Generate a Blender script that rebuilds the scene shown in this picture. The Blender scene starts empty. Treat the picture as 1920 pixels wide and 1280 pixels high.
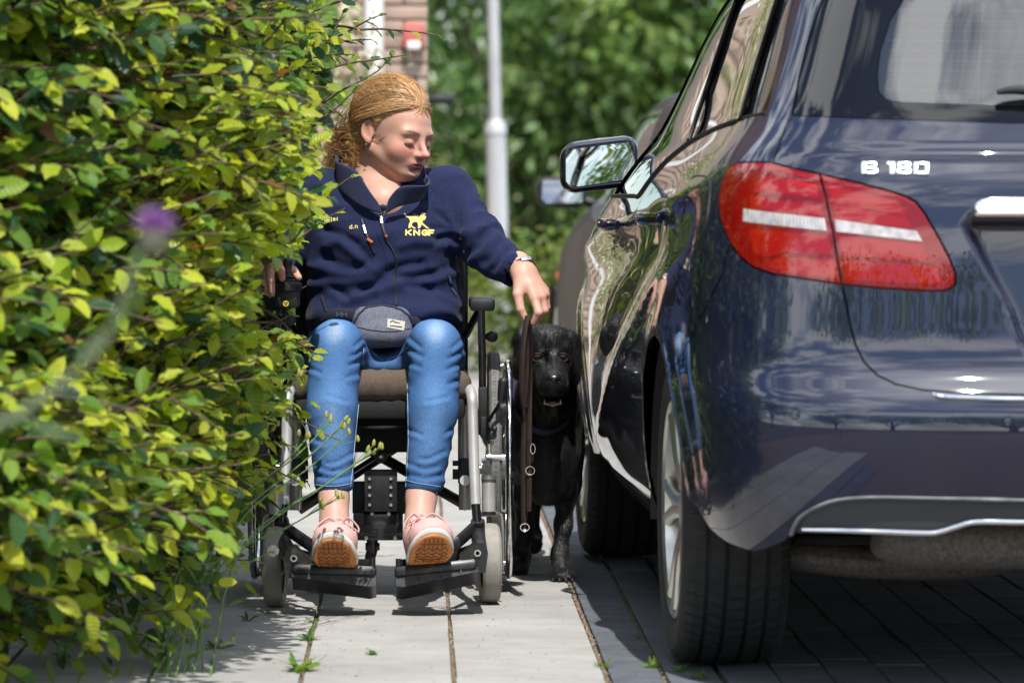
import bpy, bmesh, math, random
import numpy as np
from mathutils import Vector, Matrix
from mathutils.bvhtree import BVHTree
from mathutils.geometry import delaunay_2d_cdt

random.seed(7)
RNG = np.random.default_rng(7)
R = math.radians
SC = bpy.context.scene
COL = SC.collection

# ------------------------------------------------------------------ camera
FPX, CAM_H = 8300.0, 0.949           # focal length in photo pixels (1920 wide), eye height
cam_data = bpy.data.cameras.new('camera')
cam = bpy.data.objects.new('camera', cam_data)
COL.objects.link(cam)
SC.camera = cam
cam_data.sensor_width = 36.0
cam_data.lens = FPX / 1920 * 36.0
cam_data.clip_start, cam_data.clip_end = 0.3, 2000
cam.location = (0, 0, CAM_H)
YAW, PITCH = math.atan(179 / FPX), math.atan(269 / FPX)
cam.rotation_euler = (R(90) - PITCH, 0, -YAW)
cam_data.dof.use_dof = True
cam_data.dof.focus_distance = 10.45
cam_data.dof.aperture_fstop = 5.0
cam_data.dof.aperture_blades = 9
CAMR = cam.rotation_euler.to_matrix()

def ray(px, py):
    return CAMR @ Vector(((px - 960) / FPX, -(py - 640) / FPX, -1.0))
def P(px, py, Y):
    """point seen at photo pixel (px, py) lying at distance Y along the path"""
    d = ray(px, py)
    return Vector((0, 0, CAM_H)) + d * (Y / d.y)
def G(px, py, z=0.0):
    d = ray(px, py)
    return Vector((0, 0, CAM_H)) + d * ((z - CAM_H) / d.z)

# ------------------------------------------------------------------ sun, sky, exposure
SUN_EL, SUN_AZ = R(60), R(7)          # azimuth: from behind the camera, a little to its right
sun_from = Vector((math.sin(SUN_AZ) * math.cos(SUN_EL), -math.cos(SUN_AZ) * math.cos(SUN_EL), math.sin(SUN_EL)))
sl = bpy.data.lights.new('sun', 'SUN')
sl.energy, sl.angle, sl.color = 4.6, R(0.53), (1.0, 0.965, 0.915)
sun = bpy.data.objects.new('sun', sl)
COL.objects.link(sun)
sun.rotation_euler = (-sun_from).to_track_quat('-Z', 'Y').to_euler()
sun.location = (0, 0, 30)

world = bpy.data.worlds.new('World')
SC.world = world
world.use_nodes = True
wn, wl = world.node_tree.nodes, world.node_tree.links
for n in list(wn): wn.remove(n)
w_out = wn.new('ShaderNodeOutputWorld')
w_bg = wn.new('ShaderNodeBackground')
sky = wn.new('ShaderNodeTexSky')
sky.sky_type = 'NISHITA'
sky.sun_disc = False
sky.sun_elevation = SUN_EL
sky.sun_rotation = R(180) - SUN_AZ
sky.dust_density = 0.25; sky.ozone_density = 1.6
tc = wn.new('ShaderNodeTexCoord')
mp = wn.new('ShaderNodeMapping'); mp.inputs['Scale'].default_value = (1, 1, 2.6)
nz = wn.new('ShaderNodeTexNoise'); nz.inputs['Scale'].default_value = 4.2; nz.inputs['Detail'].default_value = 9
nz.inputs['Roughness'].default_value = 0.58; nz.inputs['Distortion'].default_value = 0.35
rp = wn.new('ShaderNodeValToRGB')
rp.color_ramp.elements[0].position = 0.47; rp.color_ramp.elements[1].position = 0.59
mx = wn.new('ShaderNodeMix'); mx.data_type = 'RGBA'
mx.inputs['B'].default_value = (14.5, 14.8, 15.2, 1)
wl.new(tc.outputs['Generated'], mp.inputs['Vector']); wl.new(mp.outputs[0], nz.inputs['Vector'])
wl.new(nz.outputs[0], rp.inputs[0]); wl.new(rp.outputs[0], mx.inputs['Factor'])
wl.new(sky.outputs[0], mx.inputs['A']); wl.new(mx.outputs['Result'], w_bg.inputs['Color'])
w_bg.inputs['Strength'].default_value = 0.13
wl.new(w_bg.outputs[0], w_out.inputs['Surface'])

SC.view_settings.view_transform = 'Standard'
SC.view_settings.look = 'None'
SC.view_settings.exposure = 0.32
SC.view_settings.gamma = 1.0
SC.render.engine = 'CYCLES'
SC.cycles.use_denoising = True
SC.cycles.max_bounces = 8
SC.cycles.diffuse_bounces = 3
SC.cycles.glossy_bounces = 4
SC.cycles.transmission_bounces = 6
SC.cycles.transparent_max_bounces = 8
SC.cycles.caustics_reflective = False
SC.cycles.caustics_refractive = False
SC.cycles.sample_clamp_indirect = 6.0

# ------------------------------------------------------------------ materials
MATS = {}
def mat(name, col=(0.5, 0.5, 0.5), rough=0.6, metal=0.0, coat=0.0, spec=0.5, var=0.0, vscale=8.0, col2=None, ramp=(0.35, 0.65),
        bump=0.0, bscale=60.0, bdist=0.002, trans=0.0, sub=0.0, sheen=0.0, emit=None, rvar=0.0, stretch=None, attr=None, coat_rough=0.03):
    """procedural principled material; col2/var mix by object-space noise; attr = vertex colour name that multiplies in"""
    if name in MATS: return MATS[name]
    m = bpy.data.materials.new(name); m.use_nodes = True
    nt = m.node_tree; N, L = nt.nodes, nt.links
    b = N['Principled BSDF']
    b.inputs['Base Color'].default_value = (*col, 1)
    b.inputs['Roughness'].default_value = rough
    b.inputs['Metallic'].default_value = metal
    b.inputs['Coat Weight'].default_value = coat
    b.inputs['Coat Roughness'].default_value = coat_rough
    b.inputs['Specular IOR Level'].default_value = spec
    b.inputs['Transmission Weight'].default_value = trans
    if sub: b.inputs['Subsurface Weight'].default_value = sub; b.inputs['Subsurface Radius'].default_value = (0.012, 0.005, 0.003); b.inputs['Subsurface Scale'].default_value = 1.0
    if sheen: b.inputs['Sheen Weight'].default_value = sheen; b.inputs['Sheen Roughness'].default_value = 0.4
    if emit: b.inputs['Emission Color'].default_value = (*emit[:3], 1); b.inputs['Emission Strength'].default_value = emit[3]
    coord = None
    if var or col2 or bump or rvar:
        tcn = N.new('ShaderNodeTexCoord'); coord = tcn.outputs['Object']
        if stretch:
            mpn = N.new('ShaderNodeMapping'); mpn.inputs['Scale'].default_value = stretch
            L.new(coord, mpn.inputs['Vector']); coord = mpn.outputs[0]
    src = None
    if attr:
        a = N.new('ShaderNodeVertexColor'); a.layer_name = attr; src = a.outputs['Color']
        L.new(src, b.inputs['Base Color'])
    if col2 or var:
        nzn = N.new('ShaderNodeTexNoise'); nzn.inputs['Scale'].default_value = vscale; nzn.inputs['Detail'].default_value = 6
        L.new(coord, nzn.inputs['Vector'])
        r = N.new('ShaderNodeValToRGB'); r.color_ramp.elements[0].position, r.color_ramp.elements[1].position = ramp
        c2 = col2 if col2 else tuple(min(1, c * (1 + var)) for c in col)
        c1 = col if col2 else tuple(c * (1 - var) for c in col)
        if src:
            r.color_ramp.elements[0].color = (1 - var,) * 3 + (1,); r.color_ramp.elements[1].color = (1 + var,) * 3 + (1,)
            mm = N.new('ShaderNodeMix'); mm.data_type = 'RGBA'; mm.blend_type = 'MULTIPLY'; mm.inputs['Factor'].default_value = 1
            L.new(nzn.outputs[0], r.inputs[0]); L.new(src, mm.inputs['A']); L.new(r.outputs[0], mm.inputs['B']); L.new(mm.outputs['Result'], b.inputs['Base Color'])
        else:
            r.color_ramp.elements[0].color = (*c1, 1); r.color_ramp.elements[1].color = (*c2, 1)
            L.new(nzn.outputs[0], r.inputs[0]); L.new(r.outputs[0], b.inputs['Base Color'])
        if rvar:
            mr = N.new('ShaderNodeMapRange'); mr.inputs['To Min'].default_value = max(0, rough - rvar); mr.inputs['To Max'].default_value = min(1, rough + rvar)
            L.new(nzn.outputs[0], mr.inputs['Value']); L.new(mr.outputs[0], b.inputs['Roughness'])
    if bump:
        nb = N.new('ShaderNodeTexNoise'); nb.inputs['Scale'].default_value = bscale; nb.inputs['Detail'].default_value = 4
        L.new(coord, nb.inputs['Vector'])
        bn = N.new('ShaderNodeBump'); bn.inputs['Strength'].default_value = bump; bn.inputs['Distance'].default_value = bdist
        L.new(nb.outputs[0], bn.inputs['Height']); L.new(bn.outputs[0], b.inputs['Normal'])
    MATS[name] = m
    return m

# ------------------------------------------------------------------ objects
WORLDKIDS = {}
def link(o, parent=None):
    COL.objects.link(o)
    if parent is not None:
        o.parent = parent
        if parent.name in WORLDKIDS: o.matrix_parent_inverse = WORLDKIDS[parent.name]
    return o
def wthing(name, label, cat, loc, group=None):
    """an Empty at the thing's base whose parts are given in world coordinates"""
    o = thing(name, label, cat, loc, 0, group); WORLDKIDS[o.name] = Matrix.Translation(-Vector(loc)); return o
def thing(name, label=None, cat=None, loc=(0, 0, 0), rz=0.0, group=None):
    o = bpy.data.objects.new(name, None); o.empty_display_size = 0.1
    o.location = loc; o.rotation_euler = (0, 0, rz)
    link(o); tag(o, label, cat, group)
    return o
def tag(o, label=None, cat=None, group=None, kind=None):
    if label: o['label'] = label
    if cat: o['category'] = cat
    if group: o['group'] = group
    if kind: o['kind'] = kind
    return o
def mesh(name, verts, faces, m=None, parent=None, smooth=True, mats=None, fmat=None):
    me = bpy.data.meshes.new(name)
    verts = np.asarray(verts, dtype=float)
    me.from_pydata(verts.tolist(), [], [tuple(int(i) for i in f) for f in faces])
    me.validate(verbose=False)
    for mm in (mats or ([m] if m else [])): me.materials.append(mm)
    if fmat is not None: me.polygons.foreach_set('material_index', np.asarray(fmat, dtype=np.int32))
    me.polygons.foreach_set('use_smooth', np.full(len(me.polygons), bool(smooth)))
    me.update()
    o = bpy.data.objects.new(name, me)
    return link(o, parent)
def vcol(o, cols, name='tint'):
    me = o.data
    a = me.color_attributes.new(name, 'FLOAT_COLOR', 'POINT')
    c = np.ones((len(me.vertices), 4), dtype=np.float32); c[:, :3] = cols
    a.data.foreach_set('color', c.ravel())
    return o
def autosmooth(o, ang=40):
    """mark edges sharper than ang as sharp (keeps smooth shading elsewhere)"""
    bm = bmesh.new(); bm.from_mesh(o.data)
    lim = R(ang)
    for e in bm.edges:
        if len(e.link_faces) == 2: e.smooth = e.calc_face_angle(0) < lim
    bm.to_mesh(o.data); bm.free()
    return o

class MB:
    """collects simple solids, built as ONE mesh object"""
    def __init__(s): s.v, s.f = [], []
    def add(s, verts, faces):
        o = len(s.v); s.v.extend([tuple(v) for v in verts]); s.f.extend([tuple(i + o for i in f) for f in faces]); return s
    def box(s, c, d, rot=None, bev=0.0):
        """box centred c, full sizes d, optional rotation matrix, bevelled by bev"""
        c = Vector(c); hx, hy, hz = d[0] / 2, d[1] / 2, d[2] / 2
        bm = bmesh.new(); bmesh.ops.create_cube(bm, size=1)
        for v in bm.verts: v.co = Vector((v.co.x * d[0], v.co.y * d[1], v.co.z * d[2]))
        if bev: bmesh.ops.bevel(bm, geom=list(bm.edges), offset=min(bev, min(d) * .45), segments=2, profile=.5, affect='EDGES')
        M = rot if rot is not None else Matrix.Identity(3)
        bm.verts.index_update()
        s.add([M @ v.co + c for v in bm.verts], [[v.index for v in f.verts] for f in bm.faces]); bm.free(); return s
    def tube(s, pts, r, n=12, cap=True, closed=False, smooth_path=0, squash=None, up=None):
        """round tube along pts; r number or list; squash=(a,b) elliptical scale along (normal,binormal)"""
        pts = [Vector(p) for p in pts]
        rs = list(r) if hasattr(r, '__len__') else [r] * len(pts)
        if smooth_path:
            pts, rs = smooth_pts(pts, rs, smooth_path, closed)
        m = len(pts); rings = []
        prevn = None
        for i, p in enumerate(pts):
            if closed: t = (pts[(i + 1) % m] - pts[i - 1])
            else: t = pts[min(i + 1, m - 1)] - pts[max(i - 1, 0)]
            t = t.normalized() if t.length > 1e-9 else Vector((0, 0, 1))
            if prevn is None:
                a = Vector(up) if up is not None else (Vector((0, 0, 1)) if abs(t.z) < .9 else Vector((1, 0, 0)))
                nn = (a - t * a.dot(t)).normalized()
            else:
                nn = (prevn - t * prevn.dot(t))
                nn = nn.normalized() if nn.length > 1e-9 else prevn
            prevn = nn; bb = t.cross(nn)
            sa, sb = squash or (1, 1)
            rings.append([p + (nn * math.cos(2 * math.pi * k / n) * sa + bb * math.sin(2 * math.pi * k / n) * sb) * rs[i] for k in range(n)])
        vs = [v for rg in rings for v in rg]; fs = []
        for i in range(m if closed else m - 1):
            j = (i + 1) % m
            for k in range(n):
                k2 = (k + 1) % n
                fs.append((i * n + k, i * n + k2, j * n + k2, j * n + k))
        if cap and not closed:
            fs.append(tuple(range(n))[::-1]); fs.append(tuple((m - 1) * n + k for k in range(n)))
        return s.add(vs, fs)
    def cyl(s, a, b, r, n=16, r2=None): return s.tube([a, b], [r, r if r2 is None else r2], n)
    def lathe(s, prof, c, axis=(0, 0, 1), n=48, closed=False):
        """profile [(radius, along)] turned round axis through c"""
        ax = Vector(axis).normalized(); a = Vector((0, 0, 1)) if abs(ax.z) < .9 else Vector((1, 0, 0))
        e1 = (a - ax * a.dot(ax)).normalized(); e2 = ax.cross(e1); c = Vector(c)
        m = len(prof); vs = []
        for r, h in prof:
            for k in range(n):
                th = 2 * math.pi * k / n
                vs.append(c + ax * h + (e1 * math.cos(th) + e2 * math.sin(th)) * r)
        fs = []
        for i in range(m if closed else m - 1):
            j = (i + 1) % m
            for k in range(n):
                k2 = (k + 1) % n
                fs.append((i * n + k, i * n + k2, j * n + k2, j * n + k))
        return s.add(vs, fs)
    def prism(s, poly, c, e1, e2, depth):
        """flat polygon [(a,b)] in plane (e1,e2) at c, extruded by vector depth"""
        c, e1, e2, depth = Vector(c), Vector(e1), Vector(e2), Vector(depth); n = len(poly)
        vs = [c + e1 * a + e2 * b for a, b in poly] + [c + e1 * a + e2 * b + depth for a, b in poly]
        fs = [tuple(range(n))[::-1], tuple(range(n, 2 * n))] + [(i, (i + 1) % n, n + (i + 1) % n, n + i) for i in range(n)]
        return s.add(vs, fs)
    def build(s, name, m, parent=None, smooth=True, sharp=35):
        o = mesh(name, s.v, s.f, m, parent, smooth)
        bm = bmesh.new(); bm.from_mesh(o.data); bmesh.ops.recalc_face_normals(bm, faces=bm.faces)
        lim = R(sharp)
        for e in bm.edges:
            if len(e.link_faces) == 2: e.smooth = e.calc_face_angle(0) < lim
        bm.to_mesh(o.data); bm.free()
        return o

def smooth_pts(pts, rs, k, closed=False):
    """Catmull-Rom resample, k points per span"""
    m = len(pts); out, ro = [], []
    spans = m if closed else m - 1
    for i in range(spans):
        if closed: p0, p1, p2, p3 = pts[i - 1], pts[i], pts[(i + 1) % m], pts[(i + 2) % m]
        else: p0, p1, p2, p3 = pts[max(i - 1, 0)], pts[i], pts[i + 1], pts[min(i + 2, m - 1)]
        for j in range(k):
            t = j / k
            out.append(0.5 * ((2 * p1) + (p2 - p0) * t + (2 * p0 - 5 * p1 + 4 * p2 - p3) * t * t + (3 * p1 - p0 - 3 * p2 + p3) * t ** 3))
            r1, r2 = rs[i], rs[(i + 1) % m]; ro.append(r1 + (r2 - r1) * t)
    if not closed: out.append(pts[-1]); ro.append(rs[-1])
    return out, ro

# ------------------------------------------------------------------ implicit surfaces for bodies
def smin(a, b, k):
    h = np.maximum(k - np.abs(a - b), 0) / k
    return np.minimum(a, b) - h * h * k * 0.25
def smax(a, b, k): return -smin(-a, -b, k)
class Field:
    """signed distance on a grid, built up with smooth unions"""
    def __init__(s, lo, hi, res):
        s.lo, s.res = np.array(lo, float), res
        s.n = np.ceil((np.array(hi) - s.lo) / res).astype(int) + 1
        ax = [np.arange(s.n[i], dtype=np.float32) * res + np.float32(lo[i]) for i in range(3)]
        s.X, s.Y, s.Z = np.meshgrid(*ax, indexing='ij', sparse=True)
        s.d = np.full(tuple(s.n), 10.0, dtype=np.float32)
    def rel(s, c): return s.X - np.float32(c[0]), s.Y - np.float32(c[1]), s.Z - np.float32(c[2])
    def cone(s, a, b, ra, rb):
        a, b = np.array(a, float), np.array(b, float); ab = b - a; l2 = max(ab @ ab, 1e-12)
        x, y, z = s.rel(a)
        t = np.clip((x * np.float32(ab[0]) + y * np.float32(ab[1]) + z * np.float32(ab[2])) / np.float32(l2), 0, 1)
        return np.sqrt((x - t * np.float32(ab[0])) ** 2 + (y - t * np.float32(ab[1])) ** 2 + (z - t * np.float32(ab[2])) ** 2) - (np.float32(ra) + t * np.float32(rb - ra))
    def ell(s, c, r, rot=None):
        x, y, z = s.rel(c)
        if rot is not None:
            M = np.array(rot, dtype=np.float32).T      # columns of rot are the local axes
            x, y, z = M[0, 0] * x + M[0, 1] * y + M[0, 2] * z, M[1, 0] * x + M[1, 1] * y + M[1, 2] * z, M[2, 0] * x + M[2, 1] * y + M[2, 2] * z
        rx, ry, rz = [np.float32(q) for q in r]
        k0 = np.sqrt((x / rx) ** 2 + (y / ry) ** 2 + (z / rz) ** 2)
        k1 = np.sqrt((x / rx ** 2) ** 2 + (y / ry ** 2) ** 2 + (z / rz ** 2) ** 2) + np.float32(1e-6)
        return k0 * (k0 - 1) / k1
    def box(s, c, h, rot=None, r=0.01):
        x, y, z = s.rel(c)
        if rot is not None:
            M = np.array(rot, dtype=np.float32).T
            x, y, z = M[0, 0] * x + M[0, 1] * y + M[0, 2] * z, M[1, 0] * x + M[1, 1] * y + M[1, 2] * z, M[2, 0] * x + M[2, 1] * y + M[2, 2] * z
        qx, qy, qz = np.abs(x) - np.float32(h[0] - r), np.abs(y) - np.float32(h[1] - r), np.abs(z) - np.float32(h[2] - r)
        return np.sqrt(np.maximum(qx, 0) ** 2 + np.maximum(qy, 0) ** 2 + np.maximum(qz, 0) ** 2) + np.minimum(np.maximum(np.maximum(qx, qy), qz), 0) - np.float32(r)
    def add(s, d, k=0.02): s.d = smin(s.d, d, np.float32(k)); return s
    def sub(s, d, k=0.01): s.d = smax(s.d, -d, np.float32(k)); return s
    def mesh(s, name, m, parent=None, refine=True):
        v, f = surface_nets(s.d, s.lo, s.res)
        return mesh(name, v, f, m, parent)
def surface_nets(d, lo, res):
    ins = d < 0
    nx, ny, nz_ = d.shape
    acc = np.zeros((nx - 1, ny - 1, nz_ - 1, 3), dtype=np.float32); cnt = np.zeros((nx - 1, ny - 1, nz_ - 1), dtype=np.float32)
    quads_src = []
    for axis in range(3):
        sl0 = [slice(None)] * 3; sl1 = [slice(None)] * 3
        sl0[axis] = slice(0, -1); sl1[axis] = slice(1, None)
        a, b = d[tuple(sl0)], d[tuple(sl1)]
        cr = (ins[tuple(sl0)] != ins[tuple(sl1)])
        I = np.argwhere(cr)
        if len(I) == 0: continue
        av, bv = a[cr], b[cr]
        t = av / (av - bv)
        pos = I.astype(np.float32); pos[:, axis] += t
        o1, o2 = [k for k in range(3) if k != axis]
        for s1 in (0, 1):
            for s2 in (0, 1):
                C = I.copy(); C[:, o1] -= s1; C[:, o2] -= s2
                ok = (C[:, 0] >= 0) & (C[:, 1] >= 0) & (C[:, 2] >= 0) & (C[:, 0] < nx - 1) & (C[:, 1] < ny - 1) & (C[:, 2] < nz_ - 1)
                np.add.at(acc, (C[ok, 0], C[ok, 1], C[ok, 2]), pos[ok]); np.add.at(cnt, (C[ok, 0], C[ok, 1], C[ok, 2]), 1)
        quads_src.append((axis, o1, o2, I, av < 0))
    idx = np.full(cnt.shape, -1, dtype=np.int64)
    act = cnt > 0
    idx[act] = np.arange(act.sum())
    verts = acc[act] / cnt[act][:, None] * res + np.asarray(lo, dtype=np.float32)
    faces = []
    for axis, o1, o2, I, neg in quads_src:
        ok = (I[:, o1] >= 1) & (I[:, o2] >= 1)
        lim = np.array(cnt.shape)
        for k in (o1, o2): ok &= I[:, k] < lim[k]
        ok &= I[:, axis] < lim[axis]
        I = I[ok]; ng = neg[ok]
        def g(s1, s2):
            C = I.copy(); C[:, o1] -= s1; C[:, o2] -= s2
            return idx[C[:, 0], C[:, 1], C[:, 2]]
        q = np.stack([g(1, 1), g(0, 1), g(0, 0), g(1, 0)], axis=1)
        flip = ng if axis != 1 else ~ng
        q[~flip] = q[~flip][:, ::-1]
        faces.append(q)
    return verts, np.concatenate(faces)
def fmesh(name, fld, m, parent=None, relax=1):
    v, f = surface_nets(fld.d, fld.lo, fld.res)
    o = mesh(name, v, f, m, parent)
    if relax: relax_mesh(o, relax)
    return o
def relax_mesh(o, it=1, fac=0.5):
    me = o.data; n = len(me.vertices)
    co = np.empty(n * 3); me.vertices.foreach_get('co', co); co = co.reshape(-1, 3)
    e = np.empty(len(me.edges) * 2, dtype=np.int64); me.edges.foreach_get('vertices', e); e = e.reshape(-1, 2)
    deg = np.bincount(e.ravel(), minlength=n).astype(float)[:, None]; deg[deg == 0] = 1
    for _ in range(it):
        for f in (fac, -fac * 0.92):               # Taubin: smooths without shrinking
            s_ = np.zeros_like(co)
            np.add.at(s_, e[:, 0], co[e[:, 1]]); np.add.at(s_, e[:, 1], co[e[:, 0]])
            co = co + f * (s_ / deg - co)
    me.vertices.foreach_set('co', co.ravel()); me.update()
    return o
def coords(o):
    co = np.empty(len(o.data.vertices) * 3); o.data.vertices.foreach_get('co', co); return co.reshape(-1, 3)
def set_coords(o, co): o.data.vertices.foreach_set('co', np.ascontiguousarray(co).ravel()); o.data.update()
def normals(o):
    no = np.empty(len(o.data.vertices) * 3); o.data.vertices.foreach_get('normal', no); return no.reshape(-1, 3)
def gauss(x, s): return np.exp(-(x / s) ** 2)
def vnoise(p, scale, seed=0):
    """cheap smooth value noise in [-1,1] at points p (n,3)"""
    q = np.asarray(p) * scale + seed * 17.13
    i = np.floor(q).astype(np.int64); f = q - i; f = f * f * (3 - 2 * f)
    def h(a):
        n = (a[:, 0] * 73856093) ^ (a[:, 1] * 19349663) ^ (a[:, 2] * 83492791) ^ (seed * 2654435)
        n = (n ^ (n >> 13)) * 1274126177
        return ((n ^ (n >> 16)) & 0xffff) / 32767.5 - 1
    r = 0
    for dx in (0, 1):
        for dy in (0, 1):
            for dz in (0, 1):
                w = (f[:, 0] if dx else 1 - f[:, 0]) * (f[:, 1] if dy else 1 - f[:, 1]) * (f[:, 2] if dz else 1 - f[:, 2])
                r = r + w * h(i + np.array([dx, dy, dz]))
    return r

def bvh_of(o):
    return BVHTree.FromPolygons([tuple(v.co) for v in o.data.vertices], [tuple(p.vertices) for p in o.data.polygons])
def cast(bvh, px, py, lift=0.001):
    """photo pixel -> point on a surface (nearest along the line of sight), lifted off it"""
    d = ray(px, py).normalized(); o = Vector((0, 0, CAM_H))
    loc, n_, i, t = bvh.ray_cast(o, d)
    if loc is None: return None, None
    if n_.dot(d) > 0: n_ = -n_
    return loc + n_ * lift, n_
def decal(name, polys, bvh, m, parent, lift=.0012, thick=.0012, res=6.0):
    """flat shapes (stitched or printed) laid on a surface: polygons in photo pixels, each vertex dropped onto the surface"""
    V, Fc = [], []
    for poly in polys:
        p = []
        for i in range(len(poly)):
            a, b = np.array(poly[i], float), np.array(poly[(i + 1) % len(poly)], float); L_ = np.linalg.norm(b - a); k = max(1, int(L_ / res))
            for j in range(k): p.append(a + (b - a) * j / k)
        p = np.array(p); nb = len(p)
        lo, hi = p.min(0), p.max(0)
        gx, gy = np.meshgrid(np.arange(lo[0], hi[0], res), np.arange(lo[1], hi[1], res)); g = np.stack([gx.ravel(), gy.ravel()], 1)
        ins = np.zeros(len(g), bool); x, y = g[:, 0], g[:, 1]
        for i in range(nb):
            x1, y1 = p[i]; x2, y2 = p[(i + 1) % nb]; c = (y1 > y) != (y2 > y); ins ^= c & (x < (x2 - x1) * (y - y1) / (y2 - y1 + 1e-12) + x1)
        g = g[ins]
        if len(g):
            dm = np.min(np.linalg.norm(g[:, None] - p[None], axis=2), axis=1); g = g[dm > res * .5]
        al = np.concatenate([p, g]) if len(g) else p
        vo, eo, fo, ov, _, _ = delaunay_2d_cdt([Vector(q) for q in al], [(i, (i + 1) % nb) for i in range(nb)], [], 1, 1e-6)
        pts = [cast(bvh, q[0], q[1], lift) for q in vo]
        if any(q[0] is None for q in pts): continue
        o0 = len(V); k = len(vo)
        V += [tuple(q[0]) for q in pts] + [tuple(q[0] - q[1] * thick) for q in pts]
        for f in fo: Fc.append(tuple(o0 + i for i in f)); Fc.append(tuple(o0 + k + i for i in f[::-1]))
        idx = {}
        for kk, l in enumerate(ov):
            for oi in l:
                if oi < nb: idx[oi] = kk
        rim = [idx[i] for i in range(nb) if i in idx]
        for i in range(len(rim)):
            a, b = rim[i], rim[(i + 1) % len(rim)]; Fc.append((o0 + a, o0 + b, o0 + k + b, o0 + k + a))
    if not V: print('decal missed', name); return None
    return mesh(name, V, Fc, m, parent, smooth=False)
def seam_line(name, pts, bvh, m, parent, r=.001, lift=.0005, step=6, n=6, squash=None):
    """raised thread or tape along photo pixels, lying on a surface"""
    q = []
    for i in range(len(pts) - 1):
        a, b = np.array(pts[i], float), np.array(pts[i + 1], float); k = max(1, int(np.linalg.norm(b - a) / step))
        for j in range(k): q.append(a + (b - a) * j / k)
    q.append(np.array(pts[-1], float))
    w = [cast(bvh, x[0], x[1], lift)[0] for x in q]; w = [x for x in w if x is not None]
    if len(w) < 2: print('seam missed', name); return None
    return MB().tube(w, r, n, squash=squash).build(name, m, parent)
# ================================================================== ground, paving
M_conc = mat('concrete_slab', (0.375, 0.365, 0.35), 0.85, var=0.06, vscale=9, bump=0.25, bscale=420, bdist=0.0012, spec=0.3)
M_conc2 = mat('concrete_slab_darker', (0.36, 0.35, 0.335), 0.85, var=0.07, vscale=7, bump=0.25, bscale=420, bdist=0.0012, spec=0.3)
M_pave = mat('blue_grey_paver', (0.105, 0.115, 0.135), 0.8, var=0.16, vscale=14, bump=0.35, bscale=350, bdist=0.0015, spec=0.35)
M_sand = mat('joint_sand', (0.07, 0.045, 0.028), 0.95, col2=(0.22, 0.165, 0.11), vscale=160, bump=0.6, bscale=300, bdist=0.003)
for m_ in (M_conc, M_conc2, M_pave):                        # worn patches and stains that run across the slabs
    nt_ = m_.node_tree; b_ = nt_.nodes['Principled BSDF']; lk = b_.inputs['Base Color'].links[0].from_socket
    ge = nt_.nodes.new('ShaderNodeNewGeometry'); n1_ = nt_.nodes.new('ShaderNodeTexNoise'); n1_.inputs['Scale'].default_value = 2.2; n1_.inputs['Detail'].default_value = 8; n1_.inputs['Roughness'].default_value = .62
    mr_ = nt_.nodes.new('ShaderNodeMapRange'); mr_.inputs['From Min'].default_value = .35; mr_.inputs['From Max'].default_value = .68; mr_.inputs['To Min'].default_value = .80; mr_.inputs['To Max'].default_value = 1.08
    mx_ = nt_.nodes.new('ShaderNodeMix'); mx_.data_type = 'RGBA'; mx_.blend_type = 'MULTIPLY'; mx_.inputs['Factor'].default_value = 1
    nt_.links.new(ge.outputs['Position'], n1_.inputs['Vector']); nt_.links.new(n1_.outputs[0], mr_.inputs['Value']); nt_.links.new(lk, mx_.inputs['A']); nt_.links.new(mr_.outputs[0], mx_.inputs['B']); nt_.links.new(mx_.outputs['Result'], b_.inputs['Base Color'])
M_earth = mat('earth', (0.05, 0.038, 0.026), 0.95, col2=(0.085, 0.07, 0.045), vscale=5, bump=0.6, bscale=60, bdist=0.01)
M_asph = mat('far_pavement', (0.2, 0.19, 0.18), 0.9, var=0.12, vscale=3)

def sheet(name, x0, x1, y0, y1, z, m, kind='structure'):
    o = mesh(name, [(x0, y0, z), (x1, y0, z), (x1, y1, z), (x0, y1, z)], [(0, 1, 2, 3)], m, smooth=False)
    return tag(o, kind=kind)
sheet('ground', -300, 300, -200, 500, -0.03, M_earth)
SW = 0.3015                      # slab pitch across; seams run along the path
X0 = G(838, 1100).x              # the middle seam
pav = sheet('pavement', X0 - 6 * SW, X0 + SW, -6, 34, -0.012, M_sand)
def slab_mesh(name, w, l, h, bev, m):
    mb = MB().box((0, 0, -h / 2), (w, l, h), bev=bev)
    o = mb.build(name, m, sharp=14); me = o.data; COL.objects.unlink(o); bpy.data.objects.remove(o); return me
slabA = slab_mesh('slab', SW - 0.009, 0.3028, 0.045, 0.0022, M_conc)
slabB = slab_mesh('slab_darker', SW - 0.009, 0.3028, 0.045, 0.0022, M_conc2)
n = 0
for c in range(-4, 1):
    ph = {0: 9.054, -1: 9.149, -2: 9.02, -3: 9.2, -4: 9.1}[c]
    for k in range(-10, 46):
        y = ph + 0.3045 * k + 0.152
        if c < -2 and (k > 12 or k < -4): continue
        o = bpy.data.objects.new('slab', slabA if random.random() < .7 else slabB); link(o, pav)
        o.location = (X0 + (c + .5) * SW + random.uniform(-.0012, .0012), y, random.uniform(-.0008, .0008))
        o.rotation_euler = (random.gauss(0, .0005), random.gauss(0, .0006), random.gauss(0, .0016) + (math.pi if random.random() < .5 else 0))
sheet('far_pavement', X0 - 6 * SW, X0 + SW, 22.5, 34, -0.002, M_asph)
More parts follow.
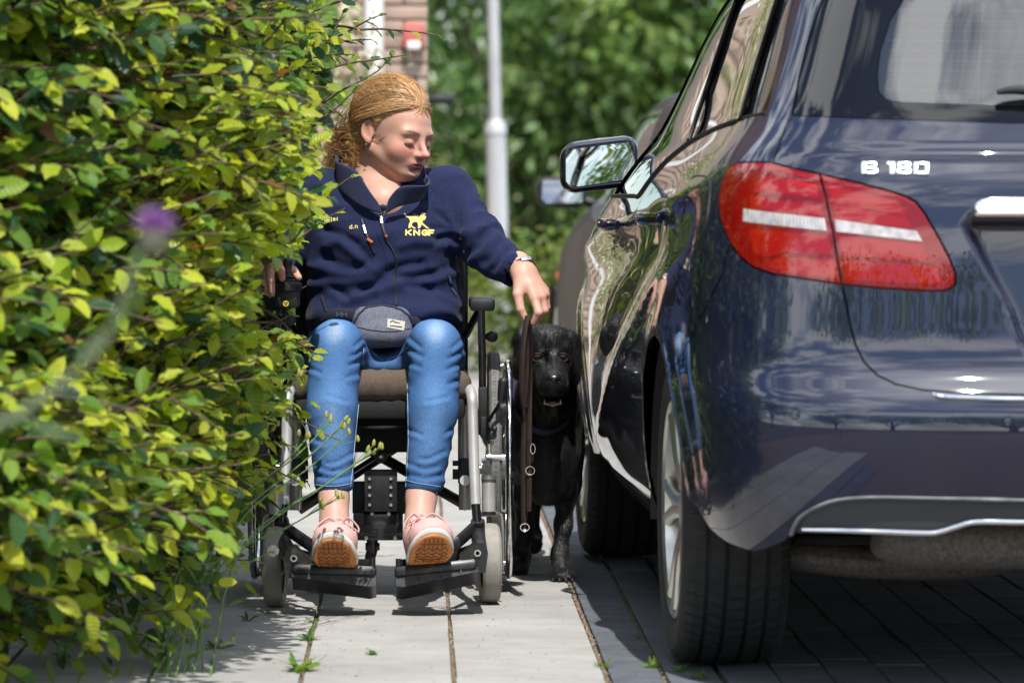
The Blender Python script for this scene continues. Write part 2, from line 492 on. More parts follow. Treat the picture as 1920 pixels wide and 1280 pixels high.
# blue grey kerb bricks, then the bay of the same bricks laid across
XR = X0 + SW + 0.008
bay = sheet('parking_bay', XR - 0.006, XR + 7.5, -6, 34, -0.013, M_sand)
brickK = slab_mesh('kerb_brick', 0.102, 0.302, 0.05, 0.003, M_pave)
brickP = slab_mesh('paver', 0.104, 0.209, 0.05, 0.003, M_pave)
for c, ph in ((0, 9.15), (1, 9.30)):
    for k in range(-8, 22):
        o = bpy.data.objects.new('kerb_brick', brickK); link(o, bay)
        o.location = (XR + 0.0535 + c * 0.112, ph + 0.306 * k, random.uniform(-.002, .001)); o.rotation_euler = (random.gauss(0, .002), random.gauss(0, .003), random.gauss(0, .002))
XP = XR + 0.228
mb_rest = []
for c in range(24):
    for k in range(-3, 70):
        y = 8.55 + 0.2125 * k + (0.106 if c % 2 else 0)
        if c < 15 and k < 14:
            o = bpy.data.objects.new('paver', brickP); link(o, bay)
            o.location = (XP + 0.052 + c * 0.1075, y, random.uniform(-.002, .001)); o.rotation_euler = (random.gauss(0, .002), random.gauss(0, .003), random.gauss(0, .003))
        else: mb_rest.append((XP + 0.052 + c * 0.1075, y))
mbr = MB()
for x, y in mb_rest: mbr.add([(x - .052, y - .1045, 0), (x + .052, y - .1045, 0), (x + .052, y + .1045, 0), (x - .052, y + .1045, 0)], [(0, 1, 2, 3)])
tag(mbr.build('paver_rest', M_pave, bay, smooth=False), kind='stuff')
# loose grit lying in the seams
M_grit = mat('grit', (0.33, 0.26, 0.17), 0.9, col2=(0.09, 0.05, 0.03), vscale=90, ramp=(.42, .6))
mg = MB()
for xs, n_, wid in ((X0, 700, .0045), (X0 - SW, 700, .005), (X0 + SW + .001, 1100, .006), (XR + .1095, 500, .004)):
    for _ in range(n_):
        y = random.uniform(8.6, 13.5); r = random.uniform(.001, .0028)
        c = Vector((xs + random.gauss(0, wid * .5), y, -.004 + r * random.random()))
        a = random.random() * 6.28
        e1, e2 = Vector((math.cos(a), math.sin(a), 0)) * r, Vector((-math.sin(a), math.cos(a), 0)) * r * random.uniform(.6, 1)
        e3 = Vector((0, 0, r * .8))
        mg.add([c + e1, c + e2, c - e1, c - e2, c + e3], [(0, 1, 4), (1, 2, 4), (2, 3, 4), (3, 0, 4)])
tag(mg.build('joint_grit', M_grit, pav), kind='stuff')
# ================================================================== parked cars
def paint_mat(name, base, flake):
    m = mat(name, base, 0.42, metal=0.05, spec=.15, coat=1.0, var=0.12, vscale=2.2, rvar=0.04, coat_rough=0.02)
    nt = m.node_tree; N, L = nt.nodes, nt.links; b = N['Principled BSDF']; b.inputs['Coat IOR'].default_value = 1.7
    # thin road dust: fine speckle plus soft film, rougher coat where it lies
    tcn = N.new('ShaderNodeTexCoord')
    n1 = N.new('ShaderNodeTexNoise'); n1.inputs['Scale'].default_value = 5; n1.inputs['Detail'].default_value = 8; L.new(tcn.outputs['Object'], n1.inputs['Vector'])
    n2 = N.new('ShaderNodeTexNoise'); n2.inputs['Scale'].default_value = 420; n2.inputs['Detail'].default_value = 2; L.new(tcn.outputs['Object'], n2.inputs['Vector'])
    r1 = N.new('ShaderNodeMapRange'); r1.inputs['From Min'].default_value = .45; r1.inputs['From Max'].default_value = .75; r1.inputs['To Max'].default_value = .05; L.new(n1.outputs[0], r1.inputs['Value'])
    r2 = N.new('ShaderNodeMapRange'); r2.inputs['From Min'].default_value = .70; r2.inputs['From Max'].default_value = .78; r2.inputs['To Max'].default_value = .3; L.new(n2.outputs[0], r2.inputs['Value'])
    ad = N.new('ShaderNodeMath'); ad.operation = 'MAXIMUM'; L.new(r1.outputs[0], ad.inputs[0]); L.new(r2.outputs[0], ad.inputs[1])
    d = N.new('ShaderNodeBsdfDiffuse'); d.inputs['Color'].default_value = (*flake, 1)
    ms = N.new('ShaderNodeMixShader'); L.new(ad.outputs[0], ms.inputs[0]); L.new(b.outputs[0], ms.inputs[1]); L.new(d.outputs[0], ms.inputs[2])
    L.new(ms.outputs[0], N['Material Output'].inputs['Surface'])
    return m
def glass_mat(name, tint, refl_rough=0.0, ior=1.52, dust=0.0, boost=1.7, milk=None):
    """thin pane: tinted see-through plus mirror reflection by fresnel"""
    m = bpy.data.materials.new(name); m.use_nodes = True
    nt = m.node_tree; N, L = nt.nodes, nt.links
    for n_ in list(N): N.remove(n_)
    o = N.new('ShaderNodeOutputMaterial'); t = N.new('ShaderNodeBsdfTransparent'); t.inputs[0].default_value = (*tint, 1)
    g = N.new('ShaderNodeBsdfGlossy'); g.inputs['Roughness'].default_value = refl_rough
    f = N.new('ShaderNodeFresnel'); f.inputs['IOR'].default_value = ior
    mr = N.new('ShaderNodeMath'); mr.operation = 'MULTIPLY'; mr.inputs[1].default_value = boost; mr.use_clamp = True
    s = N.new('ShaderNodeMixShader'); L.new(f.outputs[0], mr.inputs[0]); L.new(mr.outputs[0], s.inputs[0]); L.new(t.outputs[0], s.inputs[1]); L.new(g.outputs[0], s.inputs[2])
    if milk:                                                        # body colour of moulded plastic
        dm = N.new('ShaderNodeBsdfDiffuse'); dm.inputs[0].default_value = (*milk[:3], 1); tm_ = N.new('ShaderNodeMixShader'); tm_.inputs[0].default_value = milk[3]; L.new(t.outputs[0], tm_.inputs[1]); L.new(dm.outputs[0], tm_.inputs[2]); L.new(tm_.outputs[0], s.inputs[1])
    if dust:                                                        # film of dust on the pane
        tcn = N.new('ShaderNodeTexCoord'); nzn = N.new('ShaderNodeTexNoise'); nzn.inputs['Scale'].default_value = 4; nzn.inputs['Detail'].default_value = 7; L.new(tcn.outputs['Object'], nzn.inputs['Vector'])
        mp2 = N.new('ShaderNodeMapRange'); mp2.inputs['From Min'].default_value = .3; mp2.inputs['From Max'].default_value = .75; mp2.inputs['To Min'].default_value = dust * .35; mp2.inputs['To Max'].default_value = dust * 1.6; L.new(nzn.outputs[0], mp2.inputs['Value'])
        df = N.new('ShaderNodeBsdfDiffuse'); df.inputs[0].default_value = (.55, .60, .64, 1); s2 = N.new('ShaderNodeMixShader'); L.new(mp2.outputs[0], s2.inputs[0]); L.new(s.outputs[0], s2.inputs[1]); L.new(df.outputs[0], s2.inputs[2]); s = s2
    L.new(s.outputs[0], o.inputs[0]); MATS[name] = m
    return m
M_navy = paint_mat('navy_metallic_paint', (0.0038, 0.0068, 0.026), (0.16, 0.15, 0.14))
M_dpaint = paint_mat('graphite_metallic_paint', (0.008, 0.011, 0.02), (0.16, 0.15, 0.14))
M_dpaint.node_tree.nodes['Principled BSDF'].inputs['Coat Weight'].default_value = .12
M_blk = mat('black_plastic', (0.012, 0.012, 0.013), 0.5, bump=.15, bscale=500, bdist=.0006)
M_blkgloss = mat('gloss_black', (0.006, 0.006, 0.007), 0.12, coat=.6)
M_gry = mat('grey_valance_plastic', (0.055, 0.058, 0.065), 0.5, bump=.2, bscale=600, bdist=.0005)
M_chrome = mat('chrome', (0.86, 0.87, 0.88), 0.07, metal=1.0)
M_badge = mat('bright_badge', (0.92, 0.93, 0.95), 0.22, metal=.85)
M_satin = mat('satin_silver', (0.62, 0.62, 0.63), 0.28, metal=1.0)
M_tint = glass_mat('tinted_window', (0.10, 0.11, 0.11))
M_rglass = glass_mat('rear_glass', (0.50, 0.56, 0.56), dust=.025, boost=3.8)
M_frit = mat('black_glass_border', (0.004, 0.004, 0.005), 0.03, spec=.6)
M_tyre = mat('tyre_rubber', (0.018, 0.018, 0.019), 0.78, var=.25, vscale=30, bump=.25, bscale=250, bdist=.001)
M_alloy = mat('alloy_wheel', (0.60, 0.585, 0.55), 0.32, metal=.9, var=.12, vscale=18)
M_rust = mat('rusty_steel', (0.11, 0.095, 0.08), 0.75, col2=(0.20, 0.18, 0.158), vscale=120, metal=.2, bump=.4, bscale=130, bdist=.002)
M_inside = mat('cabin_fabric', (0.02, 0.02, 0.022), 0.9)
M_lens = glass_mat('red_lens', (1.0, 0.42, 0.38), 0.02, milk=(.86, .012, .014, .17))
M_led = mat('lamp_red_diffuser', (0.93, 0.045, 0.04), 0.4, coat=.2)
M_lamp_bk = mat('lamp_housing_red', (0.20, 0.008, 0.008), 0.35, coat=.4)
M_rev = mat('lamp_clear_reflector', (0.46, 0.42, 0.42), 0.25, metal=.3, coat=.8, var=.25, vscale=60)
M_wire = mat('heater_wire', (0.5, 0.2, 0.1), .5)
M_mirror = mat('mirror_glass', (0.78, 0.80, 0.82), 0.015, metal=1.0)

class Skin:
    """cubic B-spline car skin; local axes x forward, y left, z up, rear at x = 0"""
    ROWS = [(.20, .12, .80, 4.20), (.26, .055, .845, 4.28), (.34, .02, .872, 4.32), (.42, .003, .882, 4.34), (.50, -.003, .889, 4.34), (.555, .0, .894, 4.34),
            (.595, .022, .896, 4.34), (.63, .05, .896, 4.33), (.72, .062, .892, 4.31), (.80, .072, .886, 4.24), (.88, .083, .876, 4.0), (.95, .097, .858, 3.6),
            (1.01, .118, .832, 3.32), (1.06, .15, .795, 3.24), (1.10, .185, .762, 3.17), (1.16, .225, .735, 3.07), (1.25, .285, .703, 2.9), (1.35, .35, .672, 2.66),
            (1.43, .405, .635, 2.4), (1.49, .45, .575, 2.15), (1.53, .52, .47, 1.95), (1.553, .72, .27, 1.75), (1.56, .95, .04, 1.6)]
    def __init__(s, bumps=True, rows=None):
        s.bumps = bumps
        rows = rows or s.ROWS
        net = []
        for z, ur, w, uf in rows:
            fr = [(0, 0.), (.008, .3), (.025, .55), (.06, .76), (.13, .90), (.245, .965)]
            row = [(ur + du, f * w, z) for du, f in fr]
            k = (uf - .8) / (4.34 - .8)
            row.append((max(.5, ur + .37), .99 * w, z))
            for ub, f in ((.85, 1.), (1.25, 1.), (1.7, 1.), (2.2, 1.), (2.7, .99), (3.2, .975), (3.65, .95), (4.0, .88)):
                uu = .85 + (ub - .85) * k
                if ub == .85: uu = max(.85, ur + .6)
                elif ur > .5: uu = max(uu, ur + .6 + (ub - .85) * .15)
                row.append((uu, f * w, z))
            e = row[-1][0]
            for du, f in ((.10, .74), (.035, .5), (.008, .25), (0, 0)): row.append((max(uf, e + .12) - du, f * w, z))
            net.append(row)
        C = np.array(net)
        a = C[:, 1:2].copy(); a[..., 1] *= -1; b = C[:, -2:-1].copy(); b[..., 1] *= -1
        C = np.concatenate([a, C, b], axis=1)
        C = np.concatenate([2 * C[:1] - C[1:2], C, 2 * C[-1:] - C[-2:-1]], axis=0)
        s.C = C; s.nr, s.nc = C.shape[0] - 2, C.shape[1] - 2
        # lookup mesh
        S_, T_ = np.arange(0, s.nc - 1 + 1e-6, .1), np.arange(0, s.nr - 1 + 1e-6, .1)
        SS, TT = np.meshgrid(S_, T_, indexing='ij'); pts = s.ev(SS.ravel(), TT.ravel())
        ns, nt_ = len(S_), len(T_)
        F = []
        for i in range(ns - 1):
            for j in range(nt_ - 1):
                a_ = i * nt_ + j; F += [(a_, a_ + nt_, a_ + nt_ + 1), (a_, a_ + nt_ + 1, a_ + 1)]
        s.F = F; s.par = np.stack([SS.ravel(), TT.ravel()], 1); s.pts = pts
        s.bvh = BVHTree.FromPolygons([tuple(p) for p in pts], F)
        # length scales of the parameters
        tm = 6.0
        q = s.ev(np.arange(0, s.nc - 1 + 1e-6, .05), np.full(int(round((s.nc - 1) / .05)) + 1, tm)); s.As = np.arange(len(q)) * .05
        s.A = np.concatenate([[0], np.cumsum(np.linalg.norm(np.diff(q, axis=0), axis=1))])
        q = s.ev(np.full(int(round((s.nr - 1) / .05)) + 1, 3.0), np.arange(0, s.nr - 1 + 1e-6, .05)); s.Bt = np.arange(len(q)) * .05
        s.B = np.concatenate([[0], np.cumsum(np.linalg.norm(np.diff(q, axis=0), axis=1))])
    @staticmethod
    def basis(x, n):
        i = np.clip(np.floor(x).astype(int), 0, n - 2); f = x - i
        return i, np.stack([(1 - f) ** 3 / 6, (3 * f ** 3 - 6 * f ** 2 + 4) / 6, (-3 * f ** 3 + 3 * f ** 2 + 3 * f + 1) / 6, f ** 3 / 6], -1)
    def ev(s, S_, T_):
        S_, T_ = np.asarray(S_, float), np.asarray(T_, float)
        i, bi = s.basis(np.clip(S_, 0, s.nc - 1), s.nc); j, bj = s.basis(np.clip(T_, 0, s.nr - 1), s.nr)
        out = np.zeros((len(S_), 3))
        for a in range(4):
            for b in range(4): out += (bi[:, a] * bj[:, b])[:, None] * s.C[j + b, i + a]
        if s.bumps:
            u, v, z = out.T
            sm = lambda x: np.clip(x, 0, 1) ** 2 * (3 - 2 * np.clip(x, 0, 1))
            fl = sm((u - .35) / .35) * sm((4.0 - u) / .4)
            zc = .965 - .052 * (u - .5)                                   # shoulder crease, rises to the tail
            v2 = v + fl * (.010 * gauss(z - zc, .022) - .010 * gauss(z - zc + .075, .05))
            zl = .80 - .235 * (u - .85)                                     # lower crease sweeping up to the rear arch
            v2 = v2 + fl * sm((u - .9) / .3) * sm((3.0 - u) / .4) * (.010 * gauss(z - zl, .03) - .016 * gauss(z - zl - .10, .06))
            for ac in (.805, 3.504):                                        # flared arches
                rr = np.sqrt((u - ac) ** 2 + (z - .318) ** 2)
                v2 = v2 + .010 * gauss(rr - .365, .045) * (z < .8)
            v = np.where(v > .55, v2, v)
            vl = .372 - (.905 - z) * .46                                    # recess for the plate
            rec = sm((vl - np.abs(v)) / .022 + .5) * sm((.915 - z) / .02) * sm((z - .655) / .03) * (u < .4)
            u = u + .030 * rec
            u = u - .007 * gauss(z - 1.035, .012) * (u < .5) * sm((.72 - np.abs(v)) / .2)     # edge under the rear window
            u = u + .0 * sm((.70 - np.abs(v)) / .12) * sm((.70 - z) / .11) * (u < .4) * sm((z - .585) / .02)      # foot of the tailgate tucks in over the bumper ledge
            out = np.stack([u, v, z], 1)
        return out
    def nrm(s, S_, T_):
        e = .02
        a = s.ev(np.clip(S_ + e, 0, s.nc - 1), T_) - s.ev(np.clip(S_ - e, 0, s.nc - 1), T_); b = s.ev(S_, np.clip(T_ + e, 0, s.nr - 1)) - s.ev(S_, np.clip(T_ - e, 0, s.nr - 1))
        n_ = np.cross(b, a); return n_ / (np.linalg.norm(n_, axis=1)[:, None] + 1e-12)
    def hit(s, o, d):
        loc, nn, fi, dist = s.bvh.ray_cast(Vector(o), Vector(d).normalized())
        if loc is None: return None
        i0, i1, i2 = s.F[fi]; a, b, c = (Vector(s.pts[k]) for k in (i0, i1, i2))
        v0, v1, v2 = b - a, c - a, loc - a
        d00, d01, d11, d20, d21 = v0.dot(v0), v0.dot(v1), v1.dot(v1), v2.dot(v0), v2.dot(v1)
        den = d00 * d11 - d01 * d01 or 1e-12
        bb, cc = (d11 * d20 - d01 * d21) / den, (d00 * d21 - d01 * d20) / den
        p = s.par[i0] * (1 - bb - cc) + s.par[i1] * bb + s.par[i2] * cc
        return (float(p[0]), float(p[1]))
    def uz(s, u, z): return s.hit((u, 3, z), (0, -1, 0)) or (0., 0.)
    def vz(s, v, z): return s.hit((-3, v, z), (1, 0, 0)) or (0., 0.)
    def toAB(s, p): p = np.asarray(p, float); return np.stack([np.interp(p[:, 0], s.As, s.A), np.interp(p[:, 1], s.Bt, s.B)], 1)
    def toST(s, p): return np.stack([np.interp(p[:, 0], s.A, s.As), np.interp(p[:, 1], s.B, s.Bt)], 1)

def inside(poly, pts):
    x, y = pts[:, 0], pts[:, 1]; r = np.zeros(len(pts), bool); n_ = len(poly)
    for i in range(n_):
        x1, y1 = poly[i]; x2, y2 = poly[(i + 1) % n_]
        c = (y1 > y) != (y2 > y)
        r ^= c & (x < (x2 - x1) * (y - y1) / (y2 - y1 + 1e-15) + x1)
    return r
def panel(sk, name, poly, m, parent, off=0.0, gap=.002, res=.03, flange=.012, round_=0, mirror=False, fl_mat=None):
    """panel of the skin bounded by poly [(s,t)], set in by gap, with an edge turned inwards"""
    p = sk.toAB(poly)
    if round_: p = np.array([tuple(q) for q in smooth_pts([Vector((*q, 0)) for q in p], [0] * len(p), round_, True)[0]])[:, :2]
    area = .5 * np.sum(p[:, 0] * np.roll(p[:, 1], -1) - np.roll(p[:, 0], -1) * p[:, 1])
    if area < 0: p = p[::-1]
    out = []
    for i in range(len(p)):
        a, b = p[i], p[(i + 1) % len(p)]; L_ = np.linalg.norm(b - a)
        for k in range(max(1, int(math.ceil(L_ / res)))): out.append(a + (b - a) * k / max(1, int(math.ceil(L_ / res))))
    p = np.array(out)
    if gap:
        e = np.roll(p, -1, 0) - p; e /= np.linalg.norm(e, axis=1)[:, None] + 1e-12
        nn = np.stack([-e[:, 1], e[:, 0]], 1); av = nn + np.roll(nn, 1, 0); av /= np.linalg.norm(av, axis=1)[:, None] + 1e-9
        keep = (p[:, 0] < 1e-4)                                       # centre plane stays put
        q = p + av * gap; q[keep, 0] = p[keep, 0]; p = q
    lo, hi = p.min(0), p.max(0)
    gx, gy = np.meshgrid(np.arange(lo[0] + res * .5, hi[0], res), np.arange(lo[1] + res * .5, hi[1], res * .85)); gx[::2] += res * .5
    g = np.stack([gx.ravel(), gy.ravel()], 1); g = g[inside(p, g)]
    if len(g):
        dmin = np.full(len(g), 9.)
        for q in p: dmin = np.minimum(dmin, np.abs(g - q).sum(1))
        g = g[dmin > res * .45]
    allp = np.concatenate([p, g]) if len(g) else p; nb = len(p)
    vo, eo, fo, ov, oe, of = delaunay_2d_cdt([Vector(q) for q in allp], [(i, (i + 1) % nb) for i in range(nb)], [], 1, 1e-7)
    vo = np.array([tuple(v) for v in vo]); st = sk.toST(vo)
    pos = sk.ev(st[:, 0], st[:, 1]); no = sk.nrm(st[:, 0], st[:, 1])
    pos = pos + no * off
    faces = [tuple(f) for f in fo]
    # orientation: normals outwards
    f0 = faces[0]; nf = np.cross(pos[f0[1]] - pos[f0[0]], pos[f0[2]] - pos[f0[0]])
    if nf @ no[f0[0]] < 0: faces = [f[::-1] for f in faces]
    V, Nn, fm = pos, no, [0] * len(faces)
    if flange:
        idx = {}
        for k, lst in enumerate(ov):
            for oi in lst:
                if oi < nb: idx[oi] = k
        rim = [idx[i] for i in range(nb) if i in idx]
        n0 = len(V); V = np.concatenate([V, pos[rim], pos[rim] - no[rim] * flange]); Nn = np.concatenate([Nn, no[rim], no[rim]]); nr_ = len(rim)
        for i in range(nr_):
            j = (i + 1) % nr_
            if abs(pos[rim[i]][1]) < 1e-3 and abs(pos[rim[j]][1]) < 1e-3: continue
            faces.append((n0 + i, n0 + nr_ + i, n0 + nr_ + j, n0 + j)); fm.append(1 if fl_mat else 0)
    o = mesh(name, V, faces, None, parent, True, [m] + ([fl_mat] if fl_mat else []), None)
    if len(o.data.polygons) == len(fm): o.data.polygons.foreach_set('material_index', np.array(fm, dtype=np.int32))
    if len(o.data.vertices) == len(V): o.data.normals_split_custom_set_from_vertices([tuple(q) for q in Nn])
    if mirror:
        V2 = V.copy(); V2[:, 1] *= -1
        o2 = mesh(name, V2, [f[::-1] for f in faces], None, parent, True, [m] + ([fl_mat] if fl_mat else []), None)
        if len(o2.data.polygons) == len(fm): o2.data.polygons.foreach_set('material_index', np.array(fm, dtype=np.int32))
        N2 = Nn.copy(); N2[:, 1] *= -1
        if len(o2.data.vertices) == len(V): o2.data.normals_split_custom_set_from_vertices([tuple(q) for q in N2])
    return o
def arc(c, r, a0, a1, n_): return [(c[0] + r * math.cos(a0 + (a1 - a0) * k / n_), c[1] + r * math.sin(a0 + (a1 - a0) * k / n_)) for k in range(n_ + 1)]

def wheel(parent, u, side, detail=True, rad=.316, steer=0.0):
    """tyre with grooves and sipes, ten spoke rim, hub; axle along local y"""
    y0 = side * (.7625 if u < 2 else .742)
    w = thing('wheel'); w.parent = parent; w.location = (u, y0, rad)
    w.rotation_euler = (0, 0, steer)
    ax = (0, side, 0)
    pr = [(.222, -.095), (.235, -.103), (.262, -.109), (.288, -.107), (.302, -.098), (.311, -.086)]
    if detail:
        gr = [-.060, -.022, .022, .060]
        xs = [-.086]
        for g_ in gr:
            pr += [(.3155 - .35 * (g_ - .0045) ** 2, g_ - .0048), (.308, g_ - .0042), (.308, g_ + .0042), (.3155 - .35 * (g_ + .0045) ** 2, g_ + .0048)]
    else: pr += [(.3155, -.05), (.3158, .05)]
    pr += [(.311, .086), (.302, .098), (.288, .107), (.262, .109), (.235, .103), (.222, .095)]
    t = MB().lathe(pr, (0, 0, 0), ax, 96)
    tyre = t.build('tyre', M_tyre, w, sharp=28)
    if detail:                                                     # sipes: dark slits as thin raised ribs either side of real cuts
        sp = MB()
        for k in range(72):
            th = 2 * math.pi * k / 72
            for a, b, sk_ in ((-.100, -.066, .03), (-.055, -.027, .05), (.027, .055, -.05), (.066, .100, -.03), (-.016, .016, .02)):
                dth = .012
                for th0 in (th,):
                    q = []
                    for (yy, dt) in ((a, 0), (b, sk_)):
                        rr = .3162 - .35 * yy * yy - (0.004 if abs(yy) > .09 else 0)
                        for e in (-dth / 2, dth / 2): q.append((math.cos(th0 + dt + e) * rr, yy * side, math.sin(th0 + dt + e) * rr))
                    sp.add(q, [(0, 1, 3, 2)])
        sp.build('sipe', M_blk, tyre, smooth=False)
    rim = MB().lathe([(.224, .100), (.219, .104), (.212, .098), (.205, .06), (.200, -.08), (.222, -.095)], (0, 0, 0), ax, 64)
    rim_o = rim.build('rim', M_alloy, w)
    spk = MB()
    for k in range(10):
        th = 2 * math.pi * (k // 2) / 5 + (.17 if k % 2 else -.17)
        th_h = 2 * math.pi * (k // 2) / 5 + (.10 if k % 2 else -.10)
        e = lambda r, t_, y: Vector((math.cos(t_) * r, y * side, math.sin(t_) * r))
        pts = [e(.05, th_h * 1.0, .070), e(.10, th_h, .082), e(.16, (th + th_h) / 2, .088), e(.210, th, .090)]
        spk.tube(pts, [.020, .016, .014, .016], 10, smooth_path=3, squash=(1, .75))
    spk.build('spokes', M_alloy, rim_o)
    MB().lathe([(.0, .088), (.03, .087), (.062, .078), (.07, .05), (.07, -.02)], (0, 0, 0), ax, 32).build('hub', M_alloy, w)
    MB().lathe([(.0, -.02), (.14, -.02), (.145, -.01), (.145, .01), (.14, .02), (.0, .02)], (0, 0, 0), ax, 40).build('brake_disc', M_rust, w)
    return w

TH = 0.0375
CAR_O = Vector((1.386 + .805 * TH, 9.01 + .875 * TH - .805, 0))
def build_main_car():
    car = thing('car', 'dark navy hatchback with B 180 badge and red tail light parked beside the pavement', 'car', CAR_O, R(90) + TH)
    bpy.context.view_layer.update()
    Mi = (Matrix.Translation(CAR_O) @ Matrix.Rotation(R(90) + TH, 4, 'Z')).inverted()
    co = Mi @ Vector((0, 0, CAM_H)); rot = Mi.to_3x3()
    sk = Skin()
    miss = []
    def px(*pts):
        out = []
        for x, y in pts:
            h = sk.hit(co, rot @ ray(x, y))
            if h is None: miss.append((x, y))
            else: out.append(h)
        return out
    def uz(*pts): return [sk.uz(*p) for p in pts]
    def ctr(zs): return [(0.0, sk.vz(0.0002, z)[1]) for z in zs]
    # ---- shared outlines, traced
    lampL = px((1538, 326), (1477, 313), (1449, 305), (1418, 304), (1384, 305), (1366, 316), (1353, 340), (1347, 378), (1353, 415), (1369, 454), (1389, 483), (1415, 502), (1451, 514), (1517, 524), (1579, 533))
    split = px((1579, 533), (1563, 437), (1550, 372), (1538, 326))
    lampR = px((1538, 326), (1615, 344), (1664, 357), (1697, 367), (1717, 378), (1733, 398), (1760, 444), (1779, 480), (1792, 514), (1791, 533), (1776, 544), (1747, 546), (1648, 540), (1579, 533))
    shut_lo = px((1579, 533), (1587, 570), (1594, 608), (1604, 645), (1620, 678), (1645, 703), (1680, 720), (1730, 731), (1800, 736), (1920, 740))
    shut_up = px((1485, 214), (1472, 240), (1460, 275), (1449, 305))
    win_bot = px((1485, 216), (1600, 221), (1750, 226), (1900, 231))
    win_left = px((1485, 214), (1497, 150), (1512, 85), (1541, 2))
    top_rear = uz((.62, 1.44))[0][1]
    tT = top_rear
    wl_top = (win_left[-1][0] + .05, tT)
    zc_tg = sk.ev([shut_lo[-1][0]], [shut_lo[-1][1]])[0][2]
    zc_wb = sk.ev([win_bot[-1][0]], [win_bot[-1][1]])[0][2]
    c_tg, c_wb = ctr([zc_tg])[0], ctr([zc_wb])[0]
    paint = M_navy
    panel(sk, 'tailgate', [c_wb] + win_bot[::-1] + shut_up + px((1477, 313)) + lampR + shut_lo[1:] + [c_tg], paint, car, mirror=True, res=.018)
    # ---- rear window: see-through field, black printed border
    clear = px((1692, 2), (1670, 37), (1651, 94), (1645, 140), (1648, 170), (1660, 184), (1690, 190), (1900, 197))
    zc_cl = sk.ev([clear[-1][0]], [clear[-1][1]])[0][2]; c_cl = ctr([zc_cl])[0]
    cl_top = (clear[0][0] + .02, tT - .25)
    panel(sk, 'rear_window', [(0, tT - .25), cl_top] + clear + [c_cl], M_rglass, car, off=-.003, gap=0, flange=0, mirror=True)
    panel(sk, 'rear_window_border', [(0, tT - .25), cl_top] + clear + [c_cl, c_wb] + win_bot[::-1] + win_left[1:] + [wl_top, (0, tT)], M_frit, car, off=-.002, gap=.002, flange=.006, mirror=True)
    wires = MB()
    for yy in (15, 35, 54, 73, 91, 110, 129, 147, 166):
        q = px(*[(x, yy + (x - 1660) * .012) for x in range(1664 if yy > 60 else 1690, 1921, 32)])
        q.append((0.0, q[-1][1])); a = np.array(q); pp = sk.ev(a[:, 0], a[:, 1]) - sk.nrm(a[:, 0], a[:, 1]) * .006
        wires.tube([tuple(x) for x in pp], .0006, 5)
    q = np.array(px((1843, 2), (1840, 60), (1836, 120), (1834, 190))); wires.tube([tuple(x) for x in sk.ev(q[:, 0], q[:, 1]) - sk.nrm(q[:, 0], q[:, 1]) * .006], .0008, 5)
    wires.build('heater_wire', M_wire, car)
    # ---- tail lights
    def lamp(name, outline, bars, white):
        L_ = panel(sk, name, outline, M_lens, car, off=.001, gap=.0025, res=.014, flange=.02, fl_mat=M_lamp_bk)
        panel(sk, 'lamp_housing', outline, M_lamp_bk, L_, off=-.032, gap=.001, res=.02, flange=0)
        for b in bars: panel(sk, 'red_diffuser', px(*b), M_led, L_, off=-.005, gap=0, res=.015, flange=.02)
        panel(sk, 'clear_reflector', px(*white), M_rev, L_, off=.0018, gap=0, res=.015, flange=.004)
        return L_
    k_ = lambda *p: [(1320 + x / 3.048, 280 + y / 3.048) for x, y in p]
    l1 = lamp('tail_light', lampL + split[1:-1], [k_((275, 195), (330, 145), (640, 198), (655, 268), (275, 230)), k_((255, 258), (665, 322), (682, 385), (250, 328)),
              k_((250, 445), (705, 492), (735, 598), (440, 588), (340, 612), (275, 575)), k_((335, 655), (430, 612), (745, 628), (763, 735), (450, 698))], k_((228, 340), (692, 396), (702, 466), (226, 413)))
    l2 = lamp('tailgate_light', lampR + split[1:-1], [k_((715, 200), (1100, 290), (1150, 350), (1155, 378), (725, 300)), k_((738, 312), (1152, 385), (1192, 452), (748, 396)), k_((765, 490), (1250, 542), (1300, 640), (790, 605)),
              k_((803, 632), (1335, 668), (1368, 768), (815, 744))], k_((748, 402), (1215, 468), (1248, 526), (757, 470)))
    for L_ in (l1, l2):                                              # the other side of the car
        c = L_.copy(); link(c, car); c.scale = (1, -1, 1)
    # facets of the clear strip
    fc = MB()
    for i in range(22):
        x0 = 1399 + i * 6.8
        a = np.array(px((x0, 393 + i * .84), (x0 + 1, 415 + i * .84))); pp = sk.ev(a[:, 0], a[:, 1]) - sk.nrm(a[:, 0], a[:, 1]) * -.002
        fc.tube([tuple(x) for x in pp], .0009, 6)
    fc.build('reflector_rib', M_satin, l1)
    # ---- bumper and valance
    k1 = lambda *p: [(1400 + x / 2.133, 680 + y / 2.133) for x, y in p]
    ARC = (.805, .318)
    seam = px((1373, 470), (1352, 520), (1325, 575), (1300, 625))
    low = px((1482, 1003), (1473, 1014), (1440, 1028), (1414, 1034), (1365, 1017), (1331, 990))
    arch_r = uz(*arc(ARC, .349, R(172), R(128), 10))
    val_up = px(*k1((175, 690), (190, 650), (220, 610), (300, 566), (400, 543), (560, 537), (820, 542), (1109, 549)))
    zc_v = sk.ev([val_up[-1][0]], [val_up[-1][1]])[0][2]; c_v = ctr([zc_v])[0]
    lampLow = lampL[9:]
    zb = sk.uz(.47, .27)
    panel(sk, 'rear_bumper', lampLow + shut_lo[1:] + [c_tg, c_v] + val_up[::-1] + low[1:] + px((1312, 958)) + arch_r + seam[::-1][:-1], paint, car, mirror=True, res=.02)
    val_lo = px(*k1((185, 692), (700, 694), (780, 688), (860, 665), (930, 650), (1109, 648)))
    zc_l = sk.ev([val_lo[-1][0]], [val_lo[-1][1]])[0][2]; c_l = ctr([zc_l])[0]
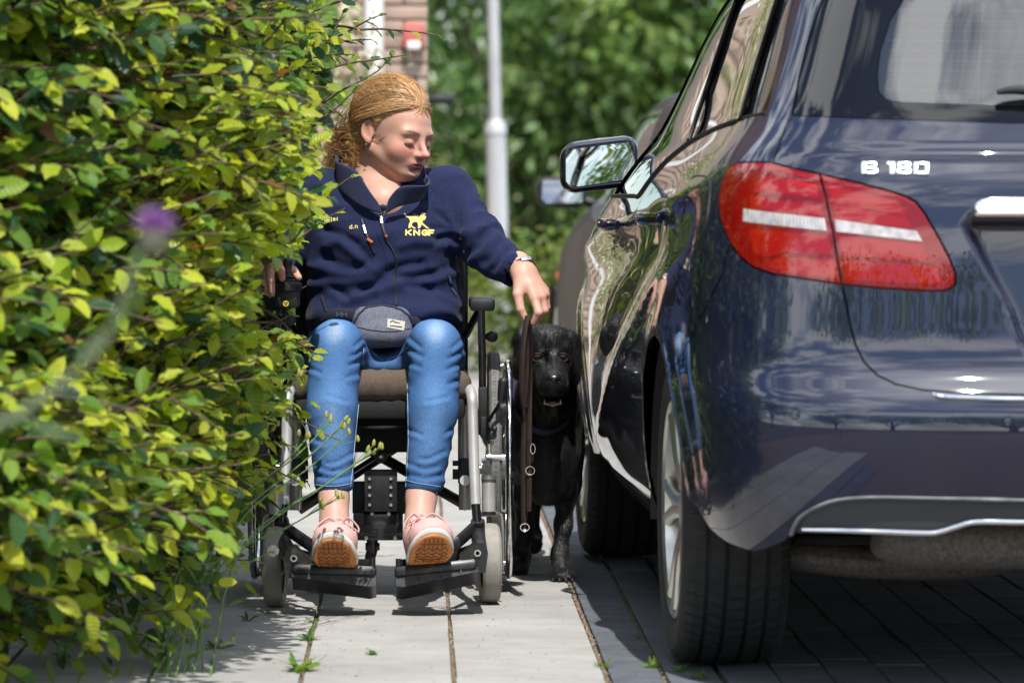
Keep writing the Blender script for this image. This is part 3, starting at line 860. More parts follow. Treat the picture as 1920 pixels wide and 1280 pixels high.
    panel(sk, 'rear_valance', val_up + [c_v, c_l] + val_lo[::-1], M_gry, car, off=-.012, gap=.001, res=.02, mirror=True)
    q = np.array(val_up); pp = sk.ev(q[:, 0], q[:, 1]) - sk.nrm(q[:, 0], q[:, 1]) * .004; pp = [tuple(x) for x in pp] + [(pp[-1][0] - .004, 0, pp[-1][2])]
    for sgn in (1, -1): MB().tube([(a, b * sgn, c) for a, b, c in pp], .0052, 8, smooth_path=3).build('valance_rim', M_gry if False else mat('worn_silver_trim', (.30, .30, .31), .38, metal=.8, var=.25, vscale=30), car)
    q = np.array(px(*k1((225, 663), (450, 668), (700, 677), (770, 672), (850, 648), (920, 633), (1109, 634)))); pp = sk.ev(q[:, 0], q[:, 1]) + sk.nrm(q[:, 0], q[:, 1]) * .004
    pp = [tuple(x) for x in pp] + [(pp[-1][0] - .006, 0, pp[-1][2])]
    for sgn in (1, -1): MB().tube([(a, b * sgn, c) for a, b, c in pp], [.003] + [.0052] * (len(pp) - 1), 10, smooth_path=4, squash=(1, .8)).build('chrome_strip', M_chrome, car)
    q = np.array(px((1747, 737), (1765, 743), (1830, 746), (1920, 748))); pp = [tuple(x) for x in sk.ev(q[:, 0], q[:, 1]) + sk.nrm(q[:, 0], q[:, 1]) * .002]; pp.append((pp[-1][0], 0, pp[-1][2]))
    for sgn in (1, -1): MB().tube([(a, b * sgn, c) for a, b, c in pp], [.0015] + [.005] * (len(pp) - 1), 8, smooth_path=3).build('load_lip_chrome', M_chrome, car)
    for sx, sy in ((1491, 777), (1890, 790)):
        a = np.array(px((sx, sy))); p_, n_ = sk.ev(a[:, 0], a[:, 1])[0], sk.nrm(a[:, 0], a[:, 1])[0]
        MB().lathe([(0, .0005), (.0075, .001), (.0082, -.0005), (.0088, -.0005), (.0098, .0016), (.0105, -.002)], p_, n_, 24).build('parking_sensor', paint, car)
    # ---- flank
    DR = [(.86, 1.045), (.93, .93), (1.03, .80), (1.13, .66), (1.175, .52), (1.18, .40), (1.18, .30)]
    belt = px((1437, 214), (1412, 218), (1388, 226), (1340, 243), (1292, 268), (1250, 302), (1216, 342), (1198, 368))
    bu = sk.ev(*np.array(belt).T)
    BU, BZ = bu[:, 0], bu[:, 2]
    belt_at = lambda u: sk.uz(u, float(np.interp(u, BU, BZ)))
    tW = sk.uz(1.4, 1.425)[1]                                          # upper edge of the side glass
    def col_top(p, lean): return (p[0] + lean, tW)
    qg_r = px((1437, 214), (1450, 150), (1468, 70), (1482, 4)); qg_rt = (qg_r[-1][0] + .08, tW)
    uB, uC, uF = 1.6, .74, 2.55
    cP, bP = px((1388, 225), (1410, 150), (1432, 80), (1456, 2)), px((1290, 268), (1320, 180), (1352, 84), (1381, 2))
    cT, bT = (cP[-1][0] + .05, tW), (bP[-1][0] + .03, tW)
    archA = uz(*arc(ARC, .349, R(128), R(-6), 22))
    panel(sk, 'rear_quarter', lampL[2:10] + seam[1:] + archA + uz(*DR[:0:-1]) + [belt_at(.86)] + [b for b in belt if sk.ev([b[0]], [b[1]])[0][0] < .86][::-1] + qg_r[1:] + [qg_rt, (wl_top[0] + .1, tT)] + win_left[::-1][:-1] + shut_up[:-1],
          paint, car, mirror=True, res=.022)
    panel(sk, 'rear_door', [belt_at(.86)] + uz(*DR[1:]) + uz((1.6, .30)) + uz((1.6, .6), (1.6, .85)) + [belt_at(1.6)] + [b for b in belt if .86 < sk.ev([b[0]], [b[1]])[0][0] < 1.6][::-1], paint, car, mirror=True)
    panel(sk, 'front_door', uz((1.6, .30), (uF, .30), (uF + .02, .5), (uF + .08, .75)) + [belt_at(uF + .12)] + [b for b in belt if 1.6 < sk.ev([b[0]], [b[1]])[0][0] < uF + .12][::-1] + [belt_at(1.6)] + uz((1.6, .85), (1.6, .6)), paint, car, mirror=True)
    A2 = (3.504, .318)
    panel(sk, 'front_fender', uz((uF, .30)) + uz(*arc(A2, .349, R(184), R(0), 26)) + uz((3.95, .35), (3.95, .6), (3.93, .78), (3.6, .86), (3.2, .93), (2.9, .96)) + [belt_at(uF + .12)] + uz((uF + .08, .75), (uF + .02, .5)), paint, car, mirror=True)
    panel(sk, 'sill', uz((1.20, .29), (2.9, .29), (3.1, .24), (3.1, .215), (1.15, .215), (1.17, .26)), paint, car, off=-.012, mirror=True)
    # side glass and pillars
    gl = lambda nm, a, at, b, bt_, bl: panel(sk, nm, a + [at, bt_] + b[::-1] + bl, M_tint, car, off=-.006, gap=.006, flange=.008, fl_mat=M_blk, mirror=True)
    seg = lambda lo, hi: [b for b in belt if lo + .02 < sk.ev([b[0]], [b[1]])[0][0] < hi - .02]
    ucc, ubb = float(sk.ev([cP[0][0]], [cP[0][1]])[0][0]), float(sk.ev([bP[0][0]], [bP[0][1]])[0][0])
    gl('quarter_window', qg_r, qg_rt, cP, cT, seg(0, ucc)[::-1])
    gl('rear_door_window', cP, cT, bP, bT, seg(ucc, ubb)[::-1])
    aP = uz((2.72, float(np.interp(2.72, BU, BZ)) + .0), (2.62, 1.12), (2.47, 1.25), (2.25, 1.36)); aT = (aP[-1][0] - .55, tW)
    gl('front_door_window', bP, bT, aP, aT, seg(ubb, 2.70)[::-1])
    for nm, pl in (('pillar', bP + [bT]), ('pillar', cP + [cT])):
        a = np.array(pl); pp = sk.ev(a[:, 0], a[:, 1]) + sk.nrm(a[:, 0], a[:, 1]) * .000
        for sgn in (1, -1): MB().tube([(x, y * sgn, z) for x, y, z in pp], .012, 8, smooth_path=2, squash=(1.0, .35)).build(nm, M_blkgloss, car)
    bl_in = [belt_at(u) for u in np.linspace(.62, 2.7, 24)]; a = np.array([belt[0]] + bl_in); pp = sk.ev(a[:, 0], a[:, 1]) + sk.nrm(a[:, 0], a[:, 1]) * .002
    for sgn in (1, -1): MB().tube([(x, y * sgn, z) for x, y, z in pp], .0052, 8, smooth_path=2, squash=(1, .6)).build('belt_moulding', M_blk, car)
    # roof, windscreen, bonnet, nose: in parameter strips
    s_end = sk.nc - 1.0
    tm = lambda z: sk.uz(1.5, z)[1]
    panel(sk, 'roof', [(0, tT), (wl_top[0] + .1, tT), qg_rt, cT, bT, aT, (aT[0] + 1.3, tW), (s_end, tW), (s_end, sk.nr - 1.2), (0, sk.nr - 1.2)], paint, car, res=.06, flange=0, mirror=True, gap=0)
    aB = aP[0]
    ws = [(aT[0] + 1.3, tW), (s_end, tW), (s_end, tm(1.005)), (aB[0] + 2.3, tm(1.005))]
    panel(sk, 'windscreen', ws, M_rglass, car, res=.06, flange=0, mirror=True, gap=0)
    panel(sk, 'windscreen_pillar', [aT] + aP[::-1] + [(aB[0] + 2.3, tm(1.005)), (aT[0] + 1.3, tW)], paint, car, res=.05, mirror=True, gap=.001)
    fE = uz((3.93, .78), (3.6, .86), (3.2, .93), (2.9, .96))
    panel(sk, 'bonnet', fE + [aB, (aB[0] + 2.3, tm(1.005)), (s_end, tm(1.005)), (s_end, tm(.75)), (fE[0][0], tm(.75))], paint, car, res=.06, mirror=True)
    panel(sk, 'front_bumper', uz((3.95, .35), (3.95, .6), (3.94, .75)) + [(s_end, tm(.75)), (s_end, .6), (uz((3.95, .35))[0][0], .6)], paint, car, res=.06, mirror=True)
    # ---- small fittings
    fl = px((1297, 335), (1318, 330), (1329, 336), (1332, 352), (1327, 400), (1318, 440), (1306, 460), (1291, 463), (1280, 458), (1279, 420), (1286, 372))
    a = np.array(fl); pp = [tuple(x) for x in sk.ev(a[:, 0], a[:, 1]) + sk.nrm(a[:, 0], a[:, 1]) * .0006]
    MB().tube(pp, .0018, 6, closed=True, smooth_path=3).build('fuel_flap_gap', M_blk, car)
    panel(sk, 'fuel_flap', fl, paint, car, off=.0015, gap=.003, res=.02, flange=.004, round_=3)
    for u0 in (1.02, 1.86):
        z0 = .905 - .02 * (u0 - 1.0)
        p1 = [sk.ev(*np.array([sk.uz(u, z0)]).T)[0] for u in np.linspace(u0, u0 + .21, 7)]
        h = MB(); pts = [Vector(p) + Vector((0, .034 * math.sin(math.pi * min(1, max(0, (i + .35) / 6.7))) + .004, 0)) for i, p in enumerate(p1)]
        for sgn in (1, -1):
            hh = MB().tube([(p.x, p.y * sgn, p.z) for p in pts], [.010, .014, .0145, .0145, .0145, .014, .010], 12, smooth_path=3, squash=(1, .7)).build('door_handle', paint, car)
            MB().tube([(p.x, (p.y + .006) * sgn, p.z + .008) for p in pts], [.004, .006, .006, .006, .006, .006, .004], 8, smooth_path=3).build('handle_trim', M_chrome, hh)
    # rear handle bar, badge
    a = sk.ev(*np.array([sk.vz(.30, .93)]).T)[0]
    hb = MB()
    outl = [(-.365, -.016), (-.368, .004), (-.355, .018), (-.33, .023), (.33, .023), (.355, .018), (.368, .004), (.365, -.016)]
    hb.prism(outl, (a[0] - .034, 0, .928), (0, 1, 0), (0, 0, 1), (.06, 0, 0)); hbo = hb.build('handle_bar', M_chrome, car)
    bv = hbo.modifiers.new('bevel', 'BEVEL'); bv.width = .007; bv.segments = 3; bv.limit_method = 'ANGLE'
    # letters built from bars on the tailgate face
    bp = np.array(px((1617, 316), (1742, 317))); q0, q1 = sk.ev(bp[:, 0], bp[:, 1]); nb_ = sk.nrm(bp[:, 0], bp[:, 1])[0]
    ex = Vector(q1 - q0); W_ = ex.length; ex.normalize(); nn = Vector(nb_); nn = (nn - ex * nn.dot(ex)).normalized(); ez = nn.cross(ex); ez = ez if ez.z > 0 else -ez
    hgt = .0265; st_ = .0075
    def bars(x, w, segs):
        t_ = MB()
        for kx0, ky0, kx1, ky1 in segs:
            a0, b0, a1, b1 = x + kx0 * w, (ky0 - .5) * hgt, x + kx1 * w, (ky1 - .5) * hgt
            c = Vector(q0) + ex * ((a0 + a1) / 2) + ez * ((b0 + b1) / 2) + nn * .0015
            t_.box(c, (abs(a1 - a0), abs(b1 - b0), .006), Matrix((ex, ez, nn)).transposed(), bev=.0012)
        return t_
    cw = .029; tk = .27; th_ = .235
    O_ = [(0, 0, tk, 1), (1 - tk, 0, 1, 1), (.1, 0, .9, th_), (.1, 1 - th_, .9, 1)]
    bars(0, cw, [(-.06, 0, tk, 1), (1 - tk, .05, 1.02, .45), (1 - tk, .55, .94, .95), (.1, 0, .88, th_ * .9), (.1, .39, .88, .61), (.1, 1 - th_ * .9, .88, 1)]).build('badge_letter', M_badge, car)
    bars(.0435, .018, [(.45, 0, 1, 1), (.10, .76, .5, .98)]).build('badge_letter', M_badge, car)
    bars(.064, cw, [(0, .04, tk, .46), (.04, .54, tk + .04, .96), (1 - tk, .04, 1, .46), (.96 - tk, .54, .96, .96), (.1, 0, .9, th_ * .9), (.1, .39, .9, .61), (.1, 1 - th_ * .9, .9, 1)]).build('badge_letter', M_badge, car)
    bars(W_ - cw, cw, O_).build('badge_letter', M_badge, car)
    # rear wiper on the glass
    wq = np.array(px((1868, 186), (1920, 182))); wp = sk.ev(wq[:, 0], wq[:, 1]) + sk.nrm(wq[:, 0], wq[:, 1]) * .022
    MB().tube([tuple(wp[0]), tuple(wp[1]), (wp[1][0] - .012, .10, wp[1][2] - .02), (wp[1][0] - .03, -.02, wp[1][2] - .05)], [.006, .012, .014, .018], 10, smooth_path=4, squash=(.8, 1.0)).build('rear_wiper', M_blk, car)
    # door mirrors
    for sgn in (1, -1):
        yo = .885 * sgn
        f = Field((2.70, -.16, -.10), (2.96, .16, .10), .005)
        f.d = f.box((2.82, 0, 0), (.055, .108, .071), r=.045)
        f.add(f.ell((2.87, 0, .0), (.07, .10, .062)), .03)
        f.d = np.maximum(f.d, (2.772 - f.X).astype(np.float32) + 0 * f.d)
        f.sub(f.box((2.77, 0, 0), (.016, .097, .060), r=.014), .004)
        mo = fmesh('door_mirror', f, paint, car, 1); c = coords(mo); c[:, 1] = c[:, 1] * sgn; c[:, 2] += (c[:, 1] * sgn) * -.12 * 1.0; set_coords(mo, c)
        if sgn < 0: mo.data.flip_normals()
        c = coords(mo); c[:, 0] = 2.82 + (c[:, 0] - 2.82); set_coords(mo, c)
        mo.location = (2.82 * .1, yo - sgn * .028, 1.032); mo.scale = (.9, .9, .9); mo.rotation_euler = (0, 0, 0)
        g_ = MB(); poly = [(-.090, -.050), (-.096, .0), (-.080, .052), (.080, .050), (.094, .030), (.094, -.035), (.080, -.054)]
        g_.prism([(a * sgn, b - a * .12) for a, b in poly], (2.779, 0, 0), (0, 1, 0), (0, 0, 1), (.004, 0, 0)); go = g_.build('mirror_glass', M_mirror, mo, smooth=False)
        go.rotation_euler = (0, 0, 0)
        MB().tube([(2.84, sgn * -.085, -.045), (2.84, sgn * -.15, -.068), (2.83, sgn * -.20, -.075)], [.022, .020, .026], 12, smooth_path=3, squash=(.7, 1.3)).build('mirror_foot', M_blk, mo)
    # wheels, arches, underbody
    for u_, sg in ((.805, 1), (.805, -1), (3.504, 1), (3.504, -1)): wheel(car, u_, sg, True)
    for u_, nm in ((.805, 'wheel_housing'), (3.504, 'wheel_housing')):
        for sg in (1, -1):
            a = [(u_ + .352 * math.cos(t), .318 + .352 * math.sin(t)) for t in np.linspace(R(-8), R(166), 26)]
            v = [(x, sg * (.878 if u_ < 2 else .832), z) for x, z in a] + [(x, sg * .60, z) for x, z in a]; k = len(a)
            mesh(nm, v, [(i, i + 1, k + i + 1, k + i) for i in range(k - 1)] + [tuple(range(k, 2 * k))], M_blk, car)
    MB().box((2.15, 0, .25), (3.1, 1.30, .06), bev=.02).box((.9, 0, .34), (.9, 1.15, .10), bev=.03).box((3.6, 0, .3), (1.2, 1.15, .10), bev=.03).build('floor_pan', M_blk, car)
    MB().box((.26, 0, .38), (.10, 1.10, .09), bev=.02).box((.35, .0, .42), (.5, 1.3, .05)).build('rear_crossmember', M_blk, car)
    mf = MB(); mf.tube([(.30, .52, .30), (.30, .44, .295), (.30, -.10, .29), (.30, -.18, .29)], [.03, .085, .085, .04], 20, smooth_path=4, squash=(.72, 1.25)); mf.tube([(.30, .44, .29), (.42, .36, .30), (.55, .30, .32)], .03, 12)
    mf.build('exhaust_silencer', M_rust, car)
    ab = MB().tube([(.62, .66, .235), (.60, .5, .222), (.60, .3, .222), (.64, .1, .245), (.7, -.1, .27), (.7, -.6, .27)], [.028, .034, .036, .03, .026, .026], 14, smooth_path=4, squash=(1, 1.5)); ab.build('axle_beam', M_rust, car)
    MB().tube([(.62, .60, .30), (.40, .58, .345), (.30, .55, .37)], .022, 10).build('suspension_arm', M_rust, car)
    # cabin: seats, head restraints, dashboard, mirror (seen through the rear window)
    for y in (.36, 0, -.36):
        s_ = MB().box((.98, y, .80), (.14, .36, .55), Matrix.Rotation(R(-14), 3, 'Y'), .05); s_.box((.88, y, 1.11), (.09, .22, .13), None, .035); s_.build('rear_seat', M_inside, car)
    for y in (.36, -.36):
        s_ = MB().box((2.0, y, .84), (.16, .46, .66), Matrix.Rotation(R(-14), 3, 'Y'), .06); s_.box((1.86, y, 1.24), (.10, .25, .17), Matrix.Rotation(R(-10), 3, 'Y'), .045); s_.cyl((1.9, y - .06, 1.1), (1.88, y - .06, 1.2), .006, 8).cyl((1.9, y + .06, 1.1), (1.88, y + .06, 1.2), .006, 8); s_.build('front_seat', M_inside, car)
    MB().box((2.95, 0, .93), (.5, 1.3, .14), bev=.04).build('dashboard', M_inside, car)
    MB().box((2.42, 0, 1.335), (.03, .25, .065), bev=.025).build('cabin_mirror', M_blk, car)
    MB().box((.52, 0, .98), (.62, 1.15, .02), bev=.008).build('parcel_shelf', M_inside, car)
    # inner walls keep daylight out of the body shell
    iw = []
    for sgn in (1, -1): iw.append(MB().box((1.9, sgn * .80, .62), (2.3, .02, .66)).build('door_lining', M_inside, car))
    if miss: print('CAR PIXELS MISSED', miss)
    return car, sk
main_car, main_skin = build_main_car()
# ================================================================== house, lamp post, second car
house = wthing('brick_house', 'pinkish brown brick house with white downpipe at the end of the hedge', 'house', Vector((-4, 20.5, 0)))
def brick_mat(name):
    m = bpy.data.materials.new(name); m.use_nodes = True; nt = m.node_tree; N, L = nt.nodes, nt.links; b = N['Principled BSDF']; b.inputs['Roughness'].default_value = .9
    tcn = N.new('ShaderNodeTexCoord'); mpn = N.new('ShaderNodeMapping'); mpn.inputs['Rotation'].default_value = (R(90), 0, 0); L.new(tcn.outputs['Object'], mpn.inputs[0])
    bt = N.new('ShaderNodeTexBrick'); bt.inputs['Scale'].default_value = 1; bt.inputs['Brick Width'].default_value = .22; bt.inputs['Row Height'].default_value = .066; bt.inputs['Mortar Size'].default_value = .006
    bt.inputs['Color1'].default_value = (.36, .255, .20, 1); bt.inputs['Color2'].default_value = (.43, .32, .26, 1); bt.inputs['Mortar'].default_value = (.36, .33, .29, 1)
    L.new(mpn.outputs[0], bt.inputs['Vector']); L.new(bt.outputs['Color'], b.inputs['Base Color']); MATS[name] = m; return m
M_bw = brick_mat('brick_wall_far'); M_brick = mat('brick', (.36, .26, .205), .9, col2=(.43, .325, .265), vscale=6, bump=.4, bscale=80, bdist=.003); M_mort = mat('mortar', (.40, .345, .30), .95)
M_wpvc = mat('white_frame', (.78, .78, .76), .45); M_pane = mat('dark_pane', (.02, .025, .03), .04, spec=.8); M_tile = mat('roof_tile', (.12, .055, .04), .8, var=.25, vscale=3); M_redb = mat('red_enamel', (.50, .13, .11), .6)
HX = .05
wall = mesh('wall', [(-9, 20, 0), (HX - .01, 20, 0), (HX - .01, 27, 0), (-9, 27, 0), (-9, 20, 5.6), (HX - .01, 20, 5.6), (HX - .01, 27, 5.6), (-9, 27, 5.6)], [(0, 1, 5, 4), (1, 2, 6, 5), (2, 3, 7, 6), (3, 0, 4, 7)], M_bw, house, smooth=False)
me_b = MB().box((0, 0, 0), (.208, .10, .056), bev=.003).build('brick', M_brick); bme = me_b.data; bpy.data.objects.remove(me_b)
mesh('mortar_bed', [(-1.25, 19.985, .3), (HX - .012, 19.985, .3), (HX - .012, 19.985, 2.35), (-1.25, 19.985, 2.35)], [(0, 1, 2, 3)], M_mort, wall, smooth=False)
for r_ in range(31):
    for c in range(6):
        x_ = HX - .104 - c * .219 - (.11 if r_ % 2 else 0)
        o = bpy.data.objects.new('brick', bme); link(o, wall); o.location = (x_, 20.02 - random.uniform(.005, .009) - .03, .34 + r_ * .0655); o.rotation_euler = (0, 0, math.pi * (random.random() < .5))
    if r_ % 2:
        o = bpy.data.objects.new('brick', bme); link(o, wall); o.location = (HX - .052, 19.985, .34 + r_ * .0655); o.scale = (.48, 1, 1)
MB().tube([(-.19, 19.88, .0), (-.19, 19.88, 5.4)], .045, 14).build('downpipe', M_wpvc, house)
for x0, z0, w_, h_ in ((-2.6, .9, 1.2, 1.4), (-5.0, .1, 1.0, 2.2), (-7.2, .9, 1.4, 1.4), (-2.6, 3.3, 1.2, 1.3), (-5.1, 3.3, 1.2, 1.3)):
    wn_ = MB().box((x0, 19.965, z0 + h_ / 2), (w_, .06, h_)).build('window_pane', M_pane, house)
    fr = MB()
    for dx in (-w_ / 2, 0, w_ / 2): fr.box((x0 + dx, 19.95, z0 + h_ / 2), (.07, .10, h_ + .07))
    for dz in (0, h_): fr.box((x0, 19.948, z0 + dz), (w_ + .07, .10, .07))
    fr.build('window_frame', M_wpvc, wn_, smooth=False)
MB().prism([(-9.3, 5.55), (HX + .3, 5.55), (HX + .3, 5.7), (-4.5, 8.6), (-9.3, 5.7)], (0, 19.7, 0), (1, 0, 0), (0, 0, 1), (0, 7.6, 0)).build('roof', M_tile, house, smooth=False)
al = wthing('alarm_box', 'small red box fixed to the brick house corner', 'box', P(775, 65, 19.9)); MB().box(P(775, 68, 19.9), (.10, .07, .12), bev=.02).build('case', M_redb, al); MB().box(P(776, 86, 19.86), (.06, .03, .04), bev=.01).build('lens', M_wpvc, al)
wlmp = wthing('wall_lamp', 'black wall lamp sticking out from the house corner', 'lamp', P(810, 188, 20.0)); MB().box(P(826, 187, 20.0), (.13, .09, .042), bev=.015).build('shade', M_blk, wlmp); MB().cyl(P(798, 187, 20.03), P(812, 187, 20.02), .016, 10).build('arm', M_blk, wlmp)
# lamp post
YL = 26.4; lp = wthing('lamp_post', 'grey galvanised steel lamp post at the end of the path', 'lamp post', G(938, 671))
M_galv = mat('galvanised_steel', (.50, .52, .55), .5, metal=.1, var=.10, vscale=3)
lean = lambda py: P(924 + (py) * .0215, py, YL)
MB().tube([G(938, 671) + Vector((0, 0, -.1)), lean(640), lean(245)], .0605, 24).build('lower_pole', M_galv, lp)
MB().tube([lean(252), lean(236), lean(224)], [.066, .063, .037], 24).build('collar', M_galv, lp)
top = lean(0) + (lean(0) - lean(200)) * 3.4
MB().tube([lean(236), lean(0), top], [.036, .034, .03], 20).build('upper_pole', M_galv, lp)
MB().box(top + Vector((0, -.25, .02)), (.16, .6, .08), bev=.03).build('lamp_head', M_galv, lp)
# second car: same kind of skin, other roof and colour, seen past the first
def second_car():
    c = thing('car', 'graphite blue hatchback parked in front of the navy car', 'car', (1.525, 14.6, 0), R(90) + .032)
    rows = [(z * .985, u, w * .985, uf) for z, u, w, uf in Skin.ROWS]; zsc = .90
    sk = Skin(False, rows); uz = lambda *p: [sk.uz(*q) for q in p]; s_end = sk.nc - 1.0; tm = lambda z: sk.uz(1.5, z)[1]
    b = [(.55, 1.06), (1.0, 1.05), (1.6, 1.03), (2.2, 1.0), (2.75, .97)]; tW = tm(1.40)
    A1, A2 = (.80, .31), (3.42, .31)
    bz = uz(*b)
    kw = dict(res=.07, mirror=True)
    panel(sk, 'rear_body', [(0, .6)] + uz((.40, .26)) + uz(*arc(A1, .345, R(186), R(-6), 20)) + uz((1.2, .28), (1.2, .7)) + uz((1.0, 1.05)) + [bz[0], (bz[0][0] - .4, tm(1.10)), (0, tm(1.10))], M_dpaint, c, **kw)
    panel(sk, 'rear_door', uz((1.2, .28), (1.7, .28), (1.7, .7), (1.65, 1.027), (1.0, 1.05), (1.2, .7)), M_dpaint, c, **kw)
    panel(sk, 'front_door', uz((1.7, .28), (2.6, .28), (2.65, .7), (2.72, .97), (2.2, 1.0), (1.65, 1.027), (1.7, .7)), M_dpaint, c, **kw)
    panel(sk, 'front_fender', uz((2.6, .28)) + uz(*arc(A2, .345, R(186), R(-6), 22)) + uz((3.9, .30), (3.92, .55), (3.9, .74), (3.5, .85), (3.0, .92), (2.72, .97), (2.65, .7)), M_dpaint, c, **kw)
    panel(sk, 'bonnet', uz((3.9, .74), (3.5, .85), (3.0, .92), (2.72, .97)) + [(s_end, tm(.97)), (s_end, tm(.70)), (sk.uz(3.9, .74)[0], tm(.70))], M_dpaint, c, **kw)
    panel(sk, 'front_bumper', uz((3.9, .30), (3.92, .55), (3.9, .70)) + [(s_end, tm(.70)), (s_end, .6)], M_dpaint, c, **kw)
    x = lambda u, z: sk.uz(u, z)
    panel(sk, 'side_window', [x(.75, 1.07), x(1.6, 1.045), x(1.72, 1.38), x(1.0, 1.38)], M_tint, c, off=-.004, **kw)
    panel(sk, 'side_window', [x(1.68, 1.043), x(2.62, 1.0), x(2.45, 1.18), x(2.15, 1.36), x(1.78, 1.38)], M_tint, c, off=-.004, **kw)
    panel(sk, 'roof', [(0, tW), (s_end, tW), (s_end, sk.nr - 1.2), (0, sk.nr - 1.2)], M_dpaint, c, flange=0, gap=0, **kw)
    panel(sk, 'window_band', [bz[0], x(.75, 1.065), x(1.0, 1.385), (x(1.0, 1.385)[0], tW), (bz[0][0] - .35, tW), (bz[0][0] - .4, tm(1.10))], M_dpaint, c, gap=0, flange=0, **kw)
    panel(sk, 'rear_window', [(0, tm(1.10)), (bz[0][0] - .4, tm(1.10)), (bz[0][0] - .35, tW), (0, tW)], M_frit, c, gap=.001, flange=0, **kw)
    panel(sk, 'windscreen_pillar', [x(2.66, 1.0), x(2.48, 1.18), x(2.17, 1.37), (x(2.17, 1.37)[0], tW), (x(2.17, 1.37)[0] + 1.0, tW), (x(2.66, 1.0)[0] + 1.6, tm(.975)), x(2.72, .975)], M_dpaint, c, gap=0, flange=0, **kw)
    panel(sk, 'windscreen', [(x(2.17, 1.37)[0] + 1.0, tW), (s_end, tW), (s_end, tm(.975)), (x(2.66, 1.0)[0] + 1.6, tm(.975))], M_frit, c, gap=0, flange=0, **kw)
    panel(sk, 'window_surround', [x(.75, 1.065), bz[0], x(1.0, 1.05), x(1.6, 1.03), x(2.2, 1.0), x(2.72, .97), x(2.66, 1.0), x(1.64, 1.047), ], M_blkgloss, c, gap=0, flange=0, off=.001, **kw)
    panel(sk, 'roof_rail', [x(1.0, 1.38), x(1.75, 1.38), x(2.15, 1.365), (x(2.17, 1.37)[0], tW), (x(1.0, 1.385)[0], tW)], M_blkgloss, c, gap=0, flange=0, **kw)
    for u_, sg in ((.80, 1), (.80, -1), (3.42, 1), (3.42, -1)): wheel(c, u_, sg, False).scale = (1, 1, 1 / zsc)
    for u_ in (.80, 3.42):
        for sg in (1, -1):
            a = [(u_ + .348 * math.cos(t), .31 + .348 * math.sin(t)) for t in np.linspace(R(-14), R(194), 20)]; k = len(a)
            mesh('wheel_housing', [(q, sg * .86, z) for q, z in a] + [(q, sg * .6, z) for q, z in a], [(i, i + 1, k + i + 1, k + i) for i in range(k - 1)] + [tuple(range(k, 2 * k))], M_blk, c)
    MB().box((2.1, 0, .45), (3.2, 1.25, .5), bev=.05).build('floor_pan', M_blk, c)
    for sgn in (1, -1):
        f = Field((-.06, -.13, -.095), (.14, .13, .095), .008); f.d = f.box((.03, 0, 0), (.05, .095, .066), r=.04); f.add(f.ell((.06, 0, 0), (.06, .09, .055)), .03)
        mo = fmesh('door_mirror', f, M_blk, c, 1); mo.location = (2.66, sgn * .875, 1.08)
        MB().prism([(-.078, -.045), (-.08, .045), (.075, .05), (.08, -.03), (.06, -.05)], (-.024, 0, 0), (0, 1, 0), (0, 0, 1), (.004, 0, 0)).build('mirror_glass', M_mirror, mo, smooth=False)
        MB().tube([(.05, -sgn * .07, -.03), (.05, -sgn * .14, -.05)], .02, 8).build('mirror_foot', M_blk, mo)
        MB().lathe([(0, .006), (.02, .004), (.022, 0)], sk.ev(*np.array([sk.uz(3.35, .70)]).T)[0] * np.array([1, sgn, 1]), (0, sgn, 0), 14).build('side_indicator', mat('orange_lens', (.8, .14, .03), .3), c)
    c.scale = (1, 1, zsc)
    return c
car2 = second_car()
# ================================================================== the woman in the wheelchair
YB = 10.70
person = wthing('person', 'woman in navy fleece jacket and blue jeans sitting in the wheelchair, looking down sideways', 'person', P(720, 700, 10.6))
M_skin = mat('skin', (0.62, 0.36, 0.27), 0.48, sub=.12, attr='tint', var=.07, vscale=30, bump=.12, bscale=260, bdist=.0008, spec=.32)
M_fleece = mat('navy_fleece', (0.016, 0.022, 0.062), 0.92, var=.14, vscale=160, bump=.55, bscale=420, bdist=.0022, sheen=.06, spec=.15)
M_fleece_in = mat('navy_collar_lining', (0.022, 0.03, 0.08), 0.9, bump=.4, bscale=420, bdist=.0015, sheen=.05)
M_zip = mat('zip_tape', (0.01, 0.012, 0.02), 0.55)
M_metal = mat('zip_metal', (0.55, 0.55, 0.55), 0.3, metal=1.0)
M_yel = mat('yellow_embroidery', (0.72, 0.60, 0.20), 0.75, bump=.5, bscale=900, bdist=.0006)
M_denim = mat('denim', (0.06, 0.14, 0.32), 0.85, attr='tint', var=.16, vscale=420, bump=.3, bscale=900, bdist=.0006, stretch=(1, 1, .35), spec=.2)
M_thread = mat('denim_thread', (0.30, 0.40, 0.55), 0.8)
M_pink = mat('pink_suede', (0.66, 0.40, 0.37), 0.85, var=.07, vscale=40, bump=.2, bscale=500, bdist=.0008)
M_pinkl = mat('pink_lace', (0.68, 0.44, 0.42), 0.8, bump=.3, bscale=1200, bdist=.0005)
M_white = mat('white_midsole', (0.72, 0.70, 0.66), 0.6, var=.08, vscale=30)
M_gum = mat('gum_outsole', (0.55, 0.22, 0.06), 0.6, var=.12, vscale=60)
M_gumd = mat('gum_groove', (0.20, 0.06, 0.015), 0.8)
M_hair = mat('blond_hair', (0.30, 0.15, 0.055), 0.42, attr='tint', var=.12, vscale=90, spec=.6)

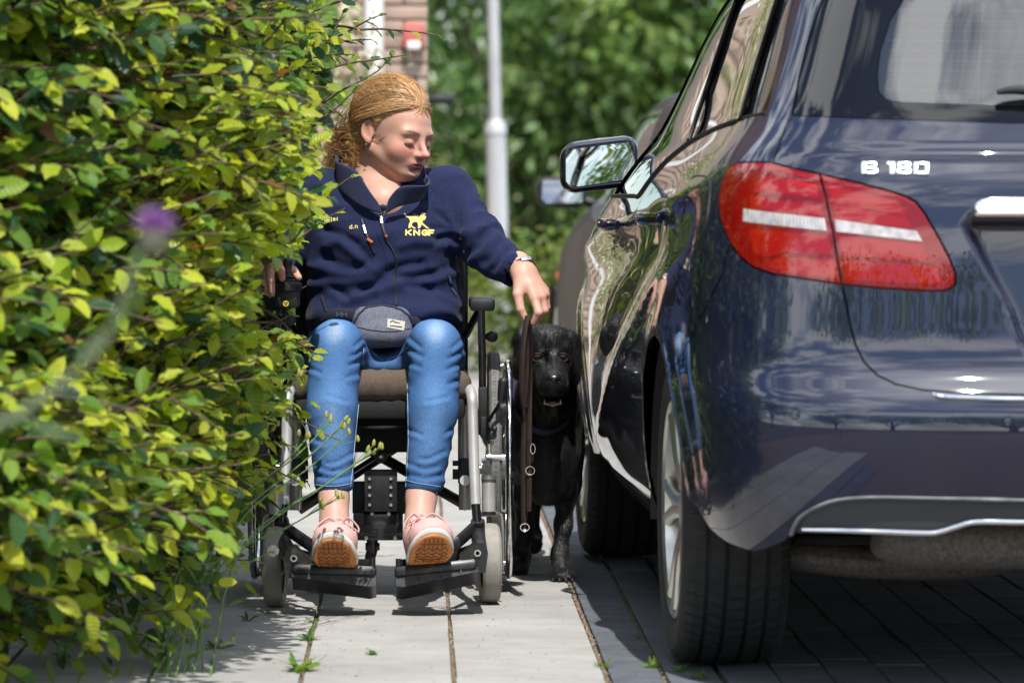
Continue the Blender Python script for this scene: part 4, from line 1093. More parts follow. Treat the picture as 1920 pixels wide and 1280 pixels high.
# ---------------- head, in its own frame (face towards -y, z up, ears at the origin's height), then turned and bent
HR = Matrix.Rotation(R(46), 3, 'Z') @ Matrix.Rotation(R(11), 3, 'X') @ Matrix.Rotation(R(6), 3, 'Y')
EAR = Vector((-.074, .012, -.004))
HO = P(689, 252, 10.63) - HR @ EAR
HW = lambda p: HO + HR @ Vector(p)
neck_w = P(700, 372, 10.70)
nb_loc = HR.inverted() @ (neck_w - HO)
chest_loc = HR.inverted() @ (P(716, 400, 10.64) - HO)
f = Field((-.125, -.14, -.30), (.125, .17, .155), .0026)
f.d = f.ell((0, .014, .043), (.0735, .094, .086))
f.add(f.ell((0, -.030, .030), (.064, .062, .062)), .03)                                          # forehead
f.add(f.ell((0, -.037, -.030), (.0535, .056, .072)), .035)
f.add(f.ell((0, -.058, -.066), (.041, .034, .034)), .035)
f.add(f.ell((0, -.077, -.0905), (.016, .015, .013)), .024)                                       # chin
for s_ in (-1, 1):
    f.add(f.cone((s_ * .0505, .004, -.042), (s_ * .016, -.070, -.089), .015, .013), .028)           # jaw line
    f.add(f.ell((s_ * .036, -.0655, -.028), (.027, .023, .025)), .032)                             # cheek
    f.add(f.ell((s_ * .028, -.083, .022), (.024, .010, .008)), .022)                             # brow
    f.sub(f.ell((s_ * .0320, -.1085, .0010), (.0160, .0130, .0085)), .022)                        # socket
    f.add(f.ell((s_ * .0315, -.0822, .0000), (.0148, .0125, .0110)), .005)                        # lid over the eye
    f.sub(f.ell((s_ * .0315, -.0960, -.0058), (.0125, .0035, .0010)), .0015)                      # line of the lashes
    f.add(f.ell((s_ * .0095, -.1060, -.0320), (.0072, .0105, .0066)), .012)                      # nostril wing
f.add(f.cone((0, -.091, .016), (0, -.1185, -.023), .0064, .0082), .013)                          # nose
f.add(f.ell((0, -.1215, -.0275), (.0092, .0092, .0084)), .008)
f.add(f.ell((0, -.090, -.0575), (.024, .0100, .012)), .016)                                      # muzzle of the mouth
f.add(f.ell((0, -.0965, -.0560), (.0205, .0075, .0050)), .006)
f.add(f.ell((0, -.0945, -.0665), (.0170, .0080, .0062)), .006)
f.sub(f.ell((0, -.1035, -.0612), (.0150, .0070, .0015)), .0025)
f.sub(f.ell((0, -.099, -.0770), (.015, .008, .0040)), .012)
f.add(f.cone((0, .035, -.03), tuple(nb_loc), .049, .053), .03)                                   # neck
f.add(f.cone(tuple(nb_loc), tuple(chest_loc), .055, .06), .03)
for s_ in (-1, 1):                                                                              # ears
    ex = Matrix.Rotation(s_ * R(-18), 3, 'Z') @ Matrix.Rotation(R(-12), 3, 'X')
    f.add(f.ell((s_ * .0755, .014, .002), (.0065, .0165, .029), ex), .006)
    f.add(f.ell((s_ * .0735, .006, -.022), (.006, .008, .010)), .005)
    f.sub(f.ell((s_ * .0815, .013, .004), (.0045, .0095, .018), ex), .003)
hv, hf = surface_nets(f.d, f.lo, f.res)
# skin tint by place on the face: lips, cheeks, nose, brows, lash line
x, y, z = hv.T
base = np.array([0.57, 0.315, 0.238]); tint = np.tile(base, (len(hv), 1))
def blend(c, w):
    global tint
    tint = tint * (1 - w[:, None]) + np.array(c) * w[:, None]
face = np.clip((-.035 - y) / .03, 0, 1)
blend((.55, .20, .155), .75 * face * gauss(np.hypot((np.abs(x) - .045) / 1.3, z + .028), .024))
blend((.52, .175, .135), .7 * gauss(np.sqrt(x ** 2 + (y + .119) ** 2 + (z + .032) ** 2), .016))
blend((.44, .13, .12), .9 * (y < -.086) * np.clip(1.25 - np.hypot(x / .0205, (z + .0612) / .0105), 0, 1).clip(0, .8) / .8)
blend((.26, .07, .06), .7 * (y < -.085) * gauss(z + .0612, .0018) * (np.abs(x) < .0165))
blend((.07, .035, .025), .85 * (y < -.075) * gauss(z + .0058 - ((np.abs(x) - .0315) ** 2) * 7, .0016) * np.clip((.0170 - np.abs(np.abs(x) - .0315)) / .004, 0, 1))
blend((.28, .10, .08), .7 * (y < -.104) * gauss(np.hypot(np.abs(x) - .0055, (z + .0405) * 1.5), .0028))  # nostril hollows aren't carved; their shade is put into the skin tint
blend((.60, .25, .19), .5 * gauss(np.hypot(np.abs(x) - .078, y - .012), .012))
blend((.25, .12, .07), .8 * gauss(np.sqrt((x + .046) ** 2 + (z + .055) ** 2), .0014) * face)
hv[:, 2] = np.where(hv[:, 2] < 0, np.where(hv[:, 2] > -.125, hv[:, 2] * .84, hv[:, 2] + .020), hv[:, 2])
fw_ = np.clip((.005 - hv[:, 1]) / .05, 0, 1) * np.clip((.06 - hv[:, 2]) / .05, 0, 1) * np.clip((hv[:, 2] + .12) / .02, 0, 1); hv[:, 0] *= 1 - .075 * fw_
head_v = np.array([tuple(HW(p)) for p in hv])
BODY_V, BODY_F, BODY_T = [head_v], [hf], [tint]

# ---------------- hands and ankles
def hand(spec, res=.0021):
    """spec: list of cones ((px,py,Y),(px,py,Y),ra,rb,k)"""
    pts = [Vector(P(*a)) for c in spec for a in c[:2]]
    lo = [min(p[i] for p in pts) - .03 for i in range(3)]; hi = [max(p[i] for p in pts) + .03 for i in range(3)]
    h = Field(lo, hi, res)
    for a, b, ra, rb, k in spec: h.add(h.cone(P(*a), P(*b), ra, rb), k)
    v, fc = surface_nets(h.d, h.lo, h.res)
    return v, fc
LH = [((972, 492, 10.53), (982, 512, 10.50), .027, .026, .01), ((980, 510, 10.50), (990, 536, 10.475), .026, .021, .02),
      ((985, 515, 10.49), (1002, 560, 10.445), .017, .0125, .012), ((990, 513, 10.50), (1015, 557, 10.455), .017, .0125, .012),
      ((993, 512, 10.51), (1022, 552, 10.475), .016, .0115, .012), ((990, 515, 10.52), (1022, 545, 10.50), .016, .011, .012),
      ((1002, 560, 10.445), (1010, 586, 10.425), .0112, .0100, .004), ((1010, 586, 10.425), (1001, 605, 10.435), .0098, .0082, .003),
      ((1015, 557, 10.455), (1021, 582, 10.45), .0108, .0096, .003), ((1021, 582, 10.45), (1009, 598, 10.475), .0095, .008, .003),
      ((1022, 552, 10.475), (1025, 576, 10.48), .0102, .0090, .003), ((1025, 576, 10.48), (1012, 588, 10.50), .009, .0078, .003),
      ((1022, 545, 10.50), (1022, 564, 10.51), .0088, .0078, .003), ((1022, 564, 10.51), (1011, 576, 10.53), .0078, .007, .003),
      ((978, 518, 10.485), (971, 552, 10.455), .020, .0125, .012), ((971, 552, 10.455), (976, 580, 10.445), .0118, .0102, .004), ((976, 580, 10.445), (986, 600, 10.445), .0100, .0080, .003)]
RH = [((478, 528, 10.50), (497, 516, 10.44), .028, .027, .02), ((497, 514, 10.44), (512, 500, 10.40), .027, .022, .02),
      ((505, 508, 10.42), (521, 494, 10.355), .016, .012, .012), ((500, 512, 10.42), (507, 502, 10.345), .016, .012, .012), ((495, 518, 10.42), (497, 510, 10.35), .015, .011, .012),
      ((521, 494, 10.355), (527, 508, 10.325), .0105, .0095, .003), ((527, 508, 10.325), (529, 522, 10.325), .0093, .0078, .003),
      ((507, 502, 10.345), (507, 525, 10.315), .0108, .0095, .003), ((507, 525, 10.315), (510, 547, 10.32), .0095, .0078, .003),
      ((497, 510, 10.35), (496, 530, 10.325), .0100, .009, .003), ((496, 530, 10.325), (502, 549, 10.33), .009, .0075, .003),
      ((512, 506, 10.42), (536, 500, 10.385), .017, .0115, .012), ((536, 500, 10.385), (551, 508, 10.36), .011, .0100, .004), ((551, 508, 10.36), (560, 520, 10.345), .0100, .008, .003)]
for spec in (LH, RH):
    v, fc = hand(spec); BODY_F.append(fc + sum(len(q) for q in BODY_V)); BODY_V.append(v)
    t = np.tile([0.58, 0.325, 0.245], (len(v), 1)); kn = [P(*c[1]) for c in spec[2:6]]
    for k in kn:
        w = .55 * gauss(np.linalg.norm(v - np.array(k), axis=1), .013); t = t * (1 - w[:, None]) + np.array([.52, .20, .145]) * w[:, None]
    for tip in [c for c in spec if c[3] <= .0083]:
        w = .5 * gauss(np.linalg.norm(v - np.array(P(*tip[1])), axis=1), .012); t = t * (1 - w[:, None]) + np.array([.52, .20, .145]) * w[:, None]
    BODY_T.append(t)
# under-body (hidden by clothes) with the ankles, coarser
g = Field((-.36, 9.98, .12), (.28, 10.95, 1.05), .008)
for a, b, ra, rb in (((655, 668, 10.70), (630, 655, 10.40), .055, .036), ((790, 668, 10.70), (815, 655, 10.40), .055, .036), ((628, 648, 10.40), (626, 840, 10.29), .036, .032), ((816, 648, 10.40), (802, 840, 10.29), .036, .032),
                     ((626, 840, 10.29), (626, 930, 10.245), .032, .032), ((802, 840, 10.29), (790, 930, 10.245), .032, .033), ((626, 930, 10.245), (627, 985, 10.20), .033, .036), ((790, 930, 10.245), (786, 985, 10.20), .0335, .036),
                     ((720, 600, 10.74), (716, 430, 10.70), .11, .10), ((716, 430, 10.70), (700, 372, 10.70), .10, .055), ((610, 385, 10.72), (830, 385, 10.72), .045, .045),
                     ((840, 385, 10.72), (900, 468, 10.62), .042, .036), ((900, 468, 10.62), (972, 495, 10.53), .036, .026), ((600, 385, 10.72), (515, 490, 10.70), .042, .036), ((515, 490, 10.70), (480, 527, 10.50), .036, .026)):
    g.add(g.cone(P(*a), P(*b), ra, rb), .02)
v, fc = surface_nets(g.d, g.lo, g.res); BODY_F.append(fc + sum(len(q) for q in BODY_V)); BODY_V.append(v); BODY_T.append(np.tile([.56, .33, .26], (len(v), 1)))
body = mesh('body', np.concatenate(BODY_V), np.concatenate(BODY_F), M_skin, person); relax_mesh(body, 2)
vcol(body, np.concatenate(BODY_T))
MB().lathe([(0, .0022), (.0018, .0018), (.0024, .0004), (.0016, -.001)], HW((-.0805, .003, -.0275)), HR @ Vector((-1, -.25, 0)), 12).build('earring', M_chrome, person)

bb0 = BVHTree.FromPolygons([tuple(q) for q in hv], [tuple(int(i) for i in q) for q in hf])
bl, br_ = [], []; rgb_ = np.random.default_rng(3)
for s_ in (-1, 1):
    for i in range(70):
        t = rgb_.random(); xx0 = s_ * (.011 + t * .040); z0 = .0215 + .0055 * math.sin(t * 2.2) + rgb_.normal(0, .0012)
        loc, nn_, _, _ = bb0.ray_cast(Vector((xx0, -.3, z0)), Vector((0, 1, 0)))
        if loc is None: continue
        d = Vector((s_ * .8, 0, .45 - t * .7)) * .0045; bl.append(np.array([HW(loc + nn_ * .0003), HW(loc + d * .5 + nn_ * .0010), HW(loc + d + nn_ * .0004)])); br_.append(np.array([.0003, .0003, .0002]))
    for i in range(60):
        t = i / 59; xx0 = s_ * (.019 + t * .026); loc, nn_, _, _ = bb0.ray_cast(Vector((xx0, -.3, -.0048 + (t - .5) ** 2 * .006)), Vector((0, 1, 0)))
        if loc is None: continue
        bl.append(np.array([HW(loc), HW(loc + Vector((s_ * .001 * (t - .3), -.0035, -.0012))), HW(loc + Vector((s_ * .002 * (t - .3), -.0060, .0003)))])); br_.append(np.array([.0004, .0003, .0001]))
mbb = MB()
for l, r in zip(bl, br_): mbb.tube([tuple(q) for q in l], r, 3, cap=False)
tag(mesh('brows_and_lashes', mbb.v, mbb.f, mat('brow_hair', (.22, .115, .06), .6), person), kind='stuff')
# ---------------- hair: a combed-back cap plus strands
HC = np.array((0, .014, .043))
f = Field((-.12, -.13, -.14), (.12, .20, .17), .0034)
f.d = f.ell(HC + (0, .006, .006), (.0845, .1045, .100))
f.add(f.ell((0, .085, -.035), (.055, .042, .055)), .05)
f.add(f.cone((-.01, .09, -.05), (-.028, .085, -.115), .040, .030), .03)
pl = (f.Y * .80 + f.Z * .60 + .0100 + 0 * f.X).astype(np.float32)         # hairline plane, dipping in front of the ear
wv = np.float32(.010) * np.cos(f.X * 42).astype(np.float32)
f.d = smax(f.d, -(pl + wv) + 0 * f.d, np.float32(.012))
for s_ in (-1, 1): f.sub(f.ell((s_ * .090, .013, .002), (.032, .0225, .038)), .006)
cap_v, cap_f = surface_nets(f.d, f.lo, f.res)
n1 = vnoise(np.stack([np.arctan2(cap_v[:, 0], cap_v[:, 2] - .02) * .12, cap_v[:, 1] * .12, cap_v[:, 2] * .02], 1), 260, 3)
capn = cap_v - HC; capn /= np.linalg.norm(capn, axis=1)[:, None]
cap_v = cap_v + capn * (n1 * .0013)[:, None]
hair = mesh('hair', [tuple(HW(p)) for p in cap_v], cap_f, M_hair, person)
relax_mesh(hair, 1)
roots = np.clip((-cap_v[:, 1] - .02) / .06, 0, 1)
hc = np.array([.42, .23, .09])[None] * (1 + .30 * n1[:, None]) * (1 - .15 * roots[:, None]) + np.array([.16, .10, .05])[None] * np.clip(n1, 0, 1)[:, None]
vcol(hair, np.clip(hc, .02, 1))
SV, SF, ST = [], [], []
def strand(pts, r0, col):
    o0 = sum(len(q) for q in SV); n_ = len(pts); pts = np.asarray(pts)
    t = np.gradient(pts, axis=0); t /= np.linalg.norm(t, axis=1)[:, None] + 1e-9
    a = np.cross(t, (pts - HC)); a /= np.linalg.norm(a, axis=1)[:, None] + 1e-9; b = np.cross(t, a)
    r = r0 * np.linspace(1, .35, n_)[:, None]
    vv = np.concatenate([pts + a * r, pts - a * r * .5 + b * r * .87, pts - a * r * .5 - b * r * .87]); SV.append(vv)
    for i in range(n_ - 1):
        for k in range(3):
            k2 = (k + 1) % 3; SF.append((o0 + k * n_ + i, o0 + k2 * n_ + i, o0 + k2 * n_ + i + 1, o0 + k * n_ + i + 1))
    ST.append(np.tile(col, (len(vv), 1)))
def on_cap(d, ex=0.0):
    d = d / np.linalg.norm(d); rad = np.array((.0845, .1045, .100)) + ex
    return HC + (0, .006, .006) + d / np.sqrt(((d / rad) ** 2).sum())
rg = np.random.default_rng(11)
plv = cap_v[:, 1] * .80 + cap_v[:, 2] * .60 + .0100 + .010 * np.cos(cap_v[:, 0] * 42)
ctr_ = HC + (0, .006, .006); edist = np.abs(np.sqrt((((cap_v - ctr_) / (.0845, .1045, .100)) ** 2).sum(1)) - 1)
okv = (edist < .05)
fr_i = np.where(okv & (plv < .012) & (cap_v[:, 2] > -.01))[0]; all_i = np.where(okv & (cap_v[:, 2] > -.06))[0]
for i in range(7500):
    st_ = cap_v[rg.choice(fr_i if rg.random() < .6 else all_i)] + rg.normal(0, .002, 3)
    d0 = st_ - ctr_; d0 /= np.linalg.norm(d0)
    sx = np.clip(st_[0] / .08, -1, 1)
    d1 = np.array([sx * .34 + rg.normal(0, .05), .90, -.42 + rg.normal(0, .05)]); d1 /= np.linalg.norm(d1)
    om = math.acos(np.clip(d0 @ d1, -1, 1)); ls_ = rg.random() < .22; ex = rg.normal(.0006, .0012) + (abs(rg.normal(0, .0025)) if ls_ else 0); jit = rg.normal(0, .035 if ls_ else .012, 3); q = []
    for k in np.linspace(0, 1, 12):
        d = (math.sin((1 - k) * om) * d0 + math.sin(k * om) * d1) / max(math.sin(om), .05)
        d = d + jit * math.sin(k * math.pi) + np.array([0, 0, -.18 * abs(sx) ** 2 + .10 * (1 - abs(sx))]) * math.sin(math.pi * k)
        q.append(on_cap(d, ex))
    qa_ = np.array(q); qa_ = np.stack([np.abs(qa_[:, 0]), qa_[:, 1], qa_[:, 2]], 1)
    if (((qa_ - (.083, .013, .002)) / (.024, .021, .035)) ** 2).sum(1).min() < 1: continue
    c = np.array([.50, .285, .12]) * rg.uniform(.5, 1.3) + (np.array([.30, .22, .13]) if rg.random() < .3 else 0)
    strand(q, rg.uniform(.0003, .00055), c)
for i in range(2300):                                                # loose tail hanging behind the neck
    s0 = np.array([rg.uniform(-.068, .05), .085 + rg.normal(0, .024), -.03 + rg.normal(0, .034)])
    e0 = HR.inverted() @ (P(rg.normal(636, 16), rg.normal(300, 17), 10.76 + rg.normal(0, .02)) - HO); e0 = np.array(e0)
    m0 = (s0 + e0) / 2 + np.array([rg.normal(-.015, .008), .020 + rg.normal(0, .008), .018 + rg.normal(0, .008)])
    q = [s0 * (1 - k) ** 2 + 2 * m0 * k * (1 - k) + e0 * k * k for k in np.linspace(0, 1, 9)]
    strand(q, rg.uniform(.0005, .001), np.array([.34, .18, .07]) * rg.uniform(.5, 1.4))
for i in range(320):                                                 # flyaways
    th = rg.uniform(-1.5, 1.5); d0 = np.array([math.sin(th), rg.uniform(-.9, .3), rg.uniform(.1, .9)])
    a = on_cap(d0, .001); dr = np.array([rg.normal(0, .4), .9, rg.normal(.1, .4)]); L_ = rg.uniform(.02, .05)
    q = [a + dr * L_ * k + capn.mean(0) * 0 + (a - HC) * .10 * k * (1 - .5 * k) for k in np.linspace(0, 1, 6)]
    strand(q, .0003, np.array([.5, .33, .16]))
for i in range(26):                                                  # wisps blown past the shoulder
    a = np.array(HR.inverted() @ (P(790 + rg.normal(0, 6), 312 + rg.normal(0, 8), 10.74) - HO)); b = np.array(HR.inverted() @ (P(820 + rg.normal(0, 14), 300 + rg.normal(0, 10), 10.72) - HO))
    strand([a * (1 - k) + b * k + np.array([0, 0, .008 * math.sin(k * 3)]) for k in np.linspace(0, 1, 6)], .0003, np.array([.45, .3, .15]))
sv = np.concatenate(SV); hs = mesh('hair_strands', (np.array(HO)[None] + sv @ np.array(HR).T), SF, M_hair, hair); vcol(hs, np.clip(np.concatenate(ST), .02, 1)); tag(hs, kind='stuff')

# ---------------- jacket
f = Field((-.44, 10.30, .575), (.30, 10.98, 1.09), .0055)
zz = lambda py, Y=10.70: float(P(720, py, Y).z)
xx = lambda px, Y=10.66: float(P(px, 400, Y).x)
zk = np.array([zz(q) for q in (640, 610, 560, 500, 440, 390, 350, 325)])
cxk = np.array([xx(q) for q in (722, 722, 724, 718, 714, 714, 712, 708)])
rxk = np.array([.186, .190, .187, .178, .176, .172, .125, .07])
ryk = np.array([.135, .138, .135, .128, .122, .108, .085, .06])
cyk = np.array([10.70, 10.70, 10.70, 10.69, 10.685, 10.70, 10.715, 10.72])
zf = f.Z.ravel(); o_ = np.argsort(zk)
I = lambda a: np.interp(zf, zk[o_], a[o_]).astype(np.float32)[None, None, :]
rx, ry = I(rxk), I(ryk)
d = (np.sqrt(((f.X - I(cxk)) / rx) ** 2 + ((f.Y - I(cyk)) / ry) ** 2) - 1) * np.minimum(rx, ry)
d = smax(d, (np.float32(zz(621)) - f.Z) + 0 * d, np.float32(.02)); d = smax(d, (f.Z - np.float32(zz(338))) + 0 * d, np.float32(.03))
f.d = d.astype(np.float32)
C_ = lambda a, b, ra, rb: f.cone(P(*a), P(*b), ra, rb)
f.add(C_((700, 362, 10.72), (612, 372, 10.72), .055, .062), .05); f.add(C_((715, 362, 10.72), (838, 366, 10.72), .055, .064), .05)
f.add(C_((842, 368, 10.72), (894, 448, 10.63), .060, .054), .03); f.add(C_((894, 448, 10.63), (932, 484, 10.575), .055, .050), .025); f.add(C_((932, 484, 10.575), (967, 508, 10.53), .050, .040), .02)
f.add(C_((612, 374, 10.72), (520, 482, 10.72), .064, .057), .035); f.add(C_((520, 482, 10.72), (492, 520, 10.52), .056, .042), .025)
f.add(f.ell(P(722, 585, 10.62), (.165, .085, .045)), .04)                    # bloused hem over the lap
f.sub(f.ell(P(712, 352, 10.60), (.036, .07, .045)), .015); f.sub(C_((714, 352, 10.56), (719, 392, 10.55), .026, .006), .012)
f.sub(C_((972, 513, 10.52), (990, 526, 10.50), .034, .04), .006)
jacket = fmesh('jacket', f, M_fleece, person, 2)
co = coords(jacket); no = normals(jacket); X_, Y_, Z_ = co.T
# folds: across the belly, down from the arm holes, rings round the bent sleeves
sh = np.array(P(838, 370, 10.72)); el = np.array(P(893, 455, 10.63)); cu = np.array(P(966, 510, 10.53)); el2 = np.array(P(520, 482, 10.72))
arm = np.clip((X_ - float(P(862, 400, 10.68).x)) / .03, 0, 1); armL = np.clip((float(P(578, 400, 10.68).x) - X_) / .03, 0, 1)
tor = (1 - arm) * (1 - armL)
ridge = lambda n_: (1 - np.abs(n_)) ** 2
warp = vnoise(co, 9, 1) * .035
belly = np.clip((zz(440) - Z_) / .06, 0, 1)
q1 = np.stack([X_ * .30 + .1, Y_ * .3, Z_ + warp + .16 * np.abs(X_ - xx(735)) - .1 * X_], 1)
f1 = ridge(vnoise(q1, 21, 2)) - .35
q2 = np.stack([X_ * .6, Y_ * .5, Z_ * 1.0 + warp * 1.5], 1)
f2 = vnoise(q2, 14, 5)
disp = tor * (belly * f1 * .008 + (1 - belly) * f1 * .006 + f2 * .006)
ax = (cu - sh) / np.linalg.norm(cu - sh); tA = (co - sh) @ ax
qa = np.stack([tA + .25 * (Z_ - el[2]) + warp * .5, X_ * .35, Y_ * .35], 1)
fa = ridge(vnoise(qa, 30, 8)) - .35
bend = gauss(tA - np.linalg.norm(el - sh), .085)
disp = disp + arm * (fa * (.005 + .006 * bend) + vnoise(co, 22, 9) * .002)
disp = disp + armL * ((ridge(vnoise(np.stack([Z_, X_ * .4, Y_ * .4], 1), 26, 4)) - .35) * .010)
disp += -.010 * gauss(np.abs(X_ - float(P(858, 420, 10.66).x)) + .3 * np.abs(Z_ - zz(425)), .018) * (Z_ > zz(520)) * (Y_ < 10.72)    # arm hole crease
pit = np.array(P(852, 430, 10.63)); rd = co - pit; an = np.arctan2(rd[:, 2], -rd[:, 0])
disp += -.006 * np.clip(np.sin(an * 9 + 1), 0, 1) * gauss(np.linalg.norm(rd, axis=1) - .04, .045) * (rd[:, 0] < .01) * (Y_ < 10.7)      # drag lines towards the arm pit
hem = gauss(Z_ - zz(612), .006); disp -= tor * hem * .004
def to_px(co):
    v = (co - np.array([0, 0, CAM_H])) @ np.array(CAMR)
    return np.stack([960 + FPX * v[:, 0] / -v[:, 2], 640 - FPX * v[:, 1] / -v[:, 2]], 1)
def pdist(pp, line):
    d = np.full(len(pp), 1e9)
    for a, b in zip(line[:-1], line[1:]):
        a, b = np.array(a, float), np.array(b, float); ab = b - a; t = np.clip(((pp - a) @ ab) / (ab @ ab), 0, 1)
        d = np.minimum(d, np.linalg.norm(pp - a - t[:, None] * ab, axis=1))
    return d
pp = to_px(co); frontal = np.clip(-no[:, 1] * 2 + .3, 0, 1)
K4 = lambda l: [(540 + a / 4, 320 + b / 4) for a, b in l]
VAL = [[(270, 440), (400, 480), (520, 560), (600, 660)], [(270, 640), (340, 700), (450, 730), (560, 720)], [(780, 735), (900, 705), (1000, 690)], [(560, 900), (650, 870), (720, 800), (740, 760)], [(800, 790), (950, 810), (1080, 770), (1180, 740)],
       [(440, 950), (380, 900), (330, 880)], [(900, 860), (1000, 870), (1080, 890)], [(1110, 510), (1180, 500), (1250, 520)], [(1240, 520), (1290, 620), (1240, 720)], [(1500, 420), (1440, 560), (1340, 650)], [(1600, 540), (1540, 640), (1480, 690)], [(1640, 600), (1590, 680), (1540, 740)], [(420, 1020), (560, 1000), (640, 960)]]
CRE = [[(300, 560), (380, 520), (480, 600), (560, 660)], [(240, 740), (380, 760), (520, 770), (640, 740)], [(200, 860), (330, 850), (470, 840), (620, 820)], [(330, 900), (420, 970), (560, 950), (680, 900), (760, 870)], [(840, 840), (960, 840), (1080, 830), (1150, 810)],
       [(1090, 740), (1180, 760), (1260, 770)], [(850, 560), (950, 530), (1080, 540), (1200, 560)], [(1290, 480), (1400, 460), (1510, 400)], [(1340, 680), (1460, 600), (1560, 480)], [(1480, 720), (1570, 620), (1620, 560)], [(1560, 760), (1620, 690), (1660, 640)]]
for l in VAL: disp -= .011 * gauss(pdist(pp, K4(l)), 8.5) * frontal
for l in CRE: disp += .009 * gauss(pdist(pp, K4(l)), 11) * frontal
set_coords(jacket, co + no * disp[:, None]); relax_mesh(jacket, 2)
jb = bvh_of(jacket)
# collar: a standing band, open at the throat
band = [((717, 396, 10.565), (709, 380, 10.562)), ((694, 390, 10.565), (689, 352, 10.562)), ((664, 375, 10.585), (668, 320, 10.580)), ((633, 345, 10.65), (630, 300, 10.64)), ((642, 330, 10.75), (644, 283, 10.76)), ((690, 320, 10.80), (697, 284, 10.81)),
        ((750, 322, 10.80), (760, 290, 10.80)), ((786, 340, 10.745), (789, 297, 10.75)), ((795, 362, 10.68), (797, 322, 10.675)), ((782, 374, 10.60), (804, 346, 10.575)), ((745, 384, 10.562), (752, 349, 10.545)), ((721, 398, 10.56), (728, 374, 10.552))]
bt_ = smooth_pts([P(*a) for a, b in band], [0] * len(band), 5)[0]; tp_ = smooth_pts([P(*b) for a, b in band], [0] * len(band), 5)[0]
cv, cf = [], []
for a, b in zip(bt_, tp_):
    for k in range(7): cv.append(a.lerp(b, k / 6) + Vector((0, 0, -.006 * (1 - k / 6))))
for i in range(len(bt_) - 1):
    for k in range(6): cf.append((i * 7 + k, (i + 1) * 7 + k, (i + 1) * 7 + k + 1, i * 7 + k + 1))
collar = mesh('collar', cv, cf, M_fleece_in, jacket)
md = collar.modifiers.new('thick', 'SOLIDIFY'); md.thickness = .005; md.offset = 0; sb = collar.modifiers.new('sub', 'SUBSURF'); sb.levels = sb.render_levels = 1
# undershirt in the neck opening
MB().tube([P(706, 384, 10.60), P(718, 389, 10.59), P(730, 384, 10.60)], .014, 10, smooth_path=4).build('undershirt', mat('dark_shirt', (.02, .025, .05), .9), person)
# front zip, pocket zips, pulls
seam_line('front_zip', [(719, 398), (716, 430), (724, 450), (737, 470), (744, 488), (742, 505), (738, 520), (741, 545), (743, 572)], jb, M_zip, jacket, r=.0027, lift=.0004)
seam_line('zip_teeth', [(719, 398), (716, 430), (724, 450), (737, 470), (744, 488), (742, 505), (738, 520), (741, 545), (743, 572)], jb, mat('zip_teeth', (.07, .07, .08), .35, metal=.6), jacket, r=.0014, lift=.0026)
def flat_tab(name, pts, w, th, m, parent, bvh, lift=.004):
    q = [cast(bvh, a, b, lift)[0] for a, b in pts]; q = [x for x in q if x is not None]
    if len(q) > 1: return MB().tube(q, w, 8, squash=(1, th / w), up=(1, 0, 0)).build(name, m, parent)
flat_tab('zip_pull', [(714, 408), (716, 420)], .004, .002, M_metal, jacket, jb); flat_tab('zip_pull_cord', [(716, 420), (719, 432), (723, 442)], .0032, .002, M_zip, jacket, jb); flat_tab('zip_pull_cord', [(722, 440), (724, 444)], .003, .002, mat('orange_tip', (.6, .12, .03), .6), jacket, jb, .0055)
seam_line('pocket_zip', [(678, 411), (686, 436), (694, 456), (702, 475)], jb, M_zip, jacket, r=.0032)
flat_tab('zip_pull', [(682, 424), (686, 438)], .0034, .0018, M_metal, jacket, jb); flat_tab('zip_pull_cord', [(689, 448), (698, 454)], .0032, .002, MATS['orange_tip'], jacket, jb)
seam_line('pocket_zip', [(838, 515), (846, 532), (855, 550)], jb, M_zip, jacket, r=.003); flat_tab('zip_pull', [(840, 518), (843, 530)], .003, .0018, M_metal, jacket, jb); flat_tab('zip_pull_cord', [(845, 540), (853, 553)], .003, .0018, M_metal, jacket, jb)
seam_line('pocket_zip', [(604, 556), (609, 572), (613, 584)], jb, M_zip, jacket, r=.004)
seam_line('zip_flap_seam', [(698, 400), (702, 420), (712, 450), (722, 475), (726, 500)], jb, M_fleece, jacket, r=.0010)
# embroidery, traced: walking dog, letters, lettering over the breast pocket
c1 = lambda *p: [(560 + a / 3.658, 100 + b / 3.658) for a, b in p]
dog_emb = [c1((722, 1100), (728, 1098), (740, 1115), (758, 1120), (800, 1118), (830, 1128), (845, 1120), (868, 1132), (862, 1146), (848, 1148), (850, 1165), (868, 1180), (895, 1206), (886, 1208), (858, 1188), (842, 1176), (838, 1186), (826, 1204), (816, 1200), (818, 1180), (812, 1160), (790, 1158), (774, 1172), (776, 1186), (804, 1202), (790, 1204), (766, 1188), (764, 1200), (752, 1200), (754, 1176), (764, 1152), (754, 1132), (736, 1124)),
           c1((782, 1100), (830, 1122), (838, 1104), (848, 1094), (868, 1098), (866, 1108), (854, 1112), (870, 1118), (872, 1128), (864, 1140), (842, 1132)), ]
decal('embroidered_emblem', dog_emb, jb, M_yel, jacket, lift=.0016, thick=.002, res=5)
